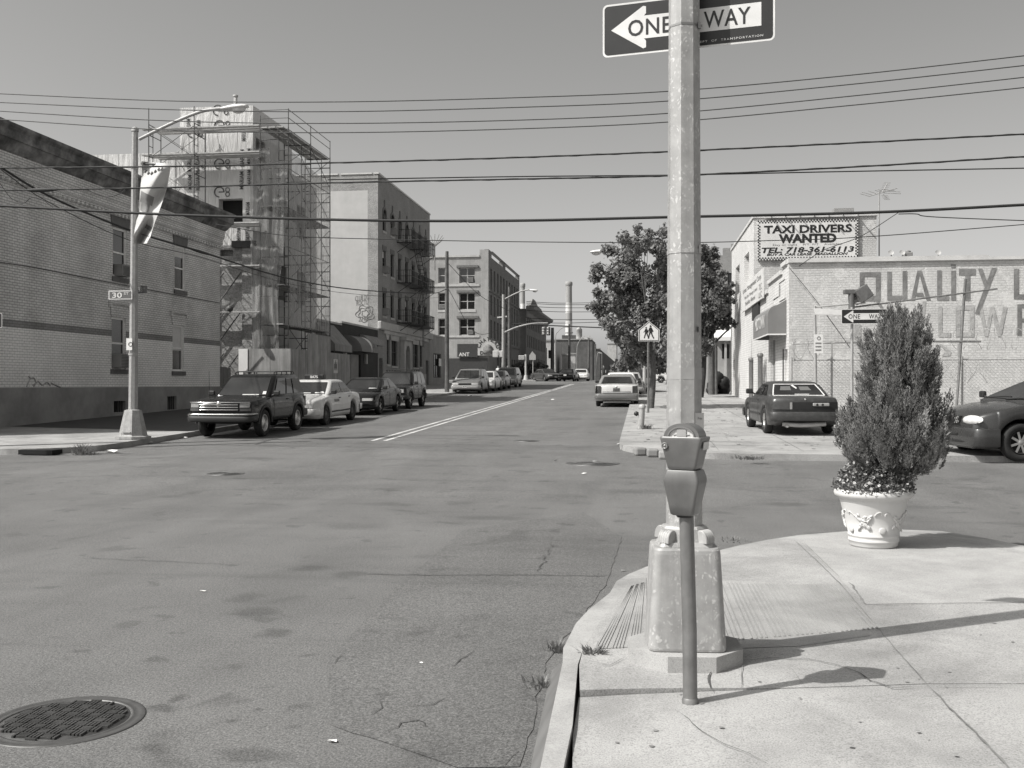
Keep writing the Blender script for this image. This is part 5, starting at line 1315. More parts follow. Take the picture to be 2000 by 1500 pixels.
for i, chx in enumerate('CHATEAU'):
    a = radians(165 - 25 * i); u = Vector((sin(a), 0, -cos(a))); v = Vector((cos(a), 0, sin(a))); text_polys(mb, chx, c + v * .95 - u * .16, u, v, .40, .48, bold=.04)
text_polys(mb, 'DINARI', (c.x - 1.0, CY - .63, zb + .08), (1, 0, 0), (0, 0, 1), 2.0, .45, bold=.04); mb.build('lettering', M['charcoal'], cv)
mb = MB(); mb.lathe([(.62, 0), (.62, .03), (.0001, .03)], 20, c + Vector((0, -.02, -.1)), M=Matrix.Rotation(pi / 2, 4, 'X')); mb.build('medallion', M['cornice'], cv)
mb = MB(); text_polys(mb, 'ANT', (xl + .2, CY - .58, zb - .1), (1, 0, 0), (0, 0, 1), 1.3, .45, bold=.01); mb.build('lettering', M['reflective'], cv)
fr = MB(); fr.box(-25.5, LX - .05, CY - .3, CY - .02, 2, zb - .35); fr.build('shopfront', M['charcoal'], ch)
aw = MB(); aw.prism([(0, 0), (1.2, -.55), (1.2, -.85), (0, -.5)], (-25, CY - .32, zb - .3), (0, -1, 0), (0, 0, 1), 6.2); aw.build('shop_awning', M['reflective'], ch)

K2 = 185.0
cb = thing('corniced_block', 'far dark brick block with a projecting cornice and a stepped pediment', 'building', (LX, CY2, 2.2)); zc = 13.2
mb = MB(); fw = [(CY2 + 2 + 2.7 * i, CY2 + 3.2 + 2.7 * i, z, z + 1.9) for i in range(11) for z in (4.0, 7.4, 10.4)]; wall(mb, 'X', LX + 1.0, 1, CY2 + .1, K2, 1, zc, fw, .3, 0, 0, 1); mb.quad((LX + 1, CY2 + .1, 1), (-40, CY2 + .1, 1), (-40, CY2 + .1, zc), (LX + 1, CY2 + .1, zc)); roofbox(mb, -40, LX + 1, CY2, K2, zc); mb.build('facade', [M['brickchat'], M['dark']], cb)
mb = MB(); pf = [(1, zc - 1.3), (1.2, zc - 1.2), (1.3, zc - .5), (2.2, zc), (2.3, zc + .3), (1, zc + .4)]; A = [(LX + d, CY2, z) for d, z in pf]; B = [(LX + d, K2 + .8, z) for d, z in pf]; n = len(pf); mb.add(A + B, [(i, n + i, n + (i + 1) % n, (i + 1) % n) for i in range(n)] + [tuple(range(n)), tuple(range(n, 2 * n))])
mb.prism([(CY2 + 3, zc + .4), (K2, zc + .4), (K2, zc + 1.0), (CY2 + 26, zc + .8), (CY2 + 22, zc + 1.5), (CY2 + 16, zc + 1.6), (CY2 + 12, zc + 2.2), (CY2 + 8, zc + 2.2), (CY2 + 5, zc + 1.0), (CY2 + 3, zc + .9)], (LX + .8, 0, 0), (0, 1, 0), (0, 0, 1), .4); mb.build('cornice', M['farmid'], cb)
# ================================================================ right side: garage buildings with painted signs
RX = 5.15; QY = 36.0; TYr = 47.0
lowb = thing('garage_building', 'low whitewashed brick garage with QUALITY and LOW painted large on its side wall', 'garage', (RX, QY, rise(QY)))
zq = 5.9
mb = MB(); wall(mb, 'Y', QY, -1, RX, 60, 0, zq); mb.build('side_wall', M['brickwhite'], lowb)
pD = (37.3, 38.6, rise(38) + .13, 2.95); pW = (36.35, 37.0, 1.75, 2.9); pR = (39.6, 41.0, rise(40) + .13, 3.4)
mb = MB()
seg = [(36, 37.6, zq), (37.6, 41.6, 5.68), (41.6, TYr, 5.35)]
for a, b, z in seg: wall(mb, 'X', RX, -1, a, b, 0, z, [h for h in (pD, pW, pR) if a <= h[0] < b], .25, 0, 0, 1)
mb.build('front_wall', [M['brickface'], M['dark']], lowb)
mb = MB(); mb.box(RX + .1, RX + .15, pR[0], pR[1], pR[2], pR[3]); mb.build('roller_door', M['cargrey'], lowb)
mb = MB(); mb.box(RX + .15, RX + .2, pD[0], pD[1], pD[2], pD[3]); mb.build('door', M['charcoal'], lowb)
window(lowb, 'X', RX, -1, pW, .15, 'white', 'glass', .05, 2, 1)
mb = MB(); xa = onY(1930, 500, QY).x
mb.box(RX - .03, xa, QY - .1, QY + .35, zq + .001, zq + .16); mb.box(xa, 60, QY - .1, QY + .35, zq + .001, zq + .10)
for a, b, z in seg: mb.box(RX - .08, RX + .3, a + (.36 if a == 36 else 0), b, z + .001, z + .15)
mb.build('coping', M['coping'], lowb); mb = MB(); roofbox(mb, RX, 60, QY, TYr, 5.3); mb.build('roof', M['tarpaper'], lowb)
mb = MB(); wall(mb, 'X', RX - .03, -1, 38.2, 40.2, 4.95, 5.4); a = (36.8, 38.4, 4.75, 5.45)
for p, q in (((a[0], a[2]), (a[1], a[2])), ((a[0], a[3]), (a[1], a[3])), ((a[0], a[2]), (a[0], a[3])), ((a[1], a[2]), (a[1], a[3]))): mb.beam((RX - .01, p[0], p[1]), (RX - .01, q[0], q[1]), .04)
mb.build('raised_panel', M['brickface'], lowb)
# painted letters: strokes given in a 4.545x enlargement of the photograph with origin (1640, 470)
S = 4.545
def stroke(mb, pts, dd=.012, mi=0): mb.add([onY(1640 + x / S, 470 + y / S, QY - dd) for x, y in pts], [tuple(range(len(pts)))], mi)
def rect(mb, x0, x1, y0, y1, dd=.012, mi=0): stroke(mb, [(x0, y0), (x1, y0), (x1, y1), (x0, y1)], dd, mi)
mb = MB()
rect(mb, 178, 219, 281, 536); rect(mb, 219, 320, 279, 320); rect(mb, 320, 363, 278, 536); rect(mb, 219, 320, 488, 536); stroke(mb, [(318, 538), (352, 538), (390, 598), (366, 606)])
rect(mb, 422, 462, 275, 531); rect(mb, 558, 599, 268, 531); rect(mb, 462, 558, 487, 531)
stroke(mb, [(690, 265), (709, 265), (709, 300), (668, 531), (632, 531)]); stroke(mb, [(709, 265), (728, 265), (809, 531), (770, 531), (709, 300)]); stroke(mb, [(684, 462), (738, 462), (750, 496), (677, 496)], .015)
rect(mb, 865, 906, 263, 531); rect(mb, 906, 971, 489, 531); rect(mb, 990, 1032, 266, 531); rect(mb, 990, 1030, 211, 243)
rect(mb, 1058, 1208, 250, 308); rect(mb, 1115, 1160, 308, 533)
stroke(mb, [(1226, 249), (1268, 249), (1322, 410), (1298, 450)]); stroke(mb, [(1352, 240), (1396, 240), (1237, 655), (1200, 648)], .015)
rect(mb, 1546, 1592, 250, 520); rect(mb, 1592, 1720, 476, 520)
rect(mb, 1577, 1617, 565, 845); rect(mb, 1617, 1720, 563, 600); rect(mb, 1617, 1720, 690, 726)
mb.build('painted_letters', M['muralink'], lowb)
mb = MB()
rect(mb, 875, 911, 585, 858); rect(mb, 911, 989, 818, 858); rect(mb, 1030, 1070, 578, 855); rect(mb, 1155, 1195, 578, 855); rect(mb, 1070, 1155, 578, 616); rect(mb, 1070, 1155, 815, 855)
stroke(mb, [(1232, 585), (1266, 585), (1318, 850), (1288, 850)]); stroke(mb, [(1340, 585), (1368, 585), (1318, 850), (1290, 850)], .014); stroke(mb, [(1340, 585), (1372, 585), (1432, 850), (1402, 850)], .016); stroke(mb, [(1452, 585), (1488, 585), (1434, 850), (1404, 850)], .018)
stroke(mb, [(736, 540), (768, 540), (744, 760), (716, 760)]); rect(mb, 130, 190, 745, 860)
mb.build('faded_letters', M['muralfade'], lowb); mb = MB()
stroke(mb, [(880, 920), (905, 920), (990, 985), (985, 1015), (960, 1000)]); rect(mb, 1048, 1066, 915, 1028); stroke(mb, [(930, 995), (985, 985), (985, 1022), (905, 1028)], .014)
mb.build('graffiti', M['muralfade'], lowb)
# awning
aw = thing('shop_awning', 'grey box awning with white lettering over the door of the pale garage front', 'awning', (4.6, 39, 3.4)); mb = MB()
y0, y1 = 36.6, 41.3; xo = 4.5; pf = [(RX - .01, 3.42), (xo, 3.42), (xo, 4.1)] + [(xo + .35 - .35 * cos(pi / 2 * i / 6), 4.1 + .38 * sin(pi / 2 * i / 6)) for i in range(1, 7)] + [(RX - .01, 4.66)]
A = [(x, y0, z) for x, z in pf]; B = [(x, y1, z) for x, z in pf]; n = len(pf)
mb.add(A + B, [(i, n + i, n + i + 1, i + 1) for i in range(1, n - 1)] + [tuple(range(n))[::-1], tuple(range(n, 2 * n))]); mb.build('canvas', M['awning'], aw)
mb = MB(); mb.box(xo - .012, xo, y0 - .01, y1 + .01, 3.40, 3.45); mb.box(xo, RX - .01, y0 - .014, y0 - .002, 3.40, 3.45); mb.build('trim', M['reflective'], aw)
mb = MB(); text_polys(mb, 'MIDTOWN', (xo - .002, 40.5, 3.72), (0, -1, 0), (0, 0, 1), 3.0, .48, bold=.03, depth=.014); mb.build('lettering', M['reflective'], aw)
sg = thing('company_sign', 'long white company signboard with grey lettering above the awning', 'sign', (RX - .1, 46, 5.3)); mb = MB(); mb.box(RX - .16, RX - .10, 42.3, 50.9, 5.22, 6.45); mb.build('board', M['reflective'], sg)
mb = MB(); o = RX - .155
for s, y, z, w_, h in (('Limos Management Corp.', 50.3, 6.0, 7.6, .3), ('We Also Manage Loans', 49.6, 5.68, 5.4, .2), ('Medallion Wanted', 49.2, 5.40, 4.2, .2), ('TLC', 43.6, 5.62, 1.0, .26), ('LLC', 43.6, 5.3, 1.0, .24)): text_polys(mb, s, (o, y, z), (0, -1, 0), (0, 0, 1), w_, h, depth=.014)
mb.build('lettering', M['steel'], sg)
mb = MB(); mb.box(RX - .1, RX - .02, 44.5, 46.9, 4.55, 5.2); mb.build('dark_box', M['charcoal'], sg)  # plain dark box below the board

tall = thing('taxi_office_building', 'pale two storey building carrying the TAXI DRIVERS WANTED board', 'building', (RX, TYr, rise(TYr)))
zt = 9.28; xr = onY(1712, 450, TYr).x
hw = [(49.0, 50.0, 5.6 + .9, 7.9), (53.6, 54.6, 6.0, 7.9)]; hw = [pr(1454, 1463, 496, 550, RX), pr(1437, 1444.5, 520, 575, RX)]
hw = [(min(a, b), max(a, b), c, d) for a, b, c, d in hw]
mb = MB(); wall(mb, 'X', RX, -1, TYr, 58.3, 0, zt, hw + [(56.3, 57.3, rise(57) + .1, 3.0)], .22, 0, 0, 1); mb.build('front_wall', [M['brickface'], M['brickface']], tall)
mb = MB(); wall(mb, 'Y', TYr, -1, RX, xr, 5.3, zt); wall(mb, 'X', xr, 1, TYr, 58.3, 5.3, zt); wall(mb, 'Y', 58.3, 1, RX, xr, 0, zt); mb.build('side_wall', M['brickwhite'], tall)
mb = MB(); mb.box(RX - .06, RX + .25, TYr - .05, 58.4, zt + .001, zt + .12); mb.box(RX + .25, xr + .05, TYr - .08, TYr + .25, zt + .001, zt + .1); roofbox(mb, RX, xr, TYr, 58.3, zt - .2); mb.build('coping', M['coping'], tall)
chy = thing('brick_chimney', 'short capped chimney on the roof behind the taxi board', 'chimney', onY(1648, 425, 50)); mb = MB(); a = pr(1632, 1664, 411, 428, 50, 'Y'); mb.box(a[0], a[1], 50, 50.7, a[2] - .6, a[3]); mb.box(a[0] - .08, a[1] + .08, 49.92, 50.78, a[3] - .12, a[3] + .1); mb.build('stack', M['bricktan'], chy)
tb = thing('taxi_billboard', 'white billboard with checkered border reading TAXI DRIVERS WANTED', 'billboard', onY(1577, 506, TYr - .1))
a = pr(1479.5, 1676, 429, 507, TYr - .12, 'Y'); bx0, bx1, bz0, bz1 = a; W_, H2_ = bx1 - bx0, bz1 - bz0; Yb = TYr - .13
mb = MB(); mb.box(bx0, bx1, Yb, TYr - .02, bz0, bz1); mb.build('panel', M['reflective'], tb)
mb = MB(); k = 34; c = W_ / 68
for i in range(68):
    for r in (0, 1):
        if (i + r) % 2 == 0:
            for zb_ in (bz0 + c * r, bz1 - c * (r + 1)): mb.quad((bx0 + i * c, Yb - .006, zb_), (bx0 + (i + 1) * c, Yb - .006, zb_), (bx0 + (i + 1) * c, Yb - .006, zb_ + c), (bx0 + i * c, Yb - .006, zb_ + c))
nv = int(H2_ / c)
for j in range(2, nv - 2):
    for r in (0, 1):
        if (j + r) % 2 == 0:
            for xb_ in (bx0 + c * r, bx1 - c * (r + 1)): z = bz0 + j * c; mb.quad((xb_, Yb - .006, z), (xb_ + c, Yb - .006, z), (xb_ + c, Yb - .006, z + c), (xb_, Yb - .006, z + c))
mb.build('checker_border', M['signblack'], tb)
mb = MB()
def line3(s, x0, x1, y0, y1, bold=0, shear=0):       # box in the 3.41x enlargement with origin (1420, 340)
    q = [1420 + x0 / 3.41, 1420 + x1 / 3.41, 340 + y0 / 3.41, 340 + y1 / 3.41]; r = pr(*q, Yb, 'Y')
    text_polys(mb, s, (r[0], Yb, r[2]), (1, 0, 0), (0, 0, 1), r[1] - r[0], r[3] - r[2], bold=bold, shear=shear, depth=.008)
line3('TAXI DRIVERS', 246, 832, 338, 392, .035); line3('WANTED', 343, 728, 397, 458, .05); line3('TEL: 718-361-6113', 230, 846, 484, 522, .03, .2); line3('BUY A CAR LEASE  MADALLION', 264, 804, 524, 541, .03, .25)
mb.build('lettering', M['signblack'], tb)
mb = MB(); line3('Day or night    P/T  F/T    Available', 305, 762, 462, 478); mb.build('small_lettering', M['steel'], tb)
mb = MB(); mb.box(bx0 + .3, bx1, Yb - .06, TYr - .1, bz1 + .10, bz1 + .2); 
for i in range(7): x = bx0 + .6 + i * W_ / 7; mb.beam((x, TYr - .1, bz1 + .15), (x, TYr - .55, bz1 + .22), .04)
mb.build('lamp_rail', M['coping'], tb)

an = thing('tv_antenna', 'spindly television antenna on a mast beside the taxi board', 'antenna', onY(1716, 498, 48)); mb = MB()
f = lambda x, y, Y=48.0: onY(1680 + x / 6.25, 340 + y / 6.25, Y)
mb.tube([f(232, 1000), f(232, 215)], .03, 6); mb.tube([f(105, 272), f(450, 172)], .022, 5)
for a, b, c, d in ((0, 240, 110, 272), (20, 220, 160, 258), (100, 207, 208, 242), (180, 197, 262, 226), (215, 188, 300, 215), (270, 190, 420, 200), (300, 205, 490, 218), (285, 230, 500, 240)): mb.tube([f(a, b), f(c, d)], .014, 4)
mb.tube([f(275, 215), f(332, 110)], .018, 5); mb.tube([f(280, 245), f(330, 300)], .018, 5)
for i in range(5): y = 108 + 25 * i; x = 330 - 12 * i; mb.tube([f(x - 45, y), f(x + 42, y)], .012, 4)
for i in range(4): y = 262 + 16 * i; x = 300 + 9 * i; mb.tube([f(x - 38, y), f(x + 38, y)], .012, 4)
mb.build('mast_and_elements', M['signgrey'], an)
for px, lb in ((1741, 'small white dish on the garage roof nearest the antenna mast'), (1763, 'small white dish on the garage roof beside the roof vent'), (1833, 'small white dish on the garage roof, farthest right')):
    t = thing('roof_dish', lb, 'satellite dish', onY(px, 499, 40), 'little dishes on the garage roof'); mb = MB(); c = onY(px - 1, 494, 40)
    mb.lathe([(.0001, 0), (.07, .012), (.11, .035)], 14, c, M=Matrix.Rotation(radians(60), 4, 'X')); mb.tube([c, c + Vector((.05, 0, -.35))], .02, 5); mb.build('reflector', M['far'], t)
mb = MB(); a = pr(1769, 1783, 492, 500, 40, 'Y'); mb.cbox(a[0], a[1], 40, 40.4, a[2] - .2, a[3], .03); mb.lathe([(.08, .0), (.12, .05), (.0001, .1)], 10, ((a[0] + a[1]) / 2, 40.2, a[3])); solo(mb, 'roof_vent', M['farmid'], 'squat dark vent on the garage roof between two white dishes', 'vent')

# bollards, fence, lights, poles by the garage
def bollard(px, py, h, label, r=.085):
    c = grd(px, py, KH); t = thing('steel_bollard', label, 'bollard', c, 'steel bollards in front of the garage'); mb = MB(); mb.tube([c, c + Vector((0, 0, h))], r, 14); mb.lathe([(r * 1.25, h - .12), (r * 1.3, h - .02), (r * .9, h + .03), (.0001, h + .04)], 14, c); mb.build('post', M['meterpost'], t)
bollard(1467, 786, 2.05, 'tall grey bollard at the left edge of the garage front', .1); bollard(1485, 795, 2.2, 'tall grey bollard closer to the grey coupe', .1)
FY = 33.0
fe = thing('chain_link_fence', 'chain link fence with razor wire in front of the painted garage wall', 'fence', (12, FY, rise(FY) + .13)); g = rise(FY) + .12
xa, xb, ft = onY(1546, 720, FY).x, 26.0, onY(1900, 702, FY)[2]
mb = MB(); s = .115; n = int((xb - xa + (ft - g)) / s); hh = ft - g
for i in range(n):
    x = xa - hh + i * s
    for d in (1, -1):
        x0, x1 = (x, x + hh) if d == 1 else (x + hh, x); z0, z1 = g, ft
        lo, hi = min(x0, x1), max(x0, x1)
        if hi <= xa or lo >= xb: continue
        if lo < xa: t = (xa - x0) / (x1 - x0); (x0, z0) if False else None
        p, q = Vector((x0, FY, z0)), Vector((x1, FY, z1))
        for end in (0, 1):
            if p.x < xa: p = p.lerp(q, (xa - p.x) / (q.x - p.x))
            if q.x < xa: q = q.lerp(p, (xa - q.x) / (p.x - q.x))
        mb.tube([p, q], .0045, 3, cap=False)
mb.build('wire_mesh', M['signgrey'], fe)
mb = MB()
for px in (1546, 1625, 1700, 1760, 1880): x = onY(px, 750, FY).x; mb.tube([(x, FY + .04, g - .1), (x, FY + .04, ft + (.1 if px != 1700 else .6))], .035, 8)
for x in (13.8, 17, 20, 23): mb.tube([(x, FY + .04, g - .1), (x, FY + .04, ft + .1)], .035, 8)
mb.tube([(xa, FY + .04, ft), (xb, FY + .04, ft)], .026, 8); q0, q1 = onY(1546, 672, FY), onY(1705, 668, FY); mb.tube([q0, q1], .022, 6)
for a, b in ((1550, 1550), (1625, 1625)): mb.tube([onY(a, 705, FY), onY(b, 668, FY)], .02, 6)
mb.build('posts_and_rails', M['galv2'], fe)
mb = MB()
def coil(px0, px1, py, r, turns):
    a, b = onY(px0, py, FY), onY(px1, py, FY); m = turns * 14
    mb.tube([a.lerp(b, i / m) + Vector((.1 * sin(i * .7), r * cos(2 * pi * i / 14) * .6, r * sin(2 * pi * i / 14))) for i in range(m + 1)], .007, 4)
coil(1546, 1600, 682, .32, 4); coil(1846, 2060, 662, .33, 9); coil(1846, 1930, 730, .3, 3); mb.build('razor_wire', M['signgrey'], fe)
mb = MB(); t0, t1 = onY(1886, 545, FY - .1), onY(1866, 835, FY - .1); t1.z = g - .1; t0.x = t1.x + .3; mb.tube([t1, t0], .042, 8); mb.tube([onY(1822, 667, FY - .12), onY(1916, 667, FY - .12)], .035, 6); mb.tube([onY(1660, 601, FY - .14), onY(1948, 564, FY - .14)], .03, 6)
solo(mb, 'leaning_post', M['meterpost'], 'tall leaning steel post with two cross bars in front of the painted LOW lettering', 'post')
# sign lamp and floodlight on their pole
lp = thing('sign_light_pole', 'thin pole carrying a long tilted sign light beside the fence', 'light', onY(1594, 790, FY - .3)); mb = MB(); b = onY(1594, 745, FY - .3)
mb.tube([(b.x, FY - .3, g - .1), onY(1591, 598, FY - .3)], .05, 8); mb.tube([onY(1591, 600, FY - .3), onY(1690, 591, FY - .3)], .035, 6); mb.build('pole', M['galv2'], lp)
mb = MB(); a, b = onY(1590, 602, FY - .45), onY(1645, 606, FY - .45); mb.prism([(0, 0), ((b - a).length, -.06), ((b - a).length, -.22), (.05, -.20)], a, (1, 0, 0), (0, 0, 1), -.22); mb.build('light_housing', M['reflective'], lp)
mb = MB(); text_polys(mb, 'B', onY(1594, 690, FY - .36) , (1, 0, 0), (0, 0, 1), .12, .18); c0, c1 = onY(1590, 690, FY - .34), onY(1607, 653, FY - .34)
t = thing('small_white_sign', 'small white notice on the thin light pole by the fence', 'sign', c0); m2 = MB(); m2.box(c0.x, c1.x, FY - .36, FY - .345, c0.z, c1.z); m2.build('plate', M['reflective'], t)
m3 = MB(); n_ = onY(1599, 662, FY - .365)
for k in range(3): m3.box(c0.x + .04, c1.x - .05, FY - .366, FY - .362, c0.z + .08 + .11 * k, c0.z + .12 + .11 * k)
m3.lathe([(.06, 0), (.06, .004), (.04, .004), (.04, 0)], 14, (c1.x - .13, FY - .366, c1.z - .12), M=Matrix.Rotation(pi / 2, 4, 'X')); m3.build('print', M['steel'], t)
fd = thing('floodlight', 'boxy floodlight tilted towards the painted garage wall', 'floodlight', onY(1672, 600, FY - .3)); mb = MB()
f = lambda x, y, Y: onY(1640 + x / S, 470 + y / S, Y)
Mx = Matrix.Translation(f(178, 490, FY - .2)) @ Matrix.Rotation(radians(-33), 4, 'Y') @ Matrix.Rotation(radians(15), 4, 'Z'); mb.cbox(-.16, .30, -.25, .25, -.22, .22, .03, M=Mx); mb.build('lamp_box', M['meter'], fd)
mb = MB(); c = f(105, 530, FY - .3); mb.tube([c + Vector((0, 0, -.3)), c + Vector((0, 0, .28))], .1, 10); mb.cbox(c.x - .25, c.x + .25, FY - .4, FY - .2, c.z + .2, c.z + .34, .02); mb.tube([c, f(165, 490, FY - .25)], .05, 6); mb.build('bracket', M['meter'], fd)

p = onY(1664, 700, 21.4); p.z = rise(21.4) + .1
def sign_pole(c, top, label, r=.03, lean=0, grp=None):
    t = thing('sign_pole', label, 'sign pole', c, grp); mb = MB(); mb.tube([c - Vector((0, 0, .05)), Vector((c.x + lean, c.y, top))], r, 8); mb.build('pole', M['galv2'], t); return t
sp = sign_pole(p, onY(1664, 600, 21.4)[2], 'thin steel sign pole behind the potted juniper')
c = onY(1688, 618, 21.33); one_way('one_way_sign', 'ONE WAY sign partly hidden by the potted juniper', c, (1, .0, 0), .915, .305)
c = onY(-36, 626, 19.2); one_way('one_way_sign', 'ONE WAY sign cut off at the left edge, only its right end visible', c, (1, .02, 0), .915, .305); sign_pole(Vector((c.x, 19.25, rise(19) + .13)), c.z + .2, 'sign pole just outside the left edge')

# ---- kerbside: school sign, pipe bollard, block, storm drain
b = grd(1266, 806, KH); sw = thing('school_crossing_sign', 'pentagonal school crossing sign with two walking figures, in front of the leafy street tree', 'sign', b); Yp = b.y
mb = MB(); mb.tube([b, (b.x, Yp, onY(1268, 630, Yp)[2])], .042, 8); mb.build('pole', M['meterpost'], sw)
F_ = lambda x, y, d=0: onY(1120 + x / 4.168, 420 + y / 4.168, Yp - .06 - d)
pent = [(528, 1027), (528, 935), (615, 864), (702, 935), (702, 1027)]
mb = MB(); P0 = [F_(*q) for q in pent]; mb.add(P0 + [q + Vector((0, .012, 0)) for q in P0], [tuple(range(5)), tuple(range(5, 10))[::-1]] + [(i, (i + 1) % 5, 5 + (i + 1) % 5, 5 + i) for i in range(5)]); mb.build('plate', M['reflective'], sw)
cx_, cy_2 = 615, 958
mb = MB(); sc_ = lambda q, k: (cx_ + (q[0] - cx_) * k, cy_2 + (q[1] - cy_2) * k)
A = [F_(*sc_(q, .94), .004) for q in pent]; B = [F_(*sc_(q, .875), .004) for q in pent]; mb.add(A + B, [(i, (i + 1) % 5, 5 + (i + 1) % 5, 5 + i) for i in range(5)])
mb.build('border', M['signblack'], sw)
mb = MB()
def figure(cx, hy, s):        # a walking figure in silhouette
    mb.add([F_(cx + 8.5 * s * cos(k * pi / 6), hy + 8.5 * s * sin(k * pi / 6), .006) for k in range(12)], [tuple(range(12))])
    def pg(*q): mb.add([F_(cx + x * s, hy + y * s, .006) for x, y in q], [tuple(range(len(q)))])
    pg((-9, 11), (9, 11), (14, 22), (13, 55), (-11, 55), (-12, 30)); pg((-9, 11), (-2, 16), (-14, 38), (-24, 48), (-28, 44), (-18, 34)); pg((9, 12), (16, 24), (24, 44), (18, 50), (10, 40))
    pg((-11, 54), (2, 54), (-8, 78), (-14, 104), (-24, 104), (-18, 78)); pg((0, 54), (13, 54), (19, 78), (32, 100), (24, 106), (10, 82))
figure(592, 918, .82); figure(628, 905, .97); mb.build('figures', M['signblack'], sw)
b = grd(1251, 838, KH); hy = thing('pipe_bollard', 'short worn pipe bollard with a pale cap at the right kerb', 'bollard', b); mb = MB(); top = onY(1254, 796, b.y); mb.tube([b, top], [.095, .085], 14); mb.lathe([(.1, -.02), (.105, .04), (.07, .09), (.0001, .10)], 14, top); mb.build('pipe', M['galv2'], hy)
mb = MB(); q = onY(1243, 808, b.y); mb.lathe([(.0001, -.07), (.06, -.04), (.07, 0), (.06, .04), (.0001, .07)], 12, q); mb.build('side_cap', M['black'], hy)
c = grd(1257, 770, KH); t = thing('concrete_block', 'pale concrete block with a post on it behind the school sign pole', 'block', c); mb = MB(); mb.cbox(c.x - .13, c.x + .13, c.y, c.y + .4, c.z - .05, c.z + .52, .03); mb.tube([(c.x + .05, c.y + .2, c.z + .52), (c.x + .05, c.y + .2, c.z + 2.6)], .1, 10); mb.build('block', M['stone'], t)
c = grd(1282, 893, 0); t = thing('storm_drain', 'broken dark storm drain stone at the far right corner', 'drain', c); mb = MB()
for i, (x, y) in enumerate(((1252, 890), (1275, 893), (1298, 897))): q = grd(x, y, 0); mb.cbox(q.x - .12, q.x + .12, q.y - .05, q.y + .25, q.z, q.z + .17, .04, M=Matrix.Translation(q) @ Matrix.Rotation(.25 - .2 * i, 4, 'Z') @ Matrix.Translation(-q))
mb.build('stones', M['farmid'], t)

# ---- trees
def leafy(mb, clumps, n_per, size, rs, inner=.35):
    tot = sum(c[3] ** 2 for c in clumps)
    for cx, cy, cz, r in clumps:
        for _ in range(int(n_per * r * r)):
            a = rs.uniform(0, 2 * pi); h = rs.uniform(-1, 1); q = sqrt(1 - h * h); d = Vector((q * cos(a), q * sin(a), h))
            k = .72 + .34 * noise.noise(Vector((cx + d.x * 1.7, cy + d.y * 1.7, cz + d.z * 1.7)) * 1.3) + .16 * noise.noise(Vector((cx + d.x * 5, cy + d.y * 5, cz + d.z * 5)))
            p = Vector((cx, cy, cz)) + d * r * k * (rs.random() ** inner)
            n = (d * .6 + Vector((rs.uniform(-1, 1), rs.uniform(-1, 1), rs.uniform(-.2, 1.2)))).normalized(); s = n.cross(Vector((rs.uniform(-1, 1), rs.uniform(-1, 1), rs.uniform(-1, 1)))).normalized(); t = n.cross(s); L = size * rs.uniform(.6, 1.25)
            mb.add([p - s * L * .5, p + t * L * .36 - s * L * .1, p + s * L * .5 + n * L * .1, p - t * L * .36 - s * L * .1], [(0, 1, 2, 3)])
def tree(label, base, clumps, trunk_r, fork, mat='leaf', bark='bark', n_per=800, size=.2, seed=1, name='street_tree', grp='trees along the avenue'):
    rs = random.Random(seed); t = thing(name, label, 'tree', base, grp); mb = MB(); f = Vector(fork); sub_ = []
    for cx, cy, cz, r in clumps:
        for _ in range(7 if r > .5 else 3):
            a = rs.uniform(0, 6.28); h = rs.uniform(-.8, 1); q = sqrt(1 - min(1, h * h)); sub_.append((cx + r * .78 * q * cos(a), cy + r * .78 * q * sin(a), cz + r * .78 * h, r * rs.uniform(.26, .46)))
    mb.tube(spline([base - Vector((0, 0, .1)), base.lerp(f, .5) + Vector((.05, 0, 0)), f]), [trunk_r * (1.15 - .5 * i / 12) for i in range(13)], 10)
    for cx, cy, cz, r in clumps:
        q = Vector((cx, cy, cz)); m = f.lerp(q, .5) + Vector((rs.uniform(-.2, .2), rs.uniform(-.2, .2), rs.uniform(-.1, .3))); mb.tube(spline([f, m, q]), [trunk_r * (.5 - .42 * i / 12) for i in range(13)], 6)
        for _ in range(2): e = q + Vector((rs.uniform(-1, 1), rs.uniform(-1, 1), rs.uniform(-.3, 1))) * r * .7; mb.tube([m, e], [trunk_r * .16, trunk_r * .04], 4)
    mb.build('trunk', M[bark], t); mb = MB(); leafy(mb, [(a, b_, c_, d * .80) for a, b_, c_, d in clumps], n_per * .95, size, rs, .5); leafy(mb, sub_, n_per * 1.0, size, rs, .5); mb.build('crown', M[mat], t); return t
def px_clumps(lst, Y, dy=1.3, seed=1):
    rs = random.Random(seed); o = []
    for px, py, r in lst: Yc = Y + rs.uniform(-dy, dy); q = onY(px, py, Yc); o.append((q.x, Yc, q.z, r * Yc / F * 1.02))
    return o
b = grd(1270, 797, KH)
tree('large leafy maple at the kerb left of the near lamp post', b, px_clumps([(1245, 478, 40), (1222, 505, 48), (1285, 478, 30), (1296, 452, 18), (1300, 505, 40), (1200, 540, 46), (1250, 545, 60), (1300, 565, 50), (1178, 590, 34), (1160, 598, 18), (1215, 598, 55), (1262, 612, 58), (1310, 620, 45), (1205, 645, 40), (1240, 672, 44), (1226, 700, 26), (1300, 672, 42), (1262, 700, 30), (1325, 530, 40), (1330, 600, 40)], b.y, 1.4), .13, onY(1276, 690, b.y), n_per=1050, size=.15, seed=3)
b = Vector((3.1, 54, rise(54) + KH))
tree('darker maple hanging over the pavement right of the near lamp post', b, px_clumps([(1378, 500, 26), (1385, 540, 32), (1410, 565, 26), (1392, 590, 36), (1420, 585, 18), (1415, 628, 24), (1385, 635, 34), (1378, 680, 30), (1345, 560, 50), (1350, 640, 50), (1434, 632, 10)], b.y, 1.0, 2), .17, onY(1376, 690, b.y), mat='leaf2', bark='bark2', n_per=950, size=.17, seed=5)
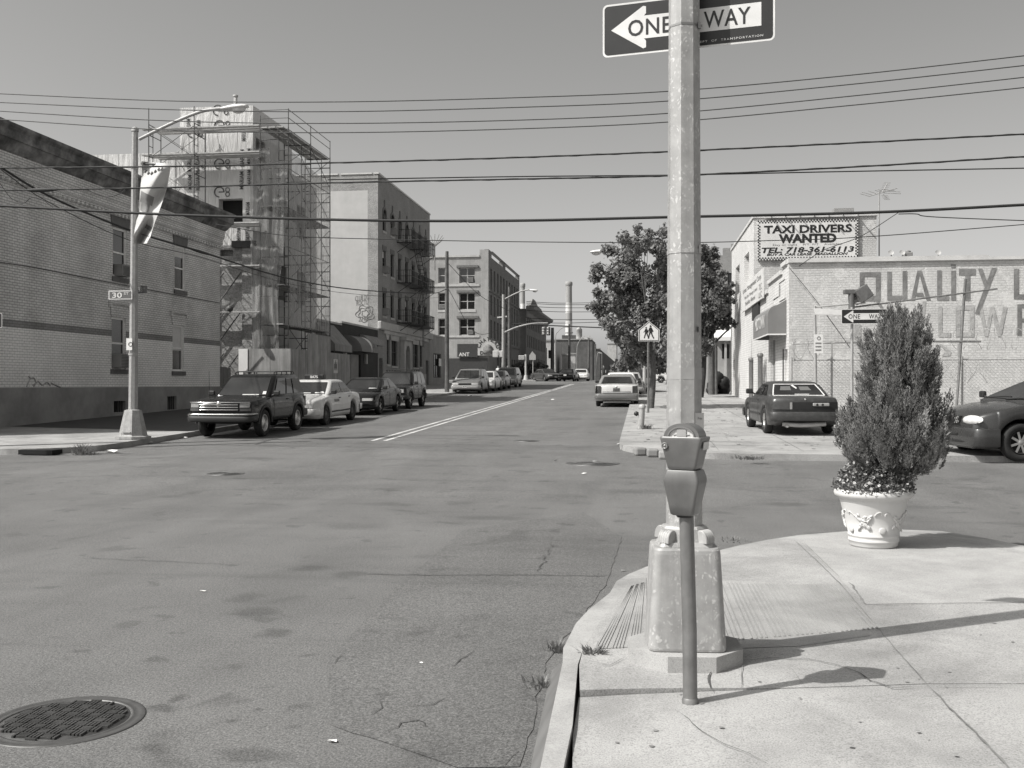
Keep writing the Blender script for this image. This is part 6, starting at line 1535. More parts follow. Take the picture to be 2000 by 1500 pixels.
b = Vector((3.6, 80, rise(80) + KH)); tree('small bushy tree behind the parked sedans on the right', Vector((.6, 72, rise(72) + .13)), px_clumps([(1215, 712, 16), (1232, 718, 14), (1200, 718, 10), (1225, 700, 14)], 72, .6, 4), .08, onY(1224, 728, 72), n_per=420, size=.28, seed=6)
tree('low dark tree filling the gap behind the maple trunk', Vector((2.2, 88, rise(88) + .13)), px_clumps([(1300, 712, 26), (1318, 690, 26), (1285, 700, 22), (1345, 700, 26)], 88, .8, 5), .12, onY(1305, 735, 88), mat='leaf2', n_per=340, size=.34, seed=7)

# ---- dark apartment block, porch house, dark pile, poles behind the second tree
db = thing('dark_brick_block', 'dark brick block with notched parapet behind the right hand tree', 'building', (8, 86, rise(86))); a = pr(1360, 1475, 498, 760, 86, 'Y')
mb = MB(); hs = [pr(x, x + 12, y, y + 32, 86, 'Y') for x in (1386, 1421) for y in (533, 592, 650)]; wall(mb, 'Y', 86, -1, a[0], a[1], 1, a[3], hs, .3, 0, 0, 1)
for x0, x1, y in ((1368, 1384, 486), (1412, 1440, 484), (1428, 1470, 476)): r = pr(x0, x1, y, 499, 86, 'Y'); mb.box(r[0], r[1], 86 + .002 * (x0 % 5), 86.4, a[3] + .002, r[3])
wall(mb, 'X', a[0], -1, 86, 108, 1, a[3]); mb.build('wall', [M['bricktan'], M['dark']], db)
for h in hs: window(db, 'Y', 86, -1, h, .2, 'charcoal', 'glass', .1, 1, 0)
ph = thing('porch_house', 'small white porch with a pale hipped roof in the gap beside the taxi building', 'house', (4.9, 66, rise(66))); r = pr(1393, 1436, 658, 764, 66, 'Y')
mb = MB(); mb.box(r[0] + .2, r[1] + .8, 66.6, 69, rise(66), r[3]); mb.build('wall', M['far'], ph); mb = MB(); mb.quad((r[0] - .1, 65.8, r[3]), (r[1] + .8, 65.8, r[3]), (r[1] + .8, 68, r[3] + 1.1), (r[0] + .9, 68, r[3] + 1.1)); mb.quad((r[0] - .1, 65.8, r[3]), (r[0] + .9, 68, r[3] + 1.1), (r[0] + .9, 70, r[3] + 1.1), (r[0] - .1, 70, r[3])); mb.box(r[0] - .1, r[1] + .8, 65.8, 66.0, r[3] - .25, r[3] - .002); mb.build('roof', M['white'], ph)
for k in range(3):
    mb = MB(); x = r[0] + .12 + k * .6; mb.box(x, x + .14, 66, 66.14, rise(66) + .1, r[3] - .25); mb.build('porch_post', M['far'], ph)
mb = MB(); w0 = pr(1410, 1424, 672, 700, 66.59, 'Y'); mb.box(w0[0], w0[1], 66.57, 66.59, w0[2], w0[3]); mb.build('window', M['glass'], ph)
bp = thing('rubbish_bags', 'heap of black rubbish bags against the end of the pale taxi building', 'rubbish', (4.7, 60.5, rise(60) + .13)); mb = MB(); rs = random.Random(4)
for i in range(11):
    c = Vector((4.35 + rs.uniform(-.35, .6), 60.5 + rs.uniform(-.5, .5), rise(60) + .35 + .24 * (i // 3))); s0 = rs.uniform(.28, .42)
    mb.grid(lambda u, v: c + Vector((cos(2 * pi * u) * sin(pi * v), sin(2 * pi * u) * sin(pi * v), cos(pi * v))) * s0 * (1 + .25 * noise.noise(Vector((cos(2 * pi * u) * 3 + i, sin(2 * pi * u) * 3, v * 5)))), 14, 9)
mb.build('bags', M['plastic'], bp)
for px, py0, py1, lb, r in ((1389, 560, 772, 'dark timber post under the right hand tree', .17), (1398, 660, 770, 'slim dark post beside the porch house', .1), (1434, 590, 770, 'weathered timber pole against the end of the taxi building', .2)):
    c = onY(px, py1, 59.0); c.z = rise(59) + .1; mb = MB(); mb.tube([c, (c.x, 59, onY(px, py0, 59)[2])], r, 8); solo(mb, 'timber_post', M['wood'], lb, 'post', 'timber posts by the taxi building')
ww = thing('white_wall', 'pale board fence low behind the near lamp post', 'fence', (3, 62, rise(62))); mb = MB(); r = pr(1366, 1393, 690, 764, 62, 'Y'); 
for k in range(7): x = r[0] - .2 + k * .17; mb.box(x, x + .15, 62, 62.05, rise(62) + .1, r[3])
mb.build('boards', M['far'], ww)
# ---- far end of the avenue
def farblock(px0, px1, pt, Y, mat, label, depth=20, name='far_building', wins_=None, dark='dark'):
    a = pr(px0, px1, pt, 745, Y, 'Y'); t = thing(name, label, 'building', ((a[0] + a[1]) / 2, Y, 2.0)); mb = MB(); hs = [pr(x, x + w_, y, y + h, Y, 'Y') for x, y, w_, h in (wins_ or [])]
    wall(mb, 'Y', Y, -1, a[0], a[1], 1.5, a[3], hs, .5, 0, 0, 1); wall(mb, 'X', a[0], -1, Y, Y + depth, 1.5, a[3]); wall(mb, 'X', a[1], 1, Y, Y + depth, 1.5, a[3]); roofbox(mb, a[0], a[1], Y, Y + depth, a[3] - .3); mb.build('walls', [M[mat], M['dark']], t)
    mb = MB(); mb.box(a[0] - .2, a[1] + .2, Y - .25, Y + .3, a[3] + .002, a[3] + .35); mb.build('parapet', M['farmid'], t); return t, a
farblock(1052, 1085, 666, 250, 'far', 'far pale building left of the dark factory', wins_=[(1071, 684, 5, 16), (1058, 700, 5, 12)])
farblock(1052, 1063, 678, 205, 'fardark', 'far low dark building below the pale one', 6, wins_=[(1054, 700, 3, 10), (1059, 700, 3, 10)])
t, a = farblock(1085, 1157, 664, 300, 'fardark', 'far dark brick factory under the tall chimney', wins_=[(1090, 700, 6, 18)])
mb = MB(); r = pr(1095, 1124, 653, 665, 300, 'Y'); mb.box(r[0], r[1], 305, 320, r[2] - 1, r[3]); mb.build('roof_house', M['fardark'], t); mb = MB(); r = pr(1130, 1157, 659, 664, 300, 'Y')
for k in range(7): x = r[0] + k * (r[1] - r[0]) / 7; mb.box(x, x + .5, 302, 302.5, r[2], r[3] + .3 * (k % 3))
mb.build('roof_plant', M['far'], t)
farblock(1098, 1122, 694, 255, 'farmid', 'far small shed with a pale gable end in front of the factory', 8); farblock(1112, 1124, 692, 253, 'far', 'far narrow white front in front of the factory', 6)
farblock(1149, 1172, 682, 330, 'fardark', 'far row of dark houses right of the factory', 200); farblock(1172, 1196, 716, 420, 'farmid', 'farthest low row at the end of the avenue', 60)
farblock(1186, 1204, 672, 520, 'far', 'hazy pale tower far off left of the maple', 20)
def stack(px, pt, pb_, wpx, Y, label):
    c = onY(px, 700, Y); zt_ = onY(px, pt, Y)[2]; r1 = wpx * Y / F / 2; t = thing('smokestack', label, 'chimney', (c.x, Y, 0), 'power station chimneys'); H = zt_; n = [0, .25, .47, .60, .72, .80, 1.0]; r = lambda f: r1 * (1.28 - .28 * f)
    A = MB(); B = MB()
    for i, (f0, f1) in enumerate(zip((0, .62, .70, .80), (.62, .70, .80, .955))): (A if i in (0, 2) else B).lathe([(r(f0), H * f0), (r(f1), H * f1)], 24, (c.x, Y, 0))
    B.lathe([(r(.955), H * .955), (r1 * 1.2, H * .965), (r1 * 1.2, H * .99), (r1 * .95, H), (r1 * .7, H)], 24, (c.x, Y, 0)); B.lathe([(r(.5) * 1.02, H * .505), (r(.5) * 1.22, H * .515), (r(.5) * 1.02, H * .52)], 24, (c.x, Y, 0))
    A.build('shaft', M['stack'], t); B.build('bands', M['stackdark'], t)
stack(1111, 550, 700, 12, 620, 'tall banded power station chimney beyond the factory'); stack(1021, 553, 700, 8.5, 760, 'banded chimney peeping over the far corniced block')
wt = thing('water_tower', 'small round rooftop water tank right of the tall chimney', 'water tank', onY(1131, 662, 304)); mb = MB(); c = onY(1131, 662, 304); r = 6 * 304 / F; H = 24 * 304 / F
mb.lathe([(r, 0), (r, H * .75), (r * 1.05, H * .76), (.0001, H * 1.05)], 20, c); mb.build('tank', M['far'], wt); mb = MB()
for k in range(6): a = k * pi / 3; mb.tube([c + Vector((r * .9 * cos(a), r * .9 * sin(a), -3)), c + Vector((r * .9 * cos(a), r * .9 * sin(a), 0))], .2, 5)
mb.build('legs', M['charcoal'], wt)
hg = thing('hedge', 'black overgrown hedge along the pavement past the restaurant', 'hedge', onY(1040, 742, 132)); mb = MB(); leafy(mb, px_clumps([(1006 + 7 * i, 722 - 4 * (i % 2), 14) for i in range(9)], 132, .5), 260, .42, random.Random(9)); mb.build('foliage', M['leaf2'], hg)

t = thing('storm_drain', 'dark storm drain slot in the kerb of the far left corner beside the grassy weed', 'drain', grd(95, 884, 0)); mb = MB(); a, c = grd(52, 887, 0), grd(140, 884, 0); mb.box(a.x, c.x, a.y - .3, a.y + .1, rise(a.y) + .012, rise(a.y) + .11); mb.build('slot', M['dark'], t)
# ================================================================ poles, lights, signals, wires
def wood_pole(px, top, X=None, Y=None, label='', r=.15, arms=()):
    c = onX(px, 700, X) if X is not None else onY(px, 700, Y); b = Vector((c.x, c.y, rise(c.y) + .1)); zt_ = (onX(px, top, X) if X is not None else onY(px, top, Y)).z
    t = thing('utility_pole', label, 'utility pole', b, 'wooden utility poles'); mb = MB(); mb.tube([b - Vector((0, 0, .2)), (b.x, b.y, (b.z + zt_) / 2), (b.x, b.y, zt_)], [r * 1.15, r, r * .8], 10); mb.build('pole', M['wood'], t)
    for z, L in arms:
        m2 = MB(); m2.beam((b.x - L / 2, b.y - .12, z), (b.x + L / 2, b.y - .12, z), .1, .12)
        for k in range(4): x = b.x - L / 2 + .15 + k * (L - .3) / 3; m2.tube([(x, b.y - .12, z + .06), (x, b.y - .12, z + .2)], .035, 6)
        m2.build('crossarm', M['wood'], t)
    return b, zt_
wood_pole(873, 491, X=-12.55, label='tall wooden utility pole at the kerb behind the parked cars', r=.135)
wood_pole(995, 560, X=-12.6, label='dark wooden pole in front of the corner block', r=.16)
wood_pole(1079, 640, Y=160, label='dark wooden pole near the traffic signals', r=.3); wood_pole(1112, 633, Y=170, label='dark wooden pole in front of the tall chimney', r=.22)
wood_pole(1150, 660, Y=190, label='wooden pole right of the factory', r=.2); wood_pole(1163, 672, Y=230, label='thin far pole by the row of dark houses', r=.2); wood_pole(1176, 690, Y=200, label='pale far pole at the end of the avenue', r=.15)
wood_pole(-19, 175, Y=20.6, label='wooden pole at the left edge of the picture holding the wires', r=.13, arms=())

# left cobra head lamp
b = grd(260, 857, KH); lamp = thing('street_lamp', 'silver lamp post with curved arm on the far left corner, hung with a torn banner', 'street lamp', b, 'cobra head street lamps'); zt_ = onY(268, 257, b.y).z; s = b.y / ray(262, 750).y / F
mb = MB()
for z0, z1, r0, r1 in ((b.z + .6, zt_, .115, .075),): mb.tube([(b.x, b.y, z0), (b.x + .05, b.y, z1)], [r0, r1], 8, smooth=False)
mb.lathe([(.09, 0), (.09, .08), (.0001, .13)], 8, (b.x + .05, b.y, zt_)); mb.build('shaft', M['galv'], lamp)
mb = MB(); mb.lathe([(.42, 0), (.42, .06), (.34, .08), (.33, .1), (.21, .66), (.2, .70), (.12, .72)], 8, b, smooth=False, a0=pi / 8); mb.box(b.x - .1, b.x + .1, b.y - .325, b.y - .29, b.z + .16, b.z + .18); mb.build('tapered_base', M['galv'], lamp)
mb = MB(); mb.prism([(-.13, .15), (.13, .15), (.1, .58), (-.1, .58)], (b.x - .06, b.y - .33, b.z), (1, .1, 0), (0, .27, 1), -.02); mb.build('access_panel', M['galv2'], lamp)
arm = [onY(x, y, b.y) for x, y in ((272, 272), (320, 248), (365, 228), (400, 216), (440, 211))]
mb = MB(); mb.tube(spline(arm), .042, 8); mb.build('arm', M['galv2'], lamp)
def cobra(parent, a, e, s, drop=.12):
    a, e = Vector(a), Vector(e); d = (e - a); L = d.length; d.normalize(); up = Vector((0, 0, 1)); sd = d.cross(up).normalized(); up = sd.cross(d)
    mb = MB(); n = 12; vs = []
    for i in range(n + 1):
        t = i / n; w_ = s * (.35 + .65 * sin(pi * min(1, t * .62 + .12)) ** .8) * (1 if t < .9 else .8); h = s * (.35 + .3 * sin(pi * t))
        for k in range(12): q = 2 * pi * k / 12; vs.append(a + d * L * t + sd * w_ * cos(q) + up * (h * sin(q) * (1 if sin(q) > 0 else .45)))
    mb.add(vs, [(i * 12 + k, i * 12 + (k + 1) % 12, (i + 1) * 12 + (k + 1) % 12, (i + 1) * 12 + k) for i in range(n) for k in range(12)] + [tuple(range(12)), tuple(range(n * 12, n * 12 + 12))], 0, True); h = mb.build('lamp_head', M['reflective'], parent)
    mb = MB(); c = a + d * L * .66; mb.grid(lambda u, v: c + d * (L * .27 * cos(2 * pi * u) * sin(pi / 2 * v)) + sd * (s * .7 * sin(2 * pi * u) * sin(pi / 2 * v)) - up * (s * .2 + drop * cos(pi / 2 * v)), 16, 6); mb.build('lens', M['lamp'], h)
cobra(lamp, onY(432, 214, b.y), onY(484, 208, b.y), .13); 
mb = MB(); q = onY(461, 203, b.y); mb.tube([q, q + Vector((0, 0, .14))], .035, 8); mb.build('photocell', M['galv2'], lamp)
mb = MB(); z = onY(259, 694, b.y).z; mb.tube([(b.x, b.y, z), (b.x, b.y, z + .05)], .118, 8); z = onY(266, 330, b.y).z; mb.tube([(b.x + .04, b.y, z), (b.x + .04, b.y, z + .05)], .092, 8); mb.build('clamp', M['galv2'], lamp)
# torn banner
bn = thing('torn_banner', 'torn pale cloth banner twisted round the left lamp post', 'banner', onY(275, 475, b.y)); f = lambda x, y, dY=0: onY(x / 4, 150 + y / 4, b.y - .12 + dY)
left = [(1105, 660), (1108, 760), (1095, 880), (1085, 1000), (1072, 1090), (1055, 1180), (1045, 1240), (1042, 1310)]; right_ = [(1335, 680), (1325, 760), (1305, 870), (1275, 960), (1240, 1060), (1205, 1150), (1180, 1230), (1165, 1300)]
mb = MB()
def ban(u, v):
    i = min(6, int(v * 7)); t = v * 7 - i; l = Vector(left[i]).lerp(Vector(left[i + 1]), t); r = Vector(right_[i]).lerp(Vector(right_[i + 1]), t); q = l.lerp(r, u)
    return f(q[0], q[1], .18 * sin(u * 7 + v * 5) * (.4 + v * .5) + .1 * sin(v * 14 + u * 4))
mb.grid(ban, 26, 40); mb.build('cloth', M['banner'], bn)
mb = MB(); 
for (v0, v1, u0, u1) in ((.30, .40, .05, .6), (.36, .5, .1, .5), (.68, .74, .5, .95), (.80, .82, .1, .9)):
    mb.grid(lambda u, v: ban(u0 + (u1 - u0) * u, v0 + (v1 - v0) * v + .08 * u) + Vector((0, -.012, 0)), 10, 4)
for k in range(6): q = [ban(.1 + .12 * k + .05 * j, .12 + .03 * sin(k)) + Vector((0, -.015, 0)) for j in range(2)]; mb.beam(q[0], q[1] + Vector((0, 0, .06)), .03, .03)
mb.build('faded_print', M['bannerink'], bn)
mb = MB(); mb.tube([onY(276, 320, b.y), onY(330, 322, b.y - .1)], .022, 6); mb.build('bracket_bar', M['charcoal'], bn)
# street name signs
def nameplate(px0, px1, py0, py1, Y, txt, sup, label, mat='signgreen', ink='reflective', border=True, right=(1, 0, 0)):
    a, c = onY(px0, py1, Y), onY(px1, py0, Y); t = thing('street_name_sign', label, 'street sign', a, 'street name signs on the left lamp post'); w_, h = c.x - a.x, c.z - a.z
    mb = MB(); mb.box(a.x, c.x, Y, Y + .02, a.z, c.z); mb.build('plate', M[ink] if border else M[mat], t); e = .025 if border else .0
    if border: mb = MB(); mb.quad((a.x + e, Y - .004, a.z + e), (c.x - e, Y - .004, a.z + e), (c.x - e, Y - .004, c.z - e), (a.x + e, Y - .004, c.z - e)); mb.build('field', M[mat], t)
    mb = MB(); text_polys(mb, txt, (a.x + w_ * .16, Y - .006, a.z + h * .16), (1, 0, 0), (0, 0, 1), w_ * .42, h * .62, bold=.02); text_polys(mb, sup, (a.x + w_ * .66, Y - .006, a.z + h * .5), (1, 0, 0), (0, 0, 1), w_ * .2, h * .3, bold=.01); mb.build('lettering', M[ink], t)
nameplate(212, 258, 567, 585, b.y - .14, '30', 'ST', 'street name sign reading 30 ST on the left lamp post'); nameplate(267, 287, 558, 573, b.y + .16, '38', 'AV', 'dim street name sign reading 38 AV on the left lamp post', ink='tape', border=False)
a = onY(247, 684, b.y - .13); c = onY(256, 661, b.y - .13); t = thing('parking_sign', 'small white parking sign edge on at the left lamp post', 'sign', a); mb = MB(); mb.box(a.x, c.x + .03, b.y - .14, b.y - .125, a.z, c.z); mb.build('plate', M['white'], t); mb = MB(); mb.lathe([(.055, 0), (.055, .004), (.04, .004), (.04, 0)], 14, ((a.x + c.x) / 2 + .05, b.y - .142, (a.z + c.z) / 2), M=Matrix.Rotation(pi / 2, 4, 'X')); mb.build('symbol', M['signblack'], t)

# lamp above the maple
t = thing('street_lamp', 'cobra head lamp whose arm reaches out of the maple crown', 'street lamp', Vector((1.5, 46, rise(46) + .1)), 'cobra head street lamps'); mb = MB(); mb.tube([(1.9, 46, rise(46)), (1.9, 46, 8.0)], [.11, .07], 8); mb.tube(spline([Vector((1.9, 46, 7.6)), onY(1260, 480, 46), onY(1185, 490, 46)]), .045, 6); mb.build('shaft', M['galv2'], t); cobra(t, onY(1188, 491, 46), onY(1153, 493, 46), .17)
# signal mast at the far crossing
X0 = -12.8; c = onX(983, 740, X0); Y_ = c.y; g = rise(Y_) + .1; z = lambda px, py: onY(px, py, Y_)
t = thing('signal_mast', 'signal pole with lamp arm and long curved mast arm at the next crossing', 'traffic signal', (X0, Y_, g)); mb = MB(); mb.tube([(X0, Y_, g), (X0, Y_, z(983, 575).z)], [.17, .12], 8); mb.build('pole', M['far'], t)
mb = MB(); mb.tube(spline([z(986, 584), z(1010, 572), z(1030, 566), z(1042, 566)]), .07, 6); mb.build('lamp_arm', M['far'], t); cobra(t, z(1034, 567), z(1050, 568), .22)
mb = MB(); mb.tube(spline([z(984, 650), z(1010, 639), z(1040, 632), z(1070, 631)]), [.11 - .003 * i for i in range(19)], 6); mb.build('mast_arm', M['far'], t)
mb = MB(); a = z(971, 620); mb.beam(a, z(990, 618), .04, .12); mb.build('street_sign', M['reflective'], t)
for px, dx in ((1062, 0), (1071, 1)):
    mb = MB(); a = z(px - 3.5, 655); c2 = z(px + 3.5, 638.5); mb.cbox(a.x, c2.x, Y_ - .2, Y_ + .2, a.z, c2.z, .04); h = mb.build('signal_head', M['charcoal'] if dx else M['farmid'], t); mb = MB()
    for k in range(3): mb.lathe([(.12, 0), (.12, .06), (.0001, .02)], 12, ((a.x + c2.x) / 2, Y_ - .2, a.z + (c2.z - a.z) * (.18 + .32 * k)), M=Matrix.Rotation(pi / 2, 4, 'X'))
    mb.build('lamps', M['signgrey'], h)
mb = MB(); a, c2 = z(963, 698), z(982, 685); mb.cbox(a.x, a.x + (c2.x - a.x) * .55, Y_ - .25, Y_, a.z, c2.z, .04); mb.cbox(a.x + (c2.x - a.x) * .6, c2.x, Y_ - .15, Y_ + .1, a.z, c2.z, .04); mb.build('walk_signal', M['reflective'], t)
t = thing('signal_post', 'short silver signal post on the corner past the restaurant', 'traffic signal', onY(1027, 742, 118)); q = lambda px, py: onY(px, py, 118); mb = MB(); mb.tube([q(1027, 742), q(1027, 692)], .13, 8); mb.lathe([(.3, 0), (.2, .5), (.13, .6)], 8, q(1027, 742)); mb.build('pole', M['far'], t); mb = MB(); a, c2 = q(1013, 703), q(1025, 694); mb.cbox(a.x, c2.x, 117.8, 118.1, a.z, c2.z, .05); mb.build('signal_box', M['signgrey'], t)
t = thing('school_sign', 'grey back of a pentagonal sign on the far left corner', 'sign', onY(1040, 742, 120)); q = lambda px, py: onY(px, py, 120); mb = MB(); mb.tube([q(1041, 742), q(1041, 690)], .06, 6); mb.prism([((p - q(1034, 703)).x, (p - q(1034, 703)).z) for p in (q(1034, 703), q(1046.5, 703), q(1046.5, 694), q(1040, 686), q(1034, 694))], q(1034, 703) - Vector((0, .1, 0)), (1, 0, 0), (0, 0, 1), .02); mb.build('plate_and_post', M['signgrey'], t)
for px, py, Y, dpx, lb in ((1127, 740, 200, 14, 'thin curved lamp post in front of the tall chimney'), (1085, 740, 230, 24, 'pale tall lamp post with curved arm above the factory roof'), (1165, 740, 240, 4, 'tiny far lamp post by the row of dark houses')):
    q = lambda a, c: onY(a, c, Y); top = {1127: 662, 1085: 640, 1165: 690}[px]; t = thing('street_lamp', lb, 'street lamp', q(px, 740), 'cobra head street lamps'); mb = MB(); mb.tube(spline([q(px, 741), q(px, top + 22), q(px + dpx * .2, top + 8), q(px + dpx * .6, top), q(px + dpx, top - 1)]), .075, 6); mb.build('shaft', M['farmid'], t); mb = MB(); mb.tube([q(px + dpx, top - 1), q(px + dpx + 6, top)], .16, 6); mb.build('lamp_head', M['far'], t)

# ---- overhead wires
def wire(pts, r, label, f, mat='wire', twist=False):
    P = spline([f(x, y) for x, y in pts], 10); mb = MB()
    if twist:                                      # a carrier wire lashed to a cable
        Q = spline(P, 3); mb.tube(Q, r * .8, 6); mb.tube([p + Vector((0, r * .5 * cos(i * .8), r * .55 * sin(i * .8))) for i, p in enumerate(Q)], r * .55, 5)
    else: mb.tube(P, r, 6)
    return solo(mb, 'overhead_wire', M[mat], label, 'wire', 'overhead wires')
YW = 20.3; fy = lambda x, y: onY(x, y, YW)
xe = lambda pts, y: [(-12, pts[0][1])] + pts + [(2080, y)]
wire(xe([(0, 183), (330, 197), (655, 199), (1000, 191), (1310, 178), (1650, 148), (2000, 109)], 99), .011, 'topmost thin wire across the whole picture', fy, 'wirelight')
wire(xe([(0, 200), (330, 214), (650, 218), (1000, 210), (1310, 197), (1650, 166), (2000, 128)], 118), .011, 'second thin wire from the top across the picture', fy, 'wirelight')
wire(xe([(0, 217), (330, 236), (650, 241), (1000, 235), (1310, 221), (1650, 189), (2000, 151)], 141), .011, 'third thin wire from the top across the picture', fy, 'wirelight')
wire(xe([(0, 233), (330, 254), (650, 259), (1000, 252), (1310, 238), (1650, 207), (2000, 171)], 161), .011, 'fourth thin wire from the top across the picture', fy, 'wirelight')
wire(xe([(0, 328), (330, 325), (650, 318), (1000, 308), (1310, 296), (1650, 280), (2000, 262)], 257), .021, 'twisted cable just below the four thin wires', fy, 'wire', True)
wire(xe([(0, 372), (330, 366), (650, 357), (1000, 350), (1310, 343), (1650, 327), (2000, 306)], 300), .021, 'twisted cable passing the scaffold below the first twisted cable', fy, 'wire', True)
wire([(640, 351), (1000, 345), (1310, 342), (1650, 335), (2080, 327)], .013, 'slim wire running just above the second twisted cable', lambda x, y: onY(x, y, YW + .5))
wire(xe([(0, 402), (330, 419), (700, 430), (1000, 431), (1310, 424), (1700, 415), (2000, 400)], 396), .03, 'thick lowest cable across the whole picture', fy)
wire([(420, 438), (560, 460), (740, 467), (1000, 472), (1310, 474), (1500, 470), (1700, 462), (2080, 432)], .012, 'thin wire crossing below the thick cable past the taxi board', lambda x, y: onY(x, y, 26.0))
fv = lambda x, y: onV(x, y, (-13.96, 20.3), (-12.5, 64))
wire([(0, 326), (75, 372), (160, 412), (270, 455), (390, 491), (560, 543), (700, 566), (840, 573), (872, 565)], .026, 'thick cable sloping down along the left houses to the wooden pole', fv)
wire([(0, 330), (90, 392), (250, 468), (390, 502), (560, 553), (700, 575), (840, 582), (872, 575)], .010, 'thin wire sloping down just under the thick sloping cable', lambda x, y: onV(x, y, (-13.9, 20.5), (-12.4, 64)))
wire([(0, 358), (20, 385), (45, 397), (62, 386), (85, 392), (110, 410)], .008, 'drooping loop of wire at the left edge', fy)
wire([(170, 370), (195, 382), (215, 384), (235, 378), (250, 366)], .008, 'short slack loop of wire left of the lamp post', fy)
for px, py, L, lb in ((82, 371, .7, 'dark splice box on the cables near the left edge'), (392, 492, 1.3, 'dark swollen splice on the sloping cable right of the lamp post')):
    a = (onY if px == 82 else (lambda x, y, Y: fv(x, y)))(px, py, YW); d = Vector((1, 0, 0)) if px == 82 else (fv(410, 497) - fv(380, 488)).normalized(); mb = MB(); mb.tube([a - d * L / 2, a - d * L * .35, a, a + d * L * .35, a + d * L / 2], [.02, .04, .05, .04, .02], 8); solo(mb, 'cable_splice', M['wire'], lb, 'cable splice', 'cable splices')
wire([(1755, 415), (1680, 462), (1610, 488), (1560, 520)], .012, 'service wire dropping from the thick cable to the garage corner', lambda x, y: onV(x, y, (5.2, 20.3), (5.6, 36)) if False else onY(x, y, 30))
wire([(1541, 522), (1600, 595), (1668, 690)], .010, 'thin guy wire slanting down across the garage wall', lambda x, y: onY(x, y, 35.8)); wire([(1755, 418), (1790, 418), (1830, 424), (2080, 434)], .010, 'slack thin wire drifting right from the thick cable', fy)
for i, (y0, y1) in enumerate(((589, 591), (592, 595), (598, 601), (606, 609), (621, 624), (628, 629))):
    wire([(1028, y0), (1090, y0 + 3), (1175, y1)], .045, ('topmost', 'second', 'third', 'fourth', 'fifth', 'lowest')[i] + ' of the far wires crossing in front of the tall chimney', lambda x, y: onY(x, y, 150))
wire([(1000, 632), (1080, 636), (1175, 640)], .07, 'thick far cable at the signal arm crossing the chimney', lambda x, y: onY(x, y, 110))
wire([(873, 512), (935, 575), (980, 600), (1060, 640)], .02, 'wire sagging from the wooden pole along the corner block', lambda x, y: onV(x, y, (-12.55, 64), (-12.6, 110)))
wire([(873, 560), (930, 650), (985, 640)], .02, 'lower wire from the wooden pole to the signal mast', lambda x, y: onV(x, y, (-12.5, 64), (-12.7, 93)))
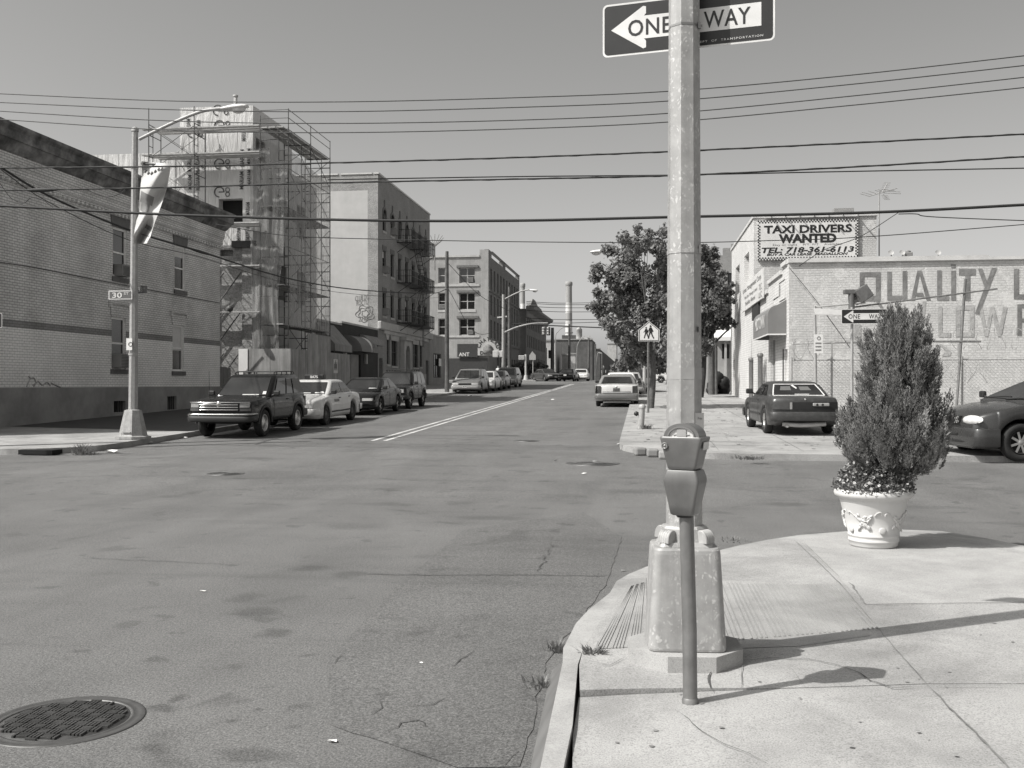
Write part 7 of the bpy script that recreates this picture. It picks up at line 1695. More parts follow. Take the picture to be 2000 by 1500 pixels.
# ================================================================ vehicles
def interp(P, x):
    if x <= P[0][0]: return P[0][1]
    for (a, p), (b, q) in zip(P, P[1:]):
        if x <= b: t = (x - a) / (b - a) if b > a else 1; return p + (q - p) * t
    return P[-1][1]
def smooth_prof(P, n=6):
    return [(p.x, p.y) for p in spline([Vector((a, b, 0)) for a, b in P], n)]
def car(name, label, cat, loc, rz, L, W, H, prof, gh, paint_, wheels, r=.32, sill=.22, ends=(.42, .40), taper=(.16, .12), crown=.03, sidewin=((.06, .46), (.52, .92)), doors=((-.9, .1), (.12, 1.1)),
        front=None, rear=None, bumper='body', rim='rim', wr=None, rack=False, flare=None, mirrors=True, roofmat=None, trimglass=None, group='parked cars', slope=None, hubs='spokes', glass='carglass', detail=True, moulding=None, tumble=.16):
    """front end towards local +Y, wheels on local z = 0; gh = (rear base y, rear roof y, front roof y, front base y, base z)"""
    z0 = loc[2] if len(loc) > 2 else rise(loc[1])
    sl = .02 if 14 < loc[1] < 110 else 0
    t = thing(name, label, cat, (loc[0], loc[1], z0), group, rot=(sl * cos(rz), -sl * sin(rz) * 1.0, rz))
    pm = M[paint_]; hw = W / 2; P = smooth_prof(prof); yc = L / 2 - .75
    def wid(y):
        k = max(0, (abs(y) - yc) / .75); return hw * (1 - (taper[0] if y > 0 else taper[1]) * k ** 2.2)
    def low(y):
        k = max(0, (abs(y) - (L / 2 - .55)) / .55); z = sill + ((ends[0] if y > 0 else ends[1]) - sill) * k ** 1.6
        for yw in wheels:
            d = abs(y - yw); ra = r * 1.22
            if d < ra: z = max(z, r + sqrt(max(0, ra * ra - d * d)) * .96)
        return z
    ys = set(round(-L / 2 + L * i / 70, 4) for i in range(71))
    for yw in wheels:
        for k in range(-8, 9): ys.add(round(yw + r * 1.22 * sin(pi / 2 * k / 8), 4))
    ys |= {L / 2 - .02, -L / 2 + .02, L / 2 - .06, -L / 2 + .06}; ys = sorted(y for y in ys if abs(y) <= L / 2)
    def sec(y):
        zb, zt, w_ = low(y), interp(P, y), wid(y); zt = max(zt, zb + .05)
        e = max(0, 1 - (L / 2 - abs(y)) / .06); zt -= .035 * e * e; zb += .02 * e * e; w_ *= 1 - .03 * e * e
        f = lambda k: zb + (zt - zb) * k
        h = [(w_ * .86, zb), (w_ * .975, zb + .02), (w_ * .993, f(.22)), (w_ * 1.0, f(.48)), (w_ * .988, f(.72)), (w_ * .962, f(.90)), (w_ * .925, f(.965)), (w_ * .85, f(1.0)), (w_ * .45, f(1.0) + crown * .8)]
        return [(0, zb)] + h + [(0, f(1.0) + crown)]
    vs = []; K = 0
    for y in ys:
        s = sec(y); bow = lambda x: y - (1 if y > 0 else -1) * .13 * (abs(x) / hw) ** 3.5 * max(0, 1 - (L / 2 - abs(y)) / .4); ring = [Vector((x, bow(x), z)) for x, z in s] + [Vector((-x, bow(x), z)) for x, z in s[-2:0:-1]]; K = len(ring); vs += ring
    n = len(ys); mb = MB()
    mb.add(vs, [(i * K + k, i * K + (k + 1) % K, (i + 1) * K + (k + 1) % K, (i + 1) * K + k) for i in range(n - 1) for k in range(K)] + [tuple(range(K))[::-1], tuple(range((n - 1) * K, n * K))], 0, True)
    # greenhouse
    rb, rr_, fr, fb, zb = gh; wb = hw * .90; wt = wb - tumble if wr is None else wr
    def ring(hx, y0, y1, rad, z, m=4):
        o = []; cy = (y0 + y1) / 2; hy = (y1 - y0) / 2; rad = min(rad, hx * .9, hy * .9)
        for sx, sy, a0 in ((1, 1, 0), (-1, 1, 90), (-1, -1, 180), (1, -1, 270)):
            for i in range(m + 1): a = radians(a0 + 90 * i / m); o.append(Vector((sx * (hx - rad) + rad * cos(a), cy + sy * (hy - rad) + rad * sin(a), z)))
        return o
    rings = [ring(wb, rb, fb, .10, zb - .05), ring(wb, rb, fb, .10, zb)]
    for q in (.33, .66): rings.append(ring(wb + (wt - wb) * q ** 1.15, rb + (rr_ - rb) * q, fb + (fr - fb) * q, .11, zb + (H - .055 - zb) * q))
    rings += [ring(wt, rr_, fr, .13, H - .055), ring(wt - .035, rr_ + .05, fr - .05, .15, H - .022), ring(wt - .13, rr_ + .17, fr - .17, .2, H - .004), ring(wt - .35, rr_ + .4, fr - .4, .2, H + .004)]
    K2 = len(rings[0]); rv = [p for q in rings for p in q]
    gm = 1 if roofmat else 0
    mb.add(rv, [(i * K2 + k, i * K2 + (k + 1) % K2, (i + 1) * K2 + (k + 1) % K2, (i + 1) * K2 + k) for i in range(len(rings) - 1) for k in range(K2)] + [tuple(range((len(rings) - 1) * K2, len(rings) * K2))], gm, True)
    mb.build('body', [pm, M[roofmat]] if roofmat else pm, t, True)
    zt_ = H - .055
    cor = {'f': (Vector((wb, fb, zb)), Vector((-wb, fb, zb)), Vector((-wt, fr, zt_)), Vector((wt, fr, zt_))), 'b': (Vector((-wb, rb, zb)), Vector((wb, rb, zb)), Vector((wt, rr_, zt_)), Vector((-wt, rr_, zt_))),
           'r': (Vector((wb, rb, zb)), Vector((wb, fb, zb)), Vector((wt, fr, zt_)), Vector((wt, rr_, zt_))), 'l': (Vector((-wb, fb, zb)), Vector((-wb, rb, zb)), Vector((-wt, rr_, zt_)), Vector((-wt, fr, zt_)))}
    def pane(side, u0, u1, v0, v1, off=.014, mbx=None, mi=0):
        a, b, c, d = cor[side]; nrm = (b - a).cross(d - a).normalized()
        f = lambda u, v: (a.lerp(b, u)).lerp(d.lerp(c, u), v) + nrm * (off + .012 * sin(pi * v) * (1 if side in 'rl' else .4))
        mbx.grid(lambda u, v: f(u0 + (u1 - u0) * u, v0 + (v1 - v0) * v), 6, 5, mi)
        return f
    g = MB(); f = pane('f', .07, .93, .06, .92, mbx=g); g.build('windshield', M[glass], t, True)
    g = MB(); pane('b', .09, .91, .10, .88, mbx=g); g.build('rear_window', M[glass], t, True)
    if trimglass:
        g = MB(); a, b, c, d = cor['b']; nrm = (b - a).cross(d - a).normalized(); F2 = lambda u, v: (a.lerp(b, u)).lerp(d.lerp(c, u), v) + nrm * .016
        loop = [F2(.08, .08), F2(.92, .08), F2(.92, .5), F2(.91, .90), F2(.09, .90), F2(.08, .5)]
        for p, q in zip(loop, loop[1:] + loop[:1]): g.beam(p, q, .03, .012, up=nrm)
        g.build('window_trim', M[trimglass], t, True)
    for s in 'rl':
        for u0, u1 in sidewin:
            g = MB()
            if s == 'l': u0, u1 = 1 - u1, 1 - u0
            pane(s, u0, u1, .10, .90, mbx=g); g.build('window', M[glass], t, True)
    # doors with handles
    def side(y, k):
        s = sec(y)[1:8]; i = min(5, int(k * 6)); q = k * 6 - i; a, b = s[i], s[i + 1]; return a[0] + (b[0] - a[0]) * q, a[1] + (b[1] - a[1]) * q
    if detail:
        for sx in (1, -1):
            for d0, d1 in doors:
                g = MB()
                def fd_(u, v):
                    y = d0 + (d1 - d0) * u; x, z = side(y, .2 + .74 * v); e = .009 if .02 < u < .98 and .02 < v < .98 else -.004
                    return Vector((sx * (x + e), y, z))
                g.grid(fd_, 24, 12); d = g.build('door', pm, t, True)
                g = MB(); x, z = side(d0 + .13, .80); g.cbox(sx * (x + .005), sx * (x + .035), d0 + .06, d0 + .22, z - .018, z + .014, .008); g.build('handle', M['plastic'] if bumper != 'chrome' else M['chrome'], d, True)
            if moulding:
                g = MB(); pts = [Vector((sx * (side(y, moulding[0])[0] + .012), y, side(y, moulding[0])[1])) for y in [wheels[0] + r * 1.3 + (wheels[1] - wheels[0] - r * 2.6) * i / 10 for i in range(11)]]
                for p, q in zip(pts, pts[1:]): g.beam(p, q, .02, moulding[1])
                g.build('side_moulding', M[moulding[2]], t, True)
    if flare:
        for sx in (1, -1):
            for yw in wheels:
                g = MB(); pts = []
                for k in range(15): a = pi * k / 14; y = yw + r * 1.25 * cos(a); z = r + r * 1.24 * sin(a) * .97; pts.append(Vector((sx * (wid(y) * .985), y, z)))
                g.tube(pts, .035, 6); g.build('arch_trim', M[flare], t, True)
    # underbody, wheels
    g = MB(); g.box(-hw * .62, hw * .62, -L / 2 + .3, L / 2 - .3, sill - .02, sill + .3); g.build('underbody', M['dark'], t, True)
    for yw in wheels:
        for sx in (1, -1):
            g = MB(); wx = hw * .985; tw = .2; Mw = Matrix.Translation((sx * wx, yw, r)) @ Matrix.Rotation(sx * pi / 2, 4, 'Y')
            rr2 = r * .64
            pr_ = [(rr2, -tw), (r * .93, -tw), (r, -tw * .8), (r, -tw * .2), (r * .93, -.005), (r * .82, .0), (rr2 * 1.02, -.012), (rr2, -.03)]
            vs = []; m = 28
            for q, z in pr_:
                for k in range(m): a = 2 * pi * k / m; vs.append(Mw @ Vector((q * cos(a), q * sin(a), z)))
            g.add(vs, [(i * m + k, i * m + (k + 1) % m, (i + 1) * m + (k + 1) % m, (i + 1) * m + k) for i in range(len(pr_) - 1) for k in range(m)], 0, True); wh = g.build('wheel', M['rubber'], t, True)
            g = MB(); pr2 = [(rr2, -.03), (rr2 * .93, -.012), (rr2 * .86, -.035), (rr2 * .8, -.07), (.0001, -.075)]; vs = [Mw @ Vector((q * cos(2 * pi * k / m), q * sin(2 * pi * k / m), z)) for q, z in pr2 for k in range(m)]
            g.add(vs, [(i * m + k, i * m + (k + 1) % m, (i + 1) * m + (k + 1) % m, (i + 1) * m + k) for i in range(len(pr2) - 1) for k in range(m)], 1 if hubs == 'spokes' else 0, True)
            if hubs == 'spokes':
                for k in range(5 if L < 5 else 8):
                    a = 2 * pi * k / (5 if L < 5 else 8) + .3; nn = .16 if L < 5 else .11; pts = [Mw @ Vector((q * cos(a + s), q * sin(a + s), z)) for q, s, z in ((rr2 * .2, -.5, -.03), (rr2 * .9, -nn, -.026), (rr2 * .9, nn, -.026), (rr2 * .2, .5, -.03))]; g.add(pts, [(0, 1, 2, 3)], 0)
                g.lathe([(rr2 * .26, 0), (rr2 * .2, .02), (.0001, .022)], 14, Mw @ Vector((0, 0, -.045)), M=Matrix.Rotation(sx * pi / 2, 4, 'Y'))
            else: g.lathe([(rr2 * .75, -.002), (rr2 * .68, .02), (rr2 * .3, .03), (.0001, .045)], 20, Mw @ Vector((0, 0, -.07)), M=Matrix.Rotation(sx * pi / 2, 4, 'Y'))
            g.build('rim', [M[rim], M['dark']], wh, True)
    # bumpers
    def bump(end, z0, z1, mat, th=.10, over=.05, wrap=.45, split=None):
        g = MB(); sg = 1 if end == 'f' else -1; path = []
        for k in range(-12, 13):
            s = k / 12; x = hw * .99 * max(-1, min(1, s * 1.18)); yy = L / 2 + over - .10 * abs(s) ** 3
            if abs(s) > .8474: yy = L / 2 + over - .10 * .61 - wrap * (abs(s) - .8474) / .1526; x = hw * (1.005) * (1 if s > 0 else -1)
            if .70 < abs(s) <= .8474: yy -= .05 * ((abs(s) - .70) / .147) ** 2
            path.append((x, sg * yy))
        prf = [(-th, z0 + .02), (-.015, z0), (0, z0 + .03), (.005, (z0 + z1) / 2), (0, z1 - .025), (-.02, z1), (-th, z1)]
        vs = []
        for i, (x, y) in enumerate(path):
            a, b = path[max(0, i - 1)], path[min(24, i + 1)]; tx, ty = b[0] - a[0], b[1] - a[1]; l = sqrt(tx * tx + ty * ty); nx, ny = (-ty / l, tx / l); 
            if ny * sg < 0 and abs(x) < hw * .9: nx, ny = -nx, -ny
            if abs(x) >= hw * .9 and nx * x < 0: nx, ny = -nx, -ny
            for d, z in prf: vs.append(Vector((x + nx * d, y + ny * d, z)))
        m = len(prf); g.add(vs, [(i * m + k, (i + 1) * m + k, (i + 1) * m + k + 1, i * m + k + 1) for i in range(24) for k in range(m - 1)], 0, True); return g.build('bumper', M[mat], t, True)
    fe, be = front or {}, rear or {}
    for end, d in (('f', fe), ('b', be)):
        for z0, z1, mat, over in d.get('bumpers', ((.36, .56, paint_ if bumper == 'body' else bumper, .03),)): bump(end, z0, z1, mat, over=over)
        sg = 1 if end == 'f' else -1
        for x0, x1, z0, z1, mat, nm in d.get('boxes', ()):
            for mir in ((1, -1) if x0 > 0 and nm in ('headlight', 'tail_light', 'indicator', 'fog_light') else (1,)):
                g = MB(); xm = max(abs(x0), abs(x1)); 
                y_in = L / 2 - .25; k0 = L / 2 + .018 - (taper[0] if sg > 0 else taper[1]) * .0
                yo = lambda x: L / 2 + .02 - .13 * (abs(x) / hw) ** 3.5
                xs = [mir * (x0 + (x1 - x0) * i / 6) for i in range(7)]
                A = [Vector((x, sg * yo(x), z0)) for x in xs]; B = [Vector((x, sg * (yo(x) - .01), z1)) for x in xs]; C2 = [Vector((x, sg * y_in, z0)) for x in xs]; D = [Vector((x, sg * y_in, z1)) for x in xs]
                for i in range(6): g.quad(A[i], A[i + 1], B[i + 1], B[i]); g.quad(B[i], B[i + 1], D[i + 1], D[i]); g.quad(A[i], A[i + 1], C2[i + 1], C2[i])
                g.quad(A[0], B[0], D[0], C2[0]); g.quad(A[6], B[6], D[6], C2[6]); g.build(nm, M[mat], t, True)
        for zb_, n_, x0, mat in d.get('bars', ()):
            g = MB()
            for k in range(n_): z = zb_[0] + (zb_[1] - zb_[0]) * k / max(1, n_ - 1); pts = [Vector((x0 * (i / 5 - 1), sg * (L / 2 + .03 - .13 * (abs(x0 * (i / 5 - 1)) / hw) ** 3.5), z)) for i in range(11)]; g.tube(pts, .009, 5)
            g.build('grille_bars', M[mat], t, True)
        if 'plate' in d:
            z, mat = d['plate'][:2]; px_ = d['plate'][2] if len(d['plate']) > 2 else 0
            g = MB(); g.box(px_ - .155, px_ + .155, *sorted((sg * (L / 2 + .055), sg * (L / 2 + .063))), z, z + .16); pl = g.build('licence_plate', M[mat], t, True)
            if detail:
                g = MB(); text_polys(g, d['plate'][3] if len(d['plate']) > 3 else '8A 75', Vector((px_ + sg * .12, sg * (L / 2 + .064), z + .04)), (-sg, 0, 0), (0, 0, 1), .24, .075, bold=.02); g.build('plate_number', M['charcoal'], pl, True)
    if mirrors:
        for sx in (1, -1):
            g = MB(); y = fb - .18; x = wb + .02; Mm = Matrix.Translation((sx * (x + .12), y, zb + .10)); g.cbox(-.09, .09, -.04, .05, -.07, .07, .03, M=Mm); g.tube([(sx * (x - .03), y, zb + .03), (sx * (x + .08), y, zb + .08)], .025, 6); g.build('mirror', M['plastic'], t, True)
    if rack:
        g = MB(); x = wt - .1
        for sx in (1, -1):
            g.tube(spline([(sx * x, rr_ + .12, H), (sx * x, rr_ + .25, H + .07), (sx * x, fr - .35, H + .07), (sx * x, fr - .2, H)]), .016, 6)
            for k in range(4): y = rr_ + .3 + (fr - rr_ - .7) * k / 3; g.tube([(sx * x, y, H - .01), (sx * x, y, H + .07)], .016, 5)
        for k in (0, 1, 2): y = rr_ + .35 + (fr - rr_ - .8) * k / 2; g.tube([(-x, y, H + .07), (x, y, H + .07)], .014, 6)
        g.build('roof_rack', M['black'], t, True)
    return t, pane, cor
def decal(t, pts, mat, name):
    g = MB(); g.add(pts, [tuple(range(len(pts)))]); return g.build(name, M[mat], t, True)
def dash_papers(t, cor, us, mat='notice'):       # papers lying behind the screen, seen as pale patches
    a, b, c, d = cor['f']; nrm = (b - a).cross(d - a).normalized()
    for u0, u1, v0, v1 in us:
        f = lambda u, v: (a.lerp(b, u)).lerp(d.lerp(c, u), v) + nrm * .024
        decal(t, [f(u0, v0), f(u1, v0), f(u1, v1), f(u0, v1)], mat, 'dash_paper')
LXC = -10.9
SED = lambda L, hz=.93, dz=.96, fz=.72, bz=.80: [(-L / 2, bz - .1), (-L / 2 + .05, bz + .06), (-L / 2 + .3, dz - .03), (-L / 2 + .9, dz), (0, .94), (L * .14, hz + .02), (L / 2 - .7, hz - .07), (L / 2 - .22, fz + .07), (L / 2 - .05, fz - .03), (L / 2, fz - .12)]
# big dark off-road car, nearest on the left
t, pane, cor = car('offroad_car', 'dark boxy two door off-road car with roof rack, nearest in the left row', 'car', (LXC, 27.05), pi, 4.45, 1.78, 1.66,
    [(-2.225, .70), (-2.2, .98), (-2.1, 1.04), (-1, 1.05), (.6, 1.06), (1.0, 1.06), (1.7, 1.01), (2.05, .97), (2.19, .92), (2.225, .78)], (-2.16, -1.92, -.02, .72, 1.05), 'cardark', (-1.35, 1.24), r=.37, sill=.40, ends=(.48, .5), taper=(.06, .08), crown=.035, tumble=.13,
    sidewin=((.04, .34), (.38, .56), (.60, .90)), doors=((-.62, .66),), flare='charcoal', rack=True, hubs='disc', rim='rim', bumper='charcoal',
    front={'bumpers': ((.44, .60, 'plastic', .09), (.602, .67, 'chrome', .095)), 'boxes': ((-.52, .52, .74, .93, 'black', 'grille'), (.56, .80, .82, .93, 'lampdim', 'headlight'), (.56, .82, .73, .80, 'taillamp', 'indicator')), 'bars': (((.76, .89), 3, .52, 'chrome'), ((.955, .955), 1, .82, 'chrome')), 'plate': (.46, 'reflective', .12, 'BBD 11AD')},
    rear={'bumpers': ((.42, .62, 'charcoal', .08),), 'boxes': ((.68, .84, .7, 1.0, 'taillamp', 'tail_light'),)})
dash_papers(t, cor, [(.86, .92, .10, .24), (.50, .8, .065, .10)]); g = MB(); g.tube([(.83, .95, 1.06), (.86, .90, 1.75)], .006, 4); g.build('aerial', M['black'], t, True)
g = MB(); g.lathe([(.07, 0), (.06, .015), (.0001, .02)], 12, (0, 2.25, .915), M=Matrix.Rotation(-pi / 2, 4, 'X')); g.build('badge', M['chrome'], t, True)
# taxi
t, pane, cor = car('taxi', 'pale taxi with an illuminated number box on the roof, second in the left row', 'taxi', (LXC, 32.35), pi, 5.35, 1.95, 1.43, SED(5.35, .94, .97, .74, .84), (-1.65, -1.02, .32, 1.12, .95), 'carpale', (-1.45, 1.46), r=.33, ends=(.30, .34), taper=(.15, .12),
    doors=((-1.1, -.05), (-.02, 1.12)), sidewin=((.08, .47), (.51, .90)), hubs='disc', rim='rimdark', moulding=(.36, .05, 'charcoal'),
    front={'bumpers': ((.34, .56, 'carpale', .06),), 'boxes': ((-.42, .42, .60, .72, 'black', 'grille'), (.46, .86, .60, .735, 'lamp', 'headlight'), (.2, .7, .40, .46, 'black', 'fog_light')), 'bars': (((.62, .71), 4, .40, 'chrome'),), 'plate': (.42, 'notice')}, rear={'boxes': ((.45, .86, .66, .82, 'taillamp', 'tail_light'),)})
dash_papers(t, cor, [(.50, .66, .08, .13), (.74, .92, .08, .16), (.84, .9, .17, .22)])
g = MB(); g.cbox(-.34, .34, -.35, -.10, 1.435, 1.60, .03); rb_ = g.build('roof_light', M['black'], t, True); g = MB(); text_polys(g, '8A75', (.13, -.095, 1.475), (-1, 0, 0), (0, 0, 1), .27, .09, bold=.03); g.build('number', M['reflective'], rb_, True)
g = MB()
for sx in (1, -1):
    for k in range(5): g.box(*sorted((sx * .955, sx * .985)), .25 + k * .1, .32 + k * .1, .72, .80)
g.build('door_lettering', M['steel'], t, True)
# black saloon, dark jeep-like
t, pane, cor = car('sedan_car', 'glossy black rounded sedan behind the taxi', 'car', (LXC + .05, 39.0), pi, 4.75, 1.80, 1.40, SED(4.75, .90, .97, .62, .86), (-1.75, -1.0, .25, 1.18, .94), 'carblack', (-1.36, 1.36), r=.32, ends=(.28, .36), taper=(.24, .2), sidewin=((.12, .48), (.52, .88)), front={'bumpers': ((.30, .52, 'carblack', .02),), 'boxes': ((-.3, .3, .48, .56, 'black', 'grille'), (.42, .78, .56, .66, 'lamp', 'headlight'))}, rear={'boxes': ((.4, .8, .72, .86, 'taillamp', 'tail_light'),)})
dash_papers(t, cor, [(.70, .90, .09, .15)])
t, pane, cor = car('offroad_car', 'dark square off-road car with roof rack, fourth in the left row', 'car', (LXC + .1, 43.85), pi, 4.2, 1.76, 1.62, [(-2.1, .68), (-2.06, .98), (-1.9, 1.02), (0, 1.03), (.8, 1.03), (1.7, .99), (2.0, .95), (2.08, .90), (2.1, .74)], (-2.04, -1.86, .18, .70, 1.02), 'cargreen', (-1.28, 1.28), r=.36, sill=.38, ends=(.46, .48), taper=(.06, .06), tumble=.12,
    sidewin=((.03, .30), (.34, .60), (.64, .92)), doors=((-1.0, -.12), (-.1, .75)), rack=True, flare='charcoal', bumper='charcoal', front={'bumpers': ((.44, .6, 'charcoal', .07),), 'boxes': ((-.45, .45, .7, .88, 'black', 'grille'), (.5, .72, .72, .87, 'lamp', 'headlight'))}, rear={'bumpers': ((.44, .6, 'charcoal', .07),), 'boxes': ((.66, .82, .7, .95, 'taillamp', 'tail_light'),)})
# second group
van_prof = lambda L: [(-L / 2, .7), (-L / 2 + .04, .95), (-L / 2 + .3, .99), (0, .99), (L * .22, .98), (L / 2 - .6, .88), (L / 2 - .2, .76), (L / 2 - .04, .68), (L / 2, .58)]
car('estate_car', 'grey estate car facing the camera at the wooden pole, first of the second row', 'car', (-11.35, 66.3), pi, 4.7, 1.92, 1.62, van_prof(4.7), (-2.25, -1.95, .35, 1.35, .98), 'cargrey', (-1.42, 1.45), r=.33, ends=(.3, .36), taper=(.14, .06), sidewin=((.04, .3), (.34, .6), (.64, .9)), rack=True, moulding=(.4, .1, 'cargrey'),
    front={'bumpers': ((.34, .56, 'carsilver', .05),), 'boxes': ((-.4, .4, .60, .70, 'black', 'grille'), (.44, .86, .60, .72, 'lamp', 'headlight')), 'plate': (.4, 'notice')}, rear={'boxes': ((.7, .88, .6, .95, 'taillamp', 'tail_light'),)})
car('taxi', 'pale sedan behind the grey estate car', 'car', (-11.2, 71.6), pi, 5.0, 1.9, 1.43, SED(5.0), (-1.6, -1.0, .3, 1.1, .95), 'carpale', (-1.4, 1.42), front={'boxes': ((-.4, .4, .58, .68, 'black', 'grille'), (.44, .84, .58, .7, 'lamp', 'headlight'))}, rear={'boxes': ((.4, .8, .7, .85, 'taillamp', 'tail_light'),)}, detail=True, hubs='disc', rim='rimdark')
car('sedan_car', 'silver sedan, third of the second row', 'car', (-11.2, 77.2), pi, 4.8, 1.86, 1.44, SED(4.8), (-1.6, -1.0, .3, 1.1, .95), 'cartan', (-1.36, 1.38), front={'boxes': ((-.4, .4, .58, .68, 'black', 'grille'), (.44, .84, .58, .7, 'lamp', 'headlight'))}, rear={'boxes': ((.4, .8, .7, .85, 'taillamp', 'tail_light'),)})
car('estate_car', 'dark nosed estate car, last of the second row', 'car', (-11.2, 84.0), pi, 4.8, 1.92, 1.66, van_prof(4.8), (-2.3, -1.95, .4, 1.35, .98), 'cargrey', (-1.42, 1.45), taper=(.14, .06), sidewin=((.04, .3), (.34, .6), (.64, .9)), front={'boxes': ((-.35, .35, .6, .68, 'black', 'grille'), (.44, .84, .6, .71, 'lamp', 'headlight'))}, rear={'boxes': ((.7, .88, .6, .95, 'taillamp', 'tail_light'),)})
# far crossing
car('sedan_car', 'grey sedan at the far crossing, leftmost of the far cars', 'car', (-10.9, 115, rise(115) + .01), pi + .55, 5.0, 1.85, 1.43, SED(5.0), (-1.6, -1.0, .3, 1.1, .95), 'carmid', (-1.4, 1.42), front={'boxes': ((-.4, .4, .58, .68, 'black', 'grille'), (.44, .84, .58, .7, 'lamp', 'headlight')), 'plate': (.4, 'reflective')}, rear={'boxes': ((.4, .8, .7, .85, 'taillamp', 'tail_light'),)})
car('sedan_car', 'dark car seen from behind at the far crossing below the chimney', 'car', (-8.1, 113, rise(113) + .01), -.12, 4.5, 1.8, 1.40, SED(4.5), (-1.6, -1.0, .3, 1.1, .95), 'cardark', (-1.3, 1.3), front={'boxes': ((.44, .8, .58, .7, 'lamp', 'headlight'),)}, rear={'boxes': ((.4, .8, .7, .85, 'taillamp', 'tail_light'),), 'plate': (.6, 'reflective')})
car('sedan_car', 'white car facing the camera at the far crossing', 'car', (-7.0, 118, rise(118) + .01), pi, 4.6, 1.8, 1.42, SED(4.6), (-1.6, -1.0, .3, 1.1, .95), 'carwhite', (-1.3, 1.3), front={'boxes': ((-.3, .3, .5, .6, 'black', 'grille'), (.44, .8, .58, .7, 'lamp', 'headlight'))}, rear={'boxes': ((.4, .8, .7, .85, 'taillamp', 'tail_light'),)})
# right kerb
t, pane, cor = car('sedan_car', 'long pale formal sedan with dark vinyl roof seen from behind at the right kerb', 'car', (-1.08, 47.4), 0, 5.6, 1.94, 1.42,
    [(-2.8, .66), (-2.78, .90), (-2.6, .97), (-1.9, 1.0), (0, .98), (.9, .97), (2.4, .94), (2.7, .90), (2.78, .84), (2.8, .7)], (-1.65, -1.22, .25, .95, .98), 'carpale', (-1.55, 1.6), r=.33, sill=.26, ends=(.34, .34), taper=(.06, .05), crown=.04, roofmat='vinyl', bumper='chrome', trimglass='chrome', hubs='disc', doors=((-1.15, -.1), (-.08, 1.0)), sidewin=((.14, .46), (.50, .90)),
    rear={'bumpers': ((.36, .60, 'cargrey', .10),), 'boxes': ((.70, .925, .64, .95, 'taillamp', 'tail_light'), (-.62, .62, .64, .72, 'chrome', 'trim_panel')), 'plate': (.70, 'cargrey', 0, 'T 618 49')}, front={'bumpers': ((.4, .6, 'chrome', .1),), 'boxes': ((-.5, .5, .6, .86, 'chrome', 'grille'), (.54, .9, .66, .82, 'lamp', 'headlight'))})
g = MB(); g.lathe([(.05, 0), (.04, .012), (.0001, .015)], 10, (0, -2.83, .9), M=Matrix.Rotation(pi / 2, 4, 'X')); g.build('badge', M['chrome'], t, True)
g = MB()
for sx in (1, -1): g.cbox(*sorted((sx * .935, sx * .96)), -2.80, -2.5, .62, .98, .008)
g.build('fender_blade', M['chrome'], t, True)
car('sedan_car', 'white sedan parked in front of the long formal sedan on the right', 'car', (-1.1, 56.2), 0, 5.1, 1.9, 1.46, SED(5.1), (-1.6, -1.0, .3, 1.1, .95), 'carwhite', (-1.4, 1.42), front={'boxes': ((.44, .8, .58, .7, 'lamp', 'headlight'),)}, rear={'boxes': ((.4, .84, .66, .82, 'taillamp', 'tail_light'),), 'plate': (.6, 'notice')})
car('estate_car', 'dark van at the right kerb beyond the white sedan', 'car', (-.1, 66.0), 0, 4.8, 1.92, 1.72, van_prof(4.8), (-2.3, -1.95, .4, 1.35, .98), 'cargrey', (-1.42, 1.45), front={'boxes': ((.44, .84, .6, .71, 'lamp', 'headlight'),)}, rear={'boxes': ((.7, .88, .6, .95, 'taillamp', 'tail_light'),)})
car('hatchback_car', 'white hatchback standing crosswise behind the maple trunk', 'car', (3.1, 95.5, rise(95.5) + KH), -pi / 2, 4.0, 1.7, 1.42, [(-2, .7), (-1.96, .9), (-1.7, .96), (0, .95), (.6, .94), (1.5, .84), (1.9, .7), (2, .55)], (-1.9, -1.5, .1, .95, .95), 'carwhite', (-1.25, 1.25), r=.31, taper=(.18, .14), sidewin=((.05, .46), (.5, .9)), front={'boxes': ((.44, .76, .58, .7, 'lamp', 'headlight'),)}, rear={'boxes': ((.6, .8, .66, .9, 'taillamp', 'tail_light'),)}, slope=None)
car('sedan_car', 'grey sedan tucked between the white sedan and the dark van on the right', 'car', (-.75, 61.4), 0, 4.5, 1.8, 1.43, SED(4.5), (-1.5, -.95, .3, 1.05, .95), 'carsilver', (-1.3, 1.3), front={'boxes': ((.44, .8, .58, .7, 'lamp', 'headlight'),)}, rear={'boxes': ((.4, .8, .68, .82, 'taillamp', 'tail_light'),)})
# faded coupe on the pavement
t, pane, cor = car('coupe_car', 'faded dark grey coupe with one broken tail light on the right pavement', 'car', (3.92, 27.75, rise(27.75) + KH), .055, 4.56, 1.74, 1.33,
    [(-2.28, .62), (-2.26, .86), (-2.15, .95), (-1.5, .965), (-.4, .93), (.5, .92), (1.6, .83), (2.1, .72), (2.24, .66), (2.28, .56)], (-1.52, -.82, .02, .72, .94), 'carmid', (-1.30, 1.25), r=.33, sill=.23, ends=(.30, .36), taper=(.14, .06), crown=.02, trimglass='reflective', hubs='disc', rim='chrome', sidewin=((.10, .30), (.36, .88)), doors=((-.55, .75),), moulding=(.42, .05, 'charcoal'),
    rear={'bumpers': ((.38, .60, 'carmid', .10),), 'boxes': ((-.40, .80, .66, .84, 'black', 'tail_panel'), (-.80, -.405, .66, .84, 'taillamp', 'tail_light'))}, front={'bumpers': ((.3, .55, 'carmid', .06),), 'boxes': ((.4, .76, .56, .66, 'lamp', 'headlight'),)})
g = MB(); g.box(-.39, -.33, -2.302, -2.29, .665, .835); g.build('reversing_lamp', M['signgrey'], t, True)
g = MB(); g.cbox(.17, .57, -2.33, -2.28, .74, .82, .02); bl = g.build('broken_lamp_socket', M['signgrey'], t, True); g = MB()
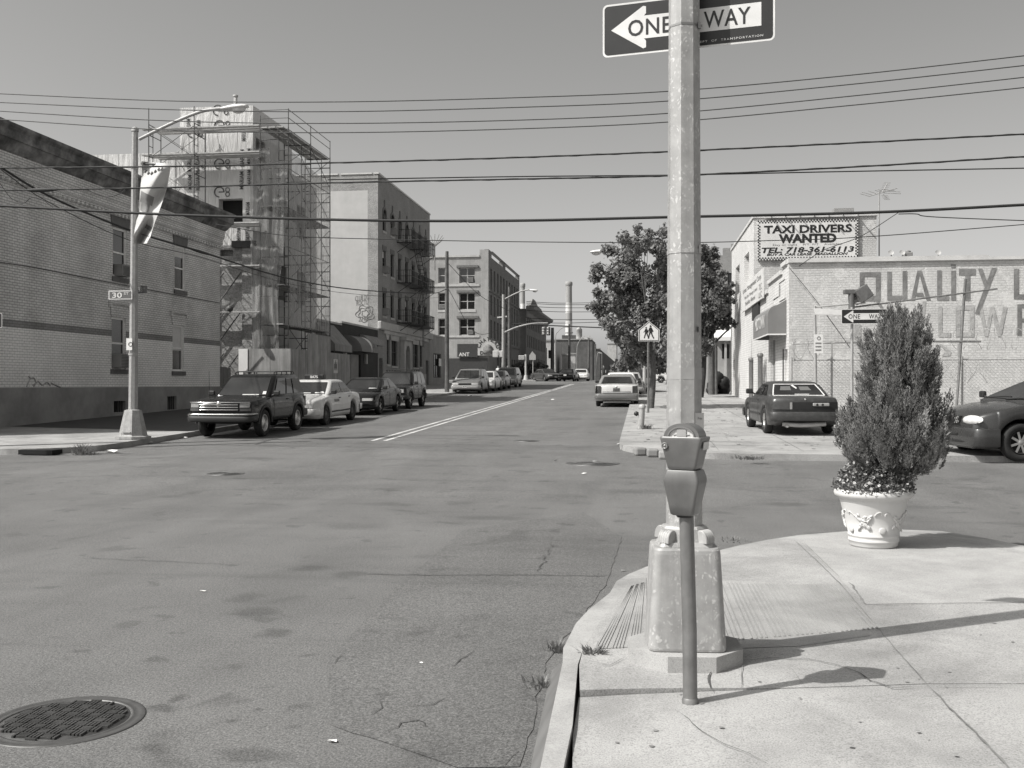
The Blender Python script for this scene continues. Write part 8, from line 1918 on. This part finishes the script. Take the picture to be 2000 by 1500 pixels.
for x in (.27, .40): g.lathe([(.03, 0), (.02, .01), (.0001, .005)], 10, (x, -2.331, .78), M=Matrix.Rotation(pi / 2, 4, 'X'))
g.build('bulb_hole', M['black'], bl, True); g = MB(); g.lathe([(.025, 0), (.02, .01), (.0001, .012)], 8, (0, -2.25, .90), M=Matrix.Rotation(pi / 2, 4, 'X')); g.build('badge', M['chrome'], t, True)
g = MB(); g.tube(spline([(-.55, -2.2, .30), (-.1, -2.25, .27), (.5, -2.2, .30)]), .06, 8); g.tube([(-.45, -1.9, .25), (-.45, -2.3, .24)], .035, 8); g.build('exhaust', M['signgrey'], t, True)
a, b_, c, d = cor['b']; nrm = (b_ - a).cross(d - a).normalized(); f = lambda u, v: (a.lerp(b_, u)).lerp(d.lerp(c, u), v) + nrm * .022
decal(t, [f(.42, .8), f(.46, .86), f(.52, .62), f(.5, .55)], 'notice', 'window_sticker'); decal(t, [f(.44, .14), f(.68, .14), f(.68, .18), f(.44, .18)], 'notice', 'shelf_paper')
decal(t, [f(.2, .45), f(.40, .45), f(.40, .74), f(.22, .74)], 'cargrey', 'seat_back'); decal(t, [f(.56, .45), f(.76, .45), f(.74, .72), f(.56, .72)], 'cargrey', 'seat_back')
# minivan at the right edge
t, pane, cor = car('minivan', 'dark minivan with oval headlight cut off by the right edge', 'car', (8.62, 21.5, rise(20) + .06), pi / 2 + .2, 5.0, 1.95, 1.78,
    [(-2.5, .9), (-2.46, 1.1), (-2.0, 1.14), (0, 1.13), (.9, 1.14), (1.4, 1.10), (2.0, 1.0), (2.3, .92), (2.44, .84), (2.5, .70)], (-2.4, -2.1, .05, 1.45, 1.14), 'carvan', (-1.45, 1.60), r=.37, sill=.24, ends=(.24, .34), taper=(.22, .08), crown=.05, hubs='spokes', rim='rim', sidewin=((.03, .28), (.32, .58), (.62, .88)), doors=((-.6, .3), (.32, 1.15)), bumper='body',
    front={'bumpers': ((.28, .64, 'carvan', .05),), 'boxes': ((-.34, .34, .72, .86, 'black', 'grille'),), 'plate': (.40, 'reflective', .25, 'DLX 9817')}, rear={'boxes': ((.7, .9, .6, 1.0, 'taillamp', 'tail_light'),)})
for sx in (1, -1):
    g = MB(); c0 = Vector((sx * .66, 2.36, .80))
    def hl(u, v):
        x = (u - .5) * .52; zz_ = (v - .5) * .17; e = (x / .26) ** 2 + (zz_ / .085) ** 2; X_ = sx * .66 + x; s_2 = 1 if e <= 1 else 1 / sqrt(e)
        X_ = sx * .66 + x * s_2; yy = L_m / 2 + .035 - .16 * (abs(X_) / .975) ** 3.2 - .05 * min(1, e) - zz_ * s_2 * .25; return Vector((X_, yy, .80 + zz_ * s_2 + .015 * (abs(X_) - .66)))
    L_m = 5.0; g.grid(hl, 14, 10); g.build('headlight', M['lamp'], t, True)
g = MB()
for k in range(3):
    for j in range(9): x = -.31 + j * .078; g.lathe([(.028, 0), (.022, .008), (.028, .016)], 8, (x + .02 * (k % 2), 2.535 - .13 * (abs(x) / .975) ** 3.5, (.745 + k * .042)), M=Matrix.Rotation(-pi / 2, 4, 'X'))
g.build('grille_mesh', M['signgrey'], t, True)
g = MB()
for zb_, xm in ((.37, .62), (.50, .34)): g.tube([(xm * (i / 6 - 1), 2.5 + .052 - .10 * abs(xm * (i / 6 - 1) / .82) ** 3, zb_) for i in range(13)], .026, 6)
g.build('air_intake', M['black'], t, True)
g = MB(); g.tube(spline([(.75, 1.38, 1.17), (.3, 1.32, 1.21), (-.1, 1.3, 1.22)]), .016, 5); g.tube(spline([(-.1, 1.42, 1.17), (-.5, 1.36, 1.2), (-.75, 1.33, 1.2)]), .016, 5); g.build('wiper', M['black'], t, True)

# ================================================================ people, far off
def person(label, loc, rz, h, shirt, legs='cloth', stride=.16, arm=.1):
    s = h / 1.75; t = thing('person', label, 'person', (loc[0], loc[1], loc[2]), None, rot=(0, 0, rz))
    V = {'hip': (0, 0, .94), 'waist': (0, 0, 1.08), 'chest': (0, .01, 1.32), 'neck': (0, .01, 1.49), 'head': (0, .03, 1.60), 'top': (0, .02, 1.72)}
    R = {'hip': .15, 'waist': .135, 'chest': .155, 'neck': .058, 'head': .09, 'top': .075}
    E = [('hip', 'waist'), ('waist', 'chest'), ('chest', 'neck'), ('neck', 'head'), ('head', 'top')]
    for sx, n in ((1, 'r'), (-1, 'l')):
        y = sx * stride
        for k, p, r in (('thigh', (sx * .10, 0, .86), .095), ('knee', (sx * .11, y * .6 + .03, .5), .062), ('ankle', (sx * .11, y, .09), .042), ('toe', (sx * .12, y + .17, .035), .035), ('sh', (sx * .19, .0, 1.40), .062), ('elb', (sx * .25, -y * arm * 5 * .3 - .02, 1.12), .045), ('wr', (sx * .24, -y * .6 + .08, .88), .032), ('hand', (sx * .235, -y * .6 + .11, .79), .034)): V[k + n] = p; R[k + n] = r
        E += [('hip', 'thigh' + n), ('thigh' + n, 'knee' + n), ('knee' + n, 'ankle' + n), ('ankle' + n, 'toe' + n), ('chest', 'sh' + n), ('sh' + n, 'elb' + n), ('elb' + n, 'wr' + n), ('wr' + n, 'hand' + n)]
    ks = list(V); me = bpy.data.meshes.new('body'); me.from_pydata([Vector(V[k]) * s for k in ks], [(ks.index(a), ks.index(b)) for a, b in E], [])
    o = bpy.data.objects.new('skeleton', me); COL.objects.link(o); md = o.modifiers.new('skin', 'SKIN')
    for i, k in enumerate(ks): q = me.skin_vertices[0].data[i]; q.radius = (R[k] * s, R[k] * s * (.72 if k in ('hip', 'waist', 'chest') else 1)); q.use_root = (k == 'hip')
    sb = o.modifiers.new('sub', 'SUBSURF'); sb.levels = 2; sb.render_levels = 2
    dg = bpy.context.evaluated_depsgraph_get(); dg.update(); m2 = bpy.data.meshes.new_from_object(o.evaluated_get(dg)); bpy.data.objects.remove(o)
    for m_ in ('skin', shirt, legs): m2.materials.append(M[m_])
    for p in m2.polygons:
        z = p.center.z / s; p.use_smooth = True; p.material_index = 2 if z < 1.0 and abs(p.center.x) < .2 * s else (1 if 1.0 <= z < 1.47 and (abs(p.center.x) < .23 * s or z > 1.15) else 0)
    b2 = bpy.data.objects.new('body', m2); COL.objects.link(b2); b2.parent = t
    g = MB(); c = Vector((0, .01, 1.665)) * s
    g.grid(lambda u, v: c + Vector((.098 * cos(2 * pi * u) * sin(pi / 2 * v), .105 * sin(2 * pi * u) * sin(pi / 2 * v), .105 * cos(pi / 2 * v) - .01)) * s, 14, 6); g.build('hair', M['charcoal'], t, True)
    return t
pp = onY(1179, 738, 122); person('person in dark clothes walking on the pavement far down the right side', (pp.x, 122, rise(122) + KH), pi, 1.8, 'cloth')
person('person in a white shirt standing in front of the restaurant', (onY(973, 735, 112).x, 112, rise(112) + .05), pi, 1.75, 'shirtwhite', stride=.05)
person('person in a white shirt by the last cars of the second row', (onY(992, 735, 116).x, 116, rise(116) + KH), pi * .8, 1.72, 'shirtwhite', stride=.12)
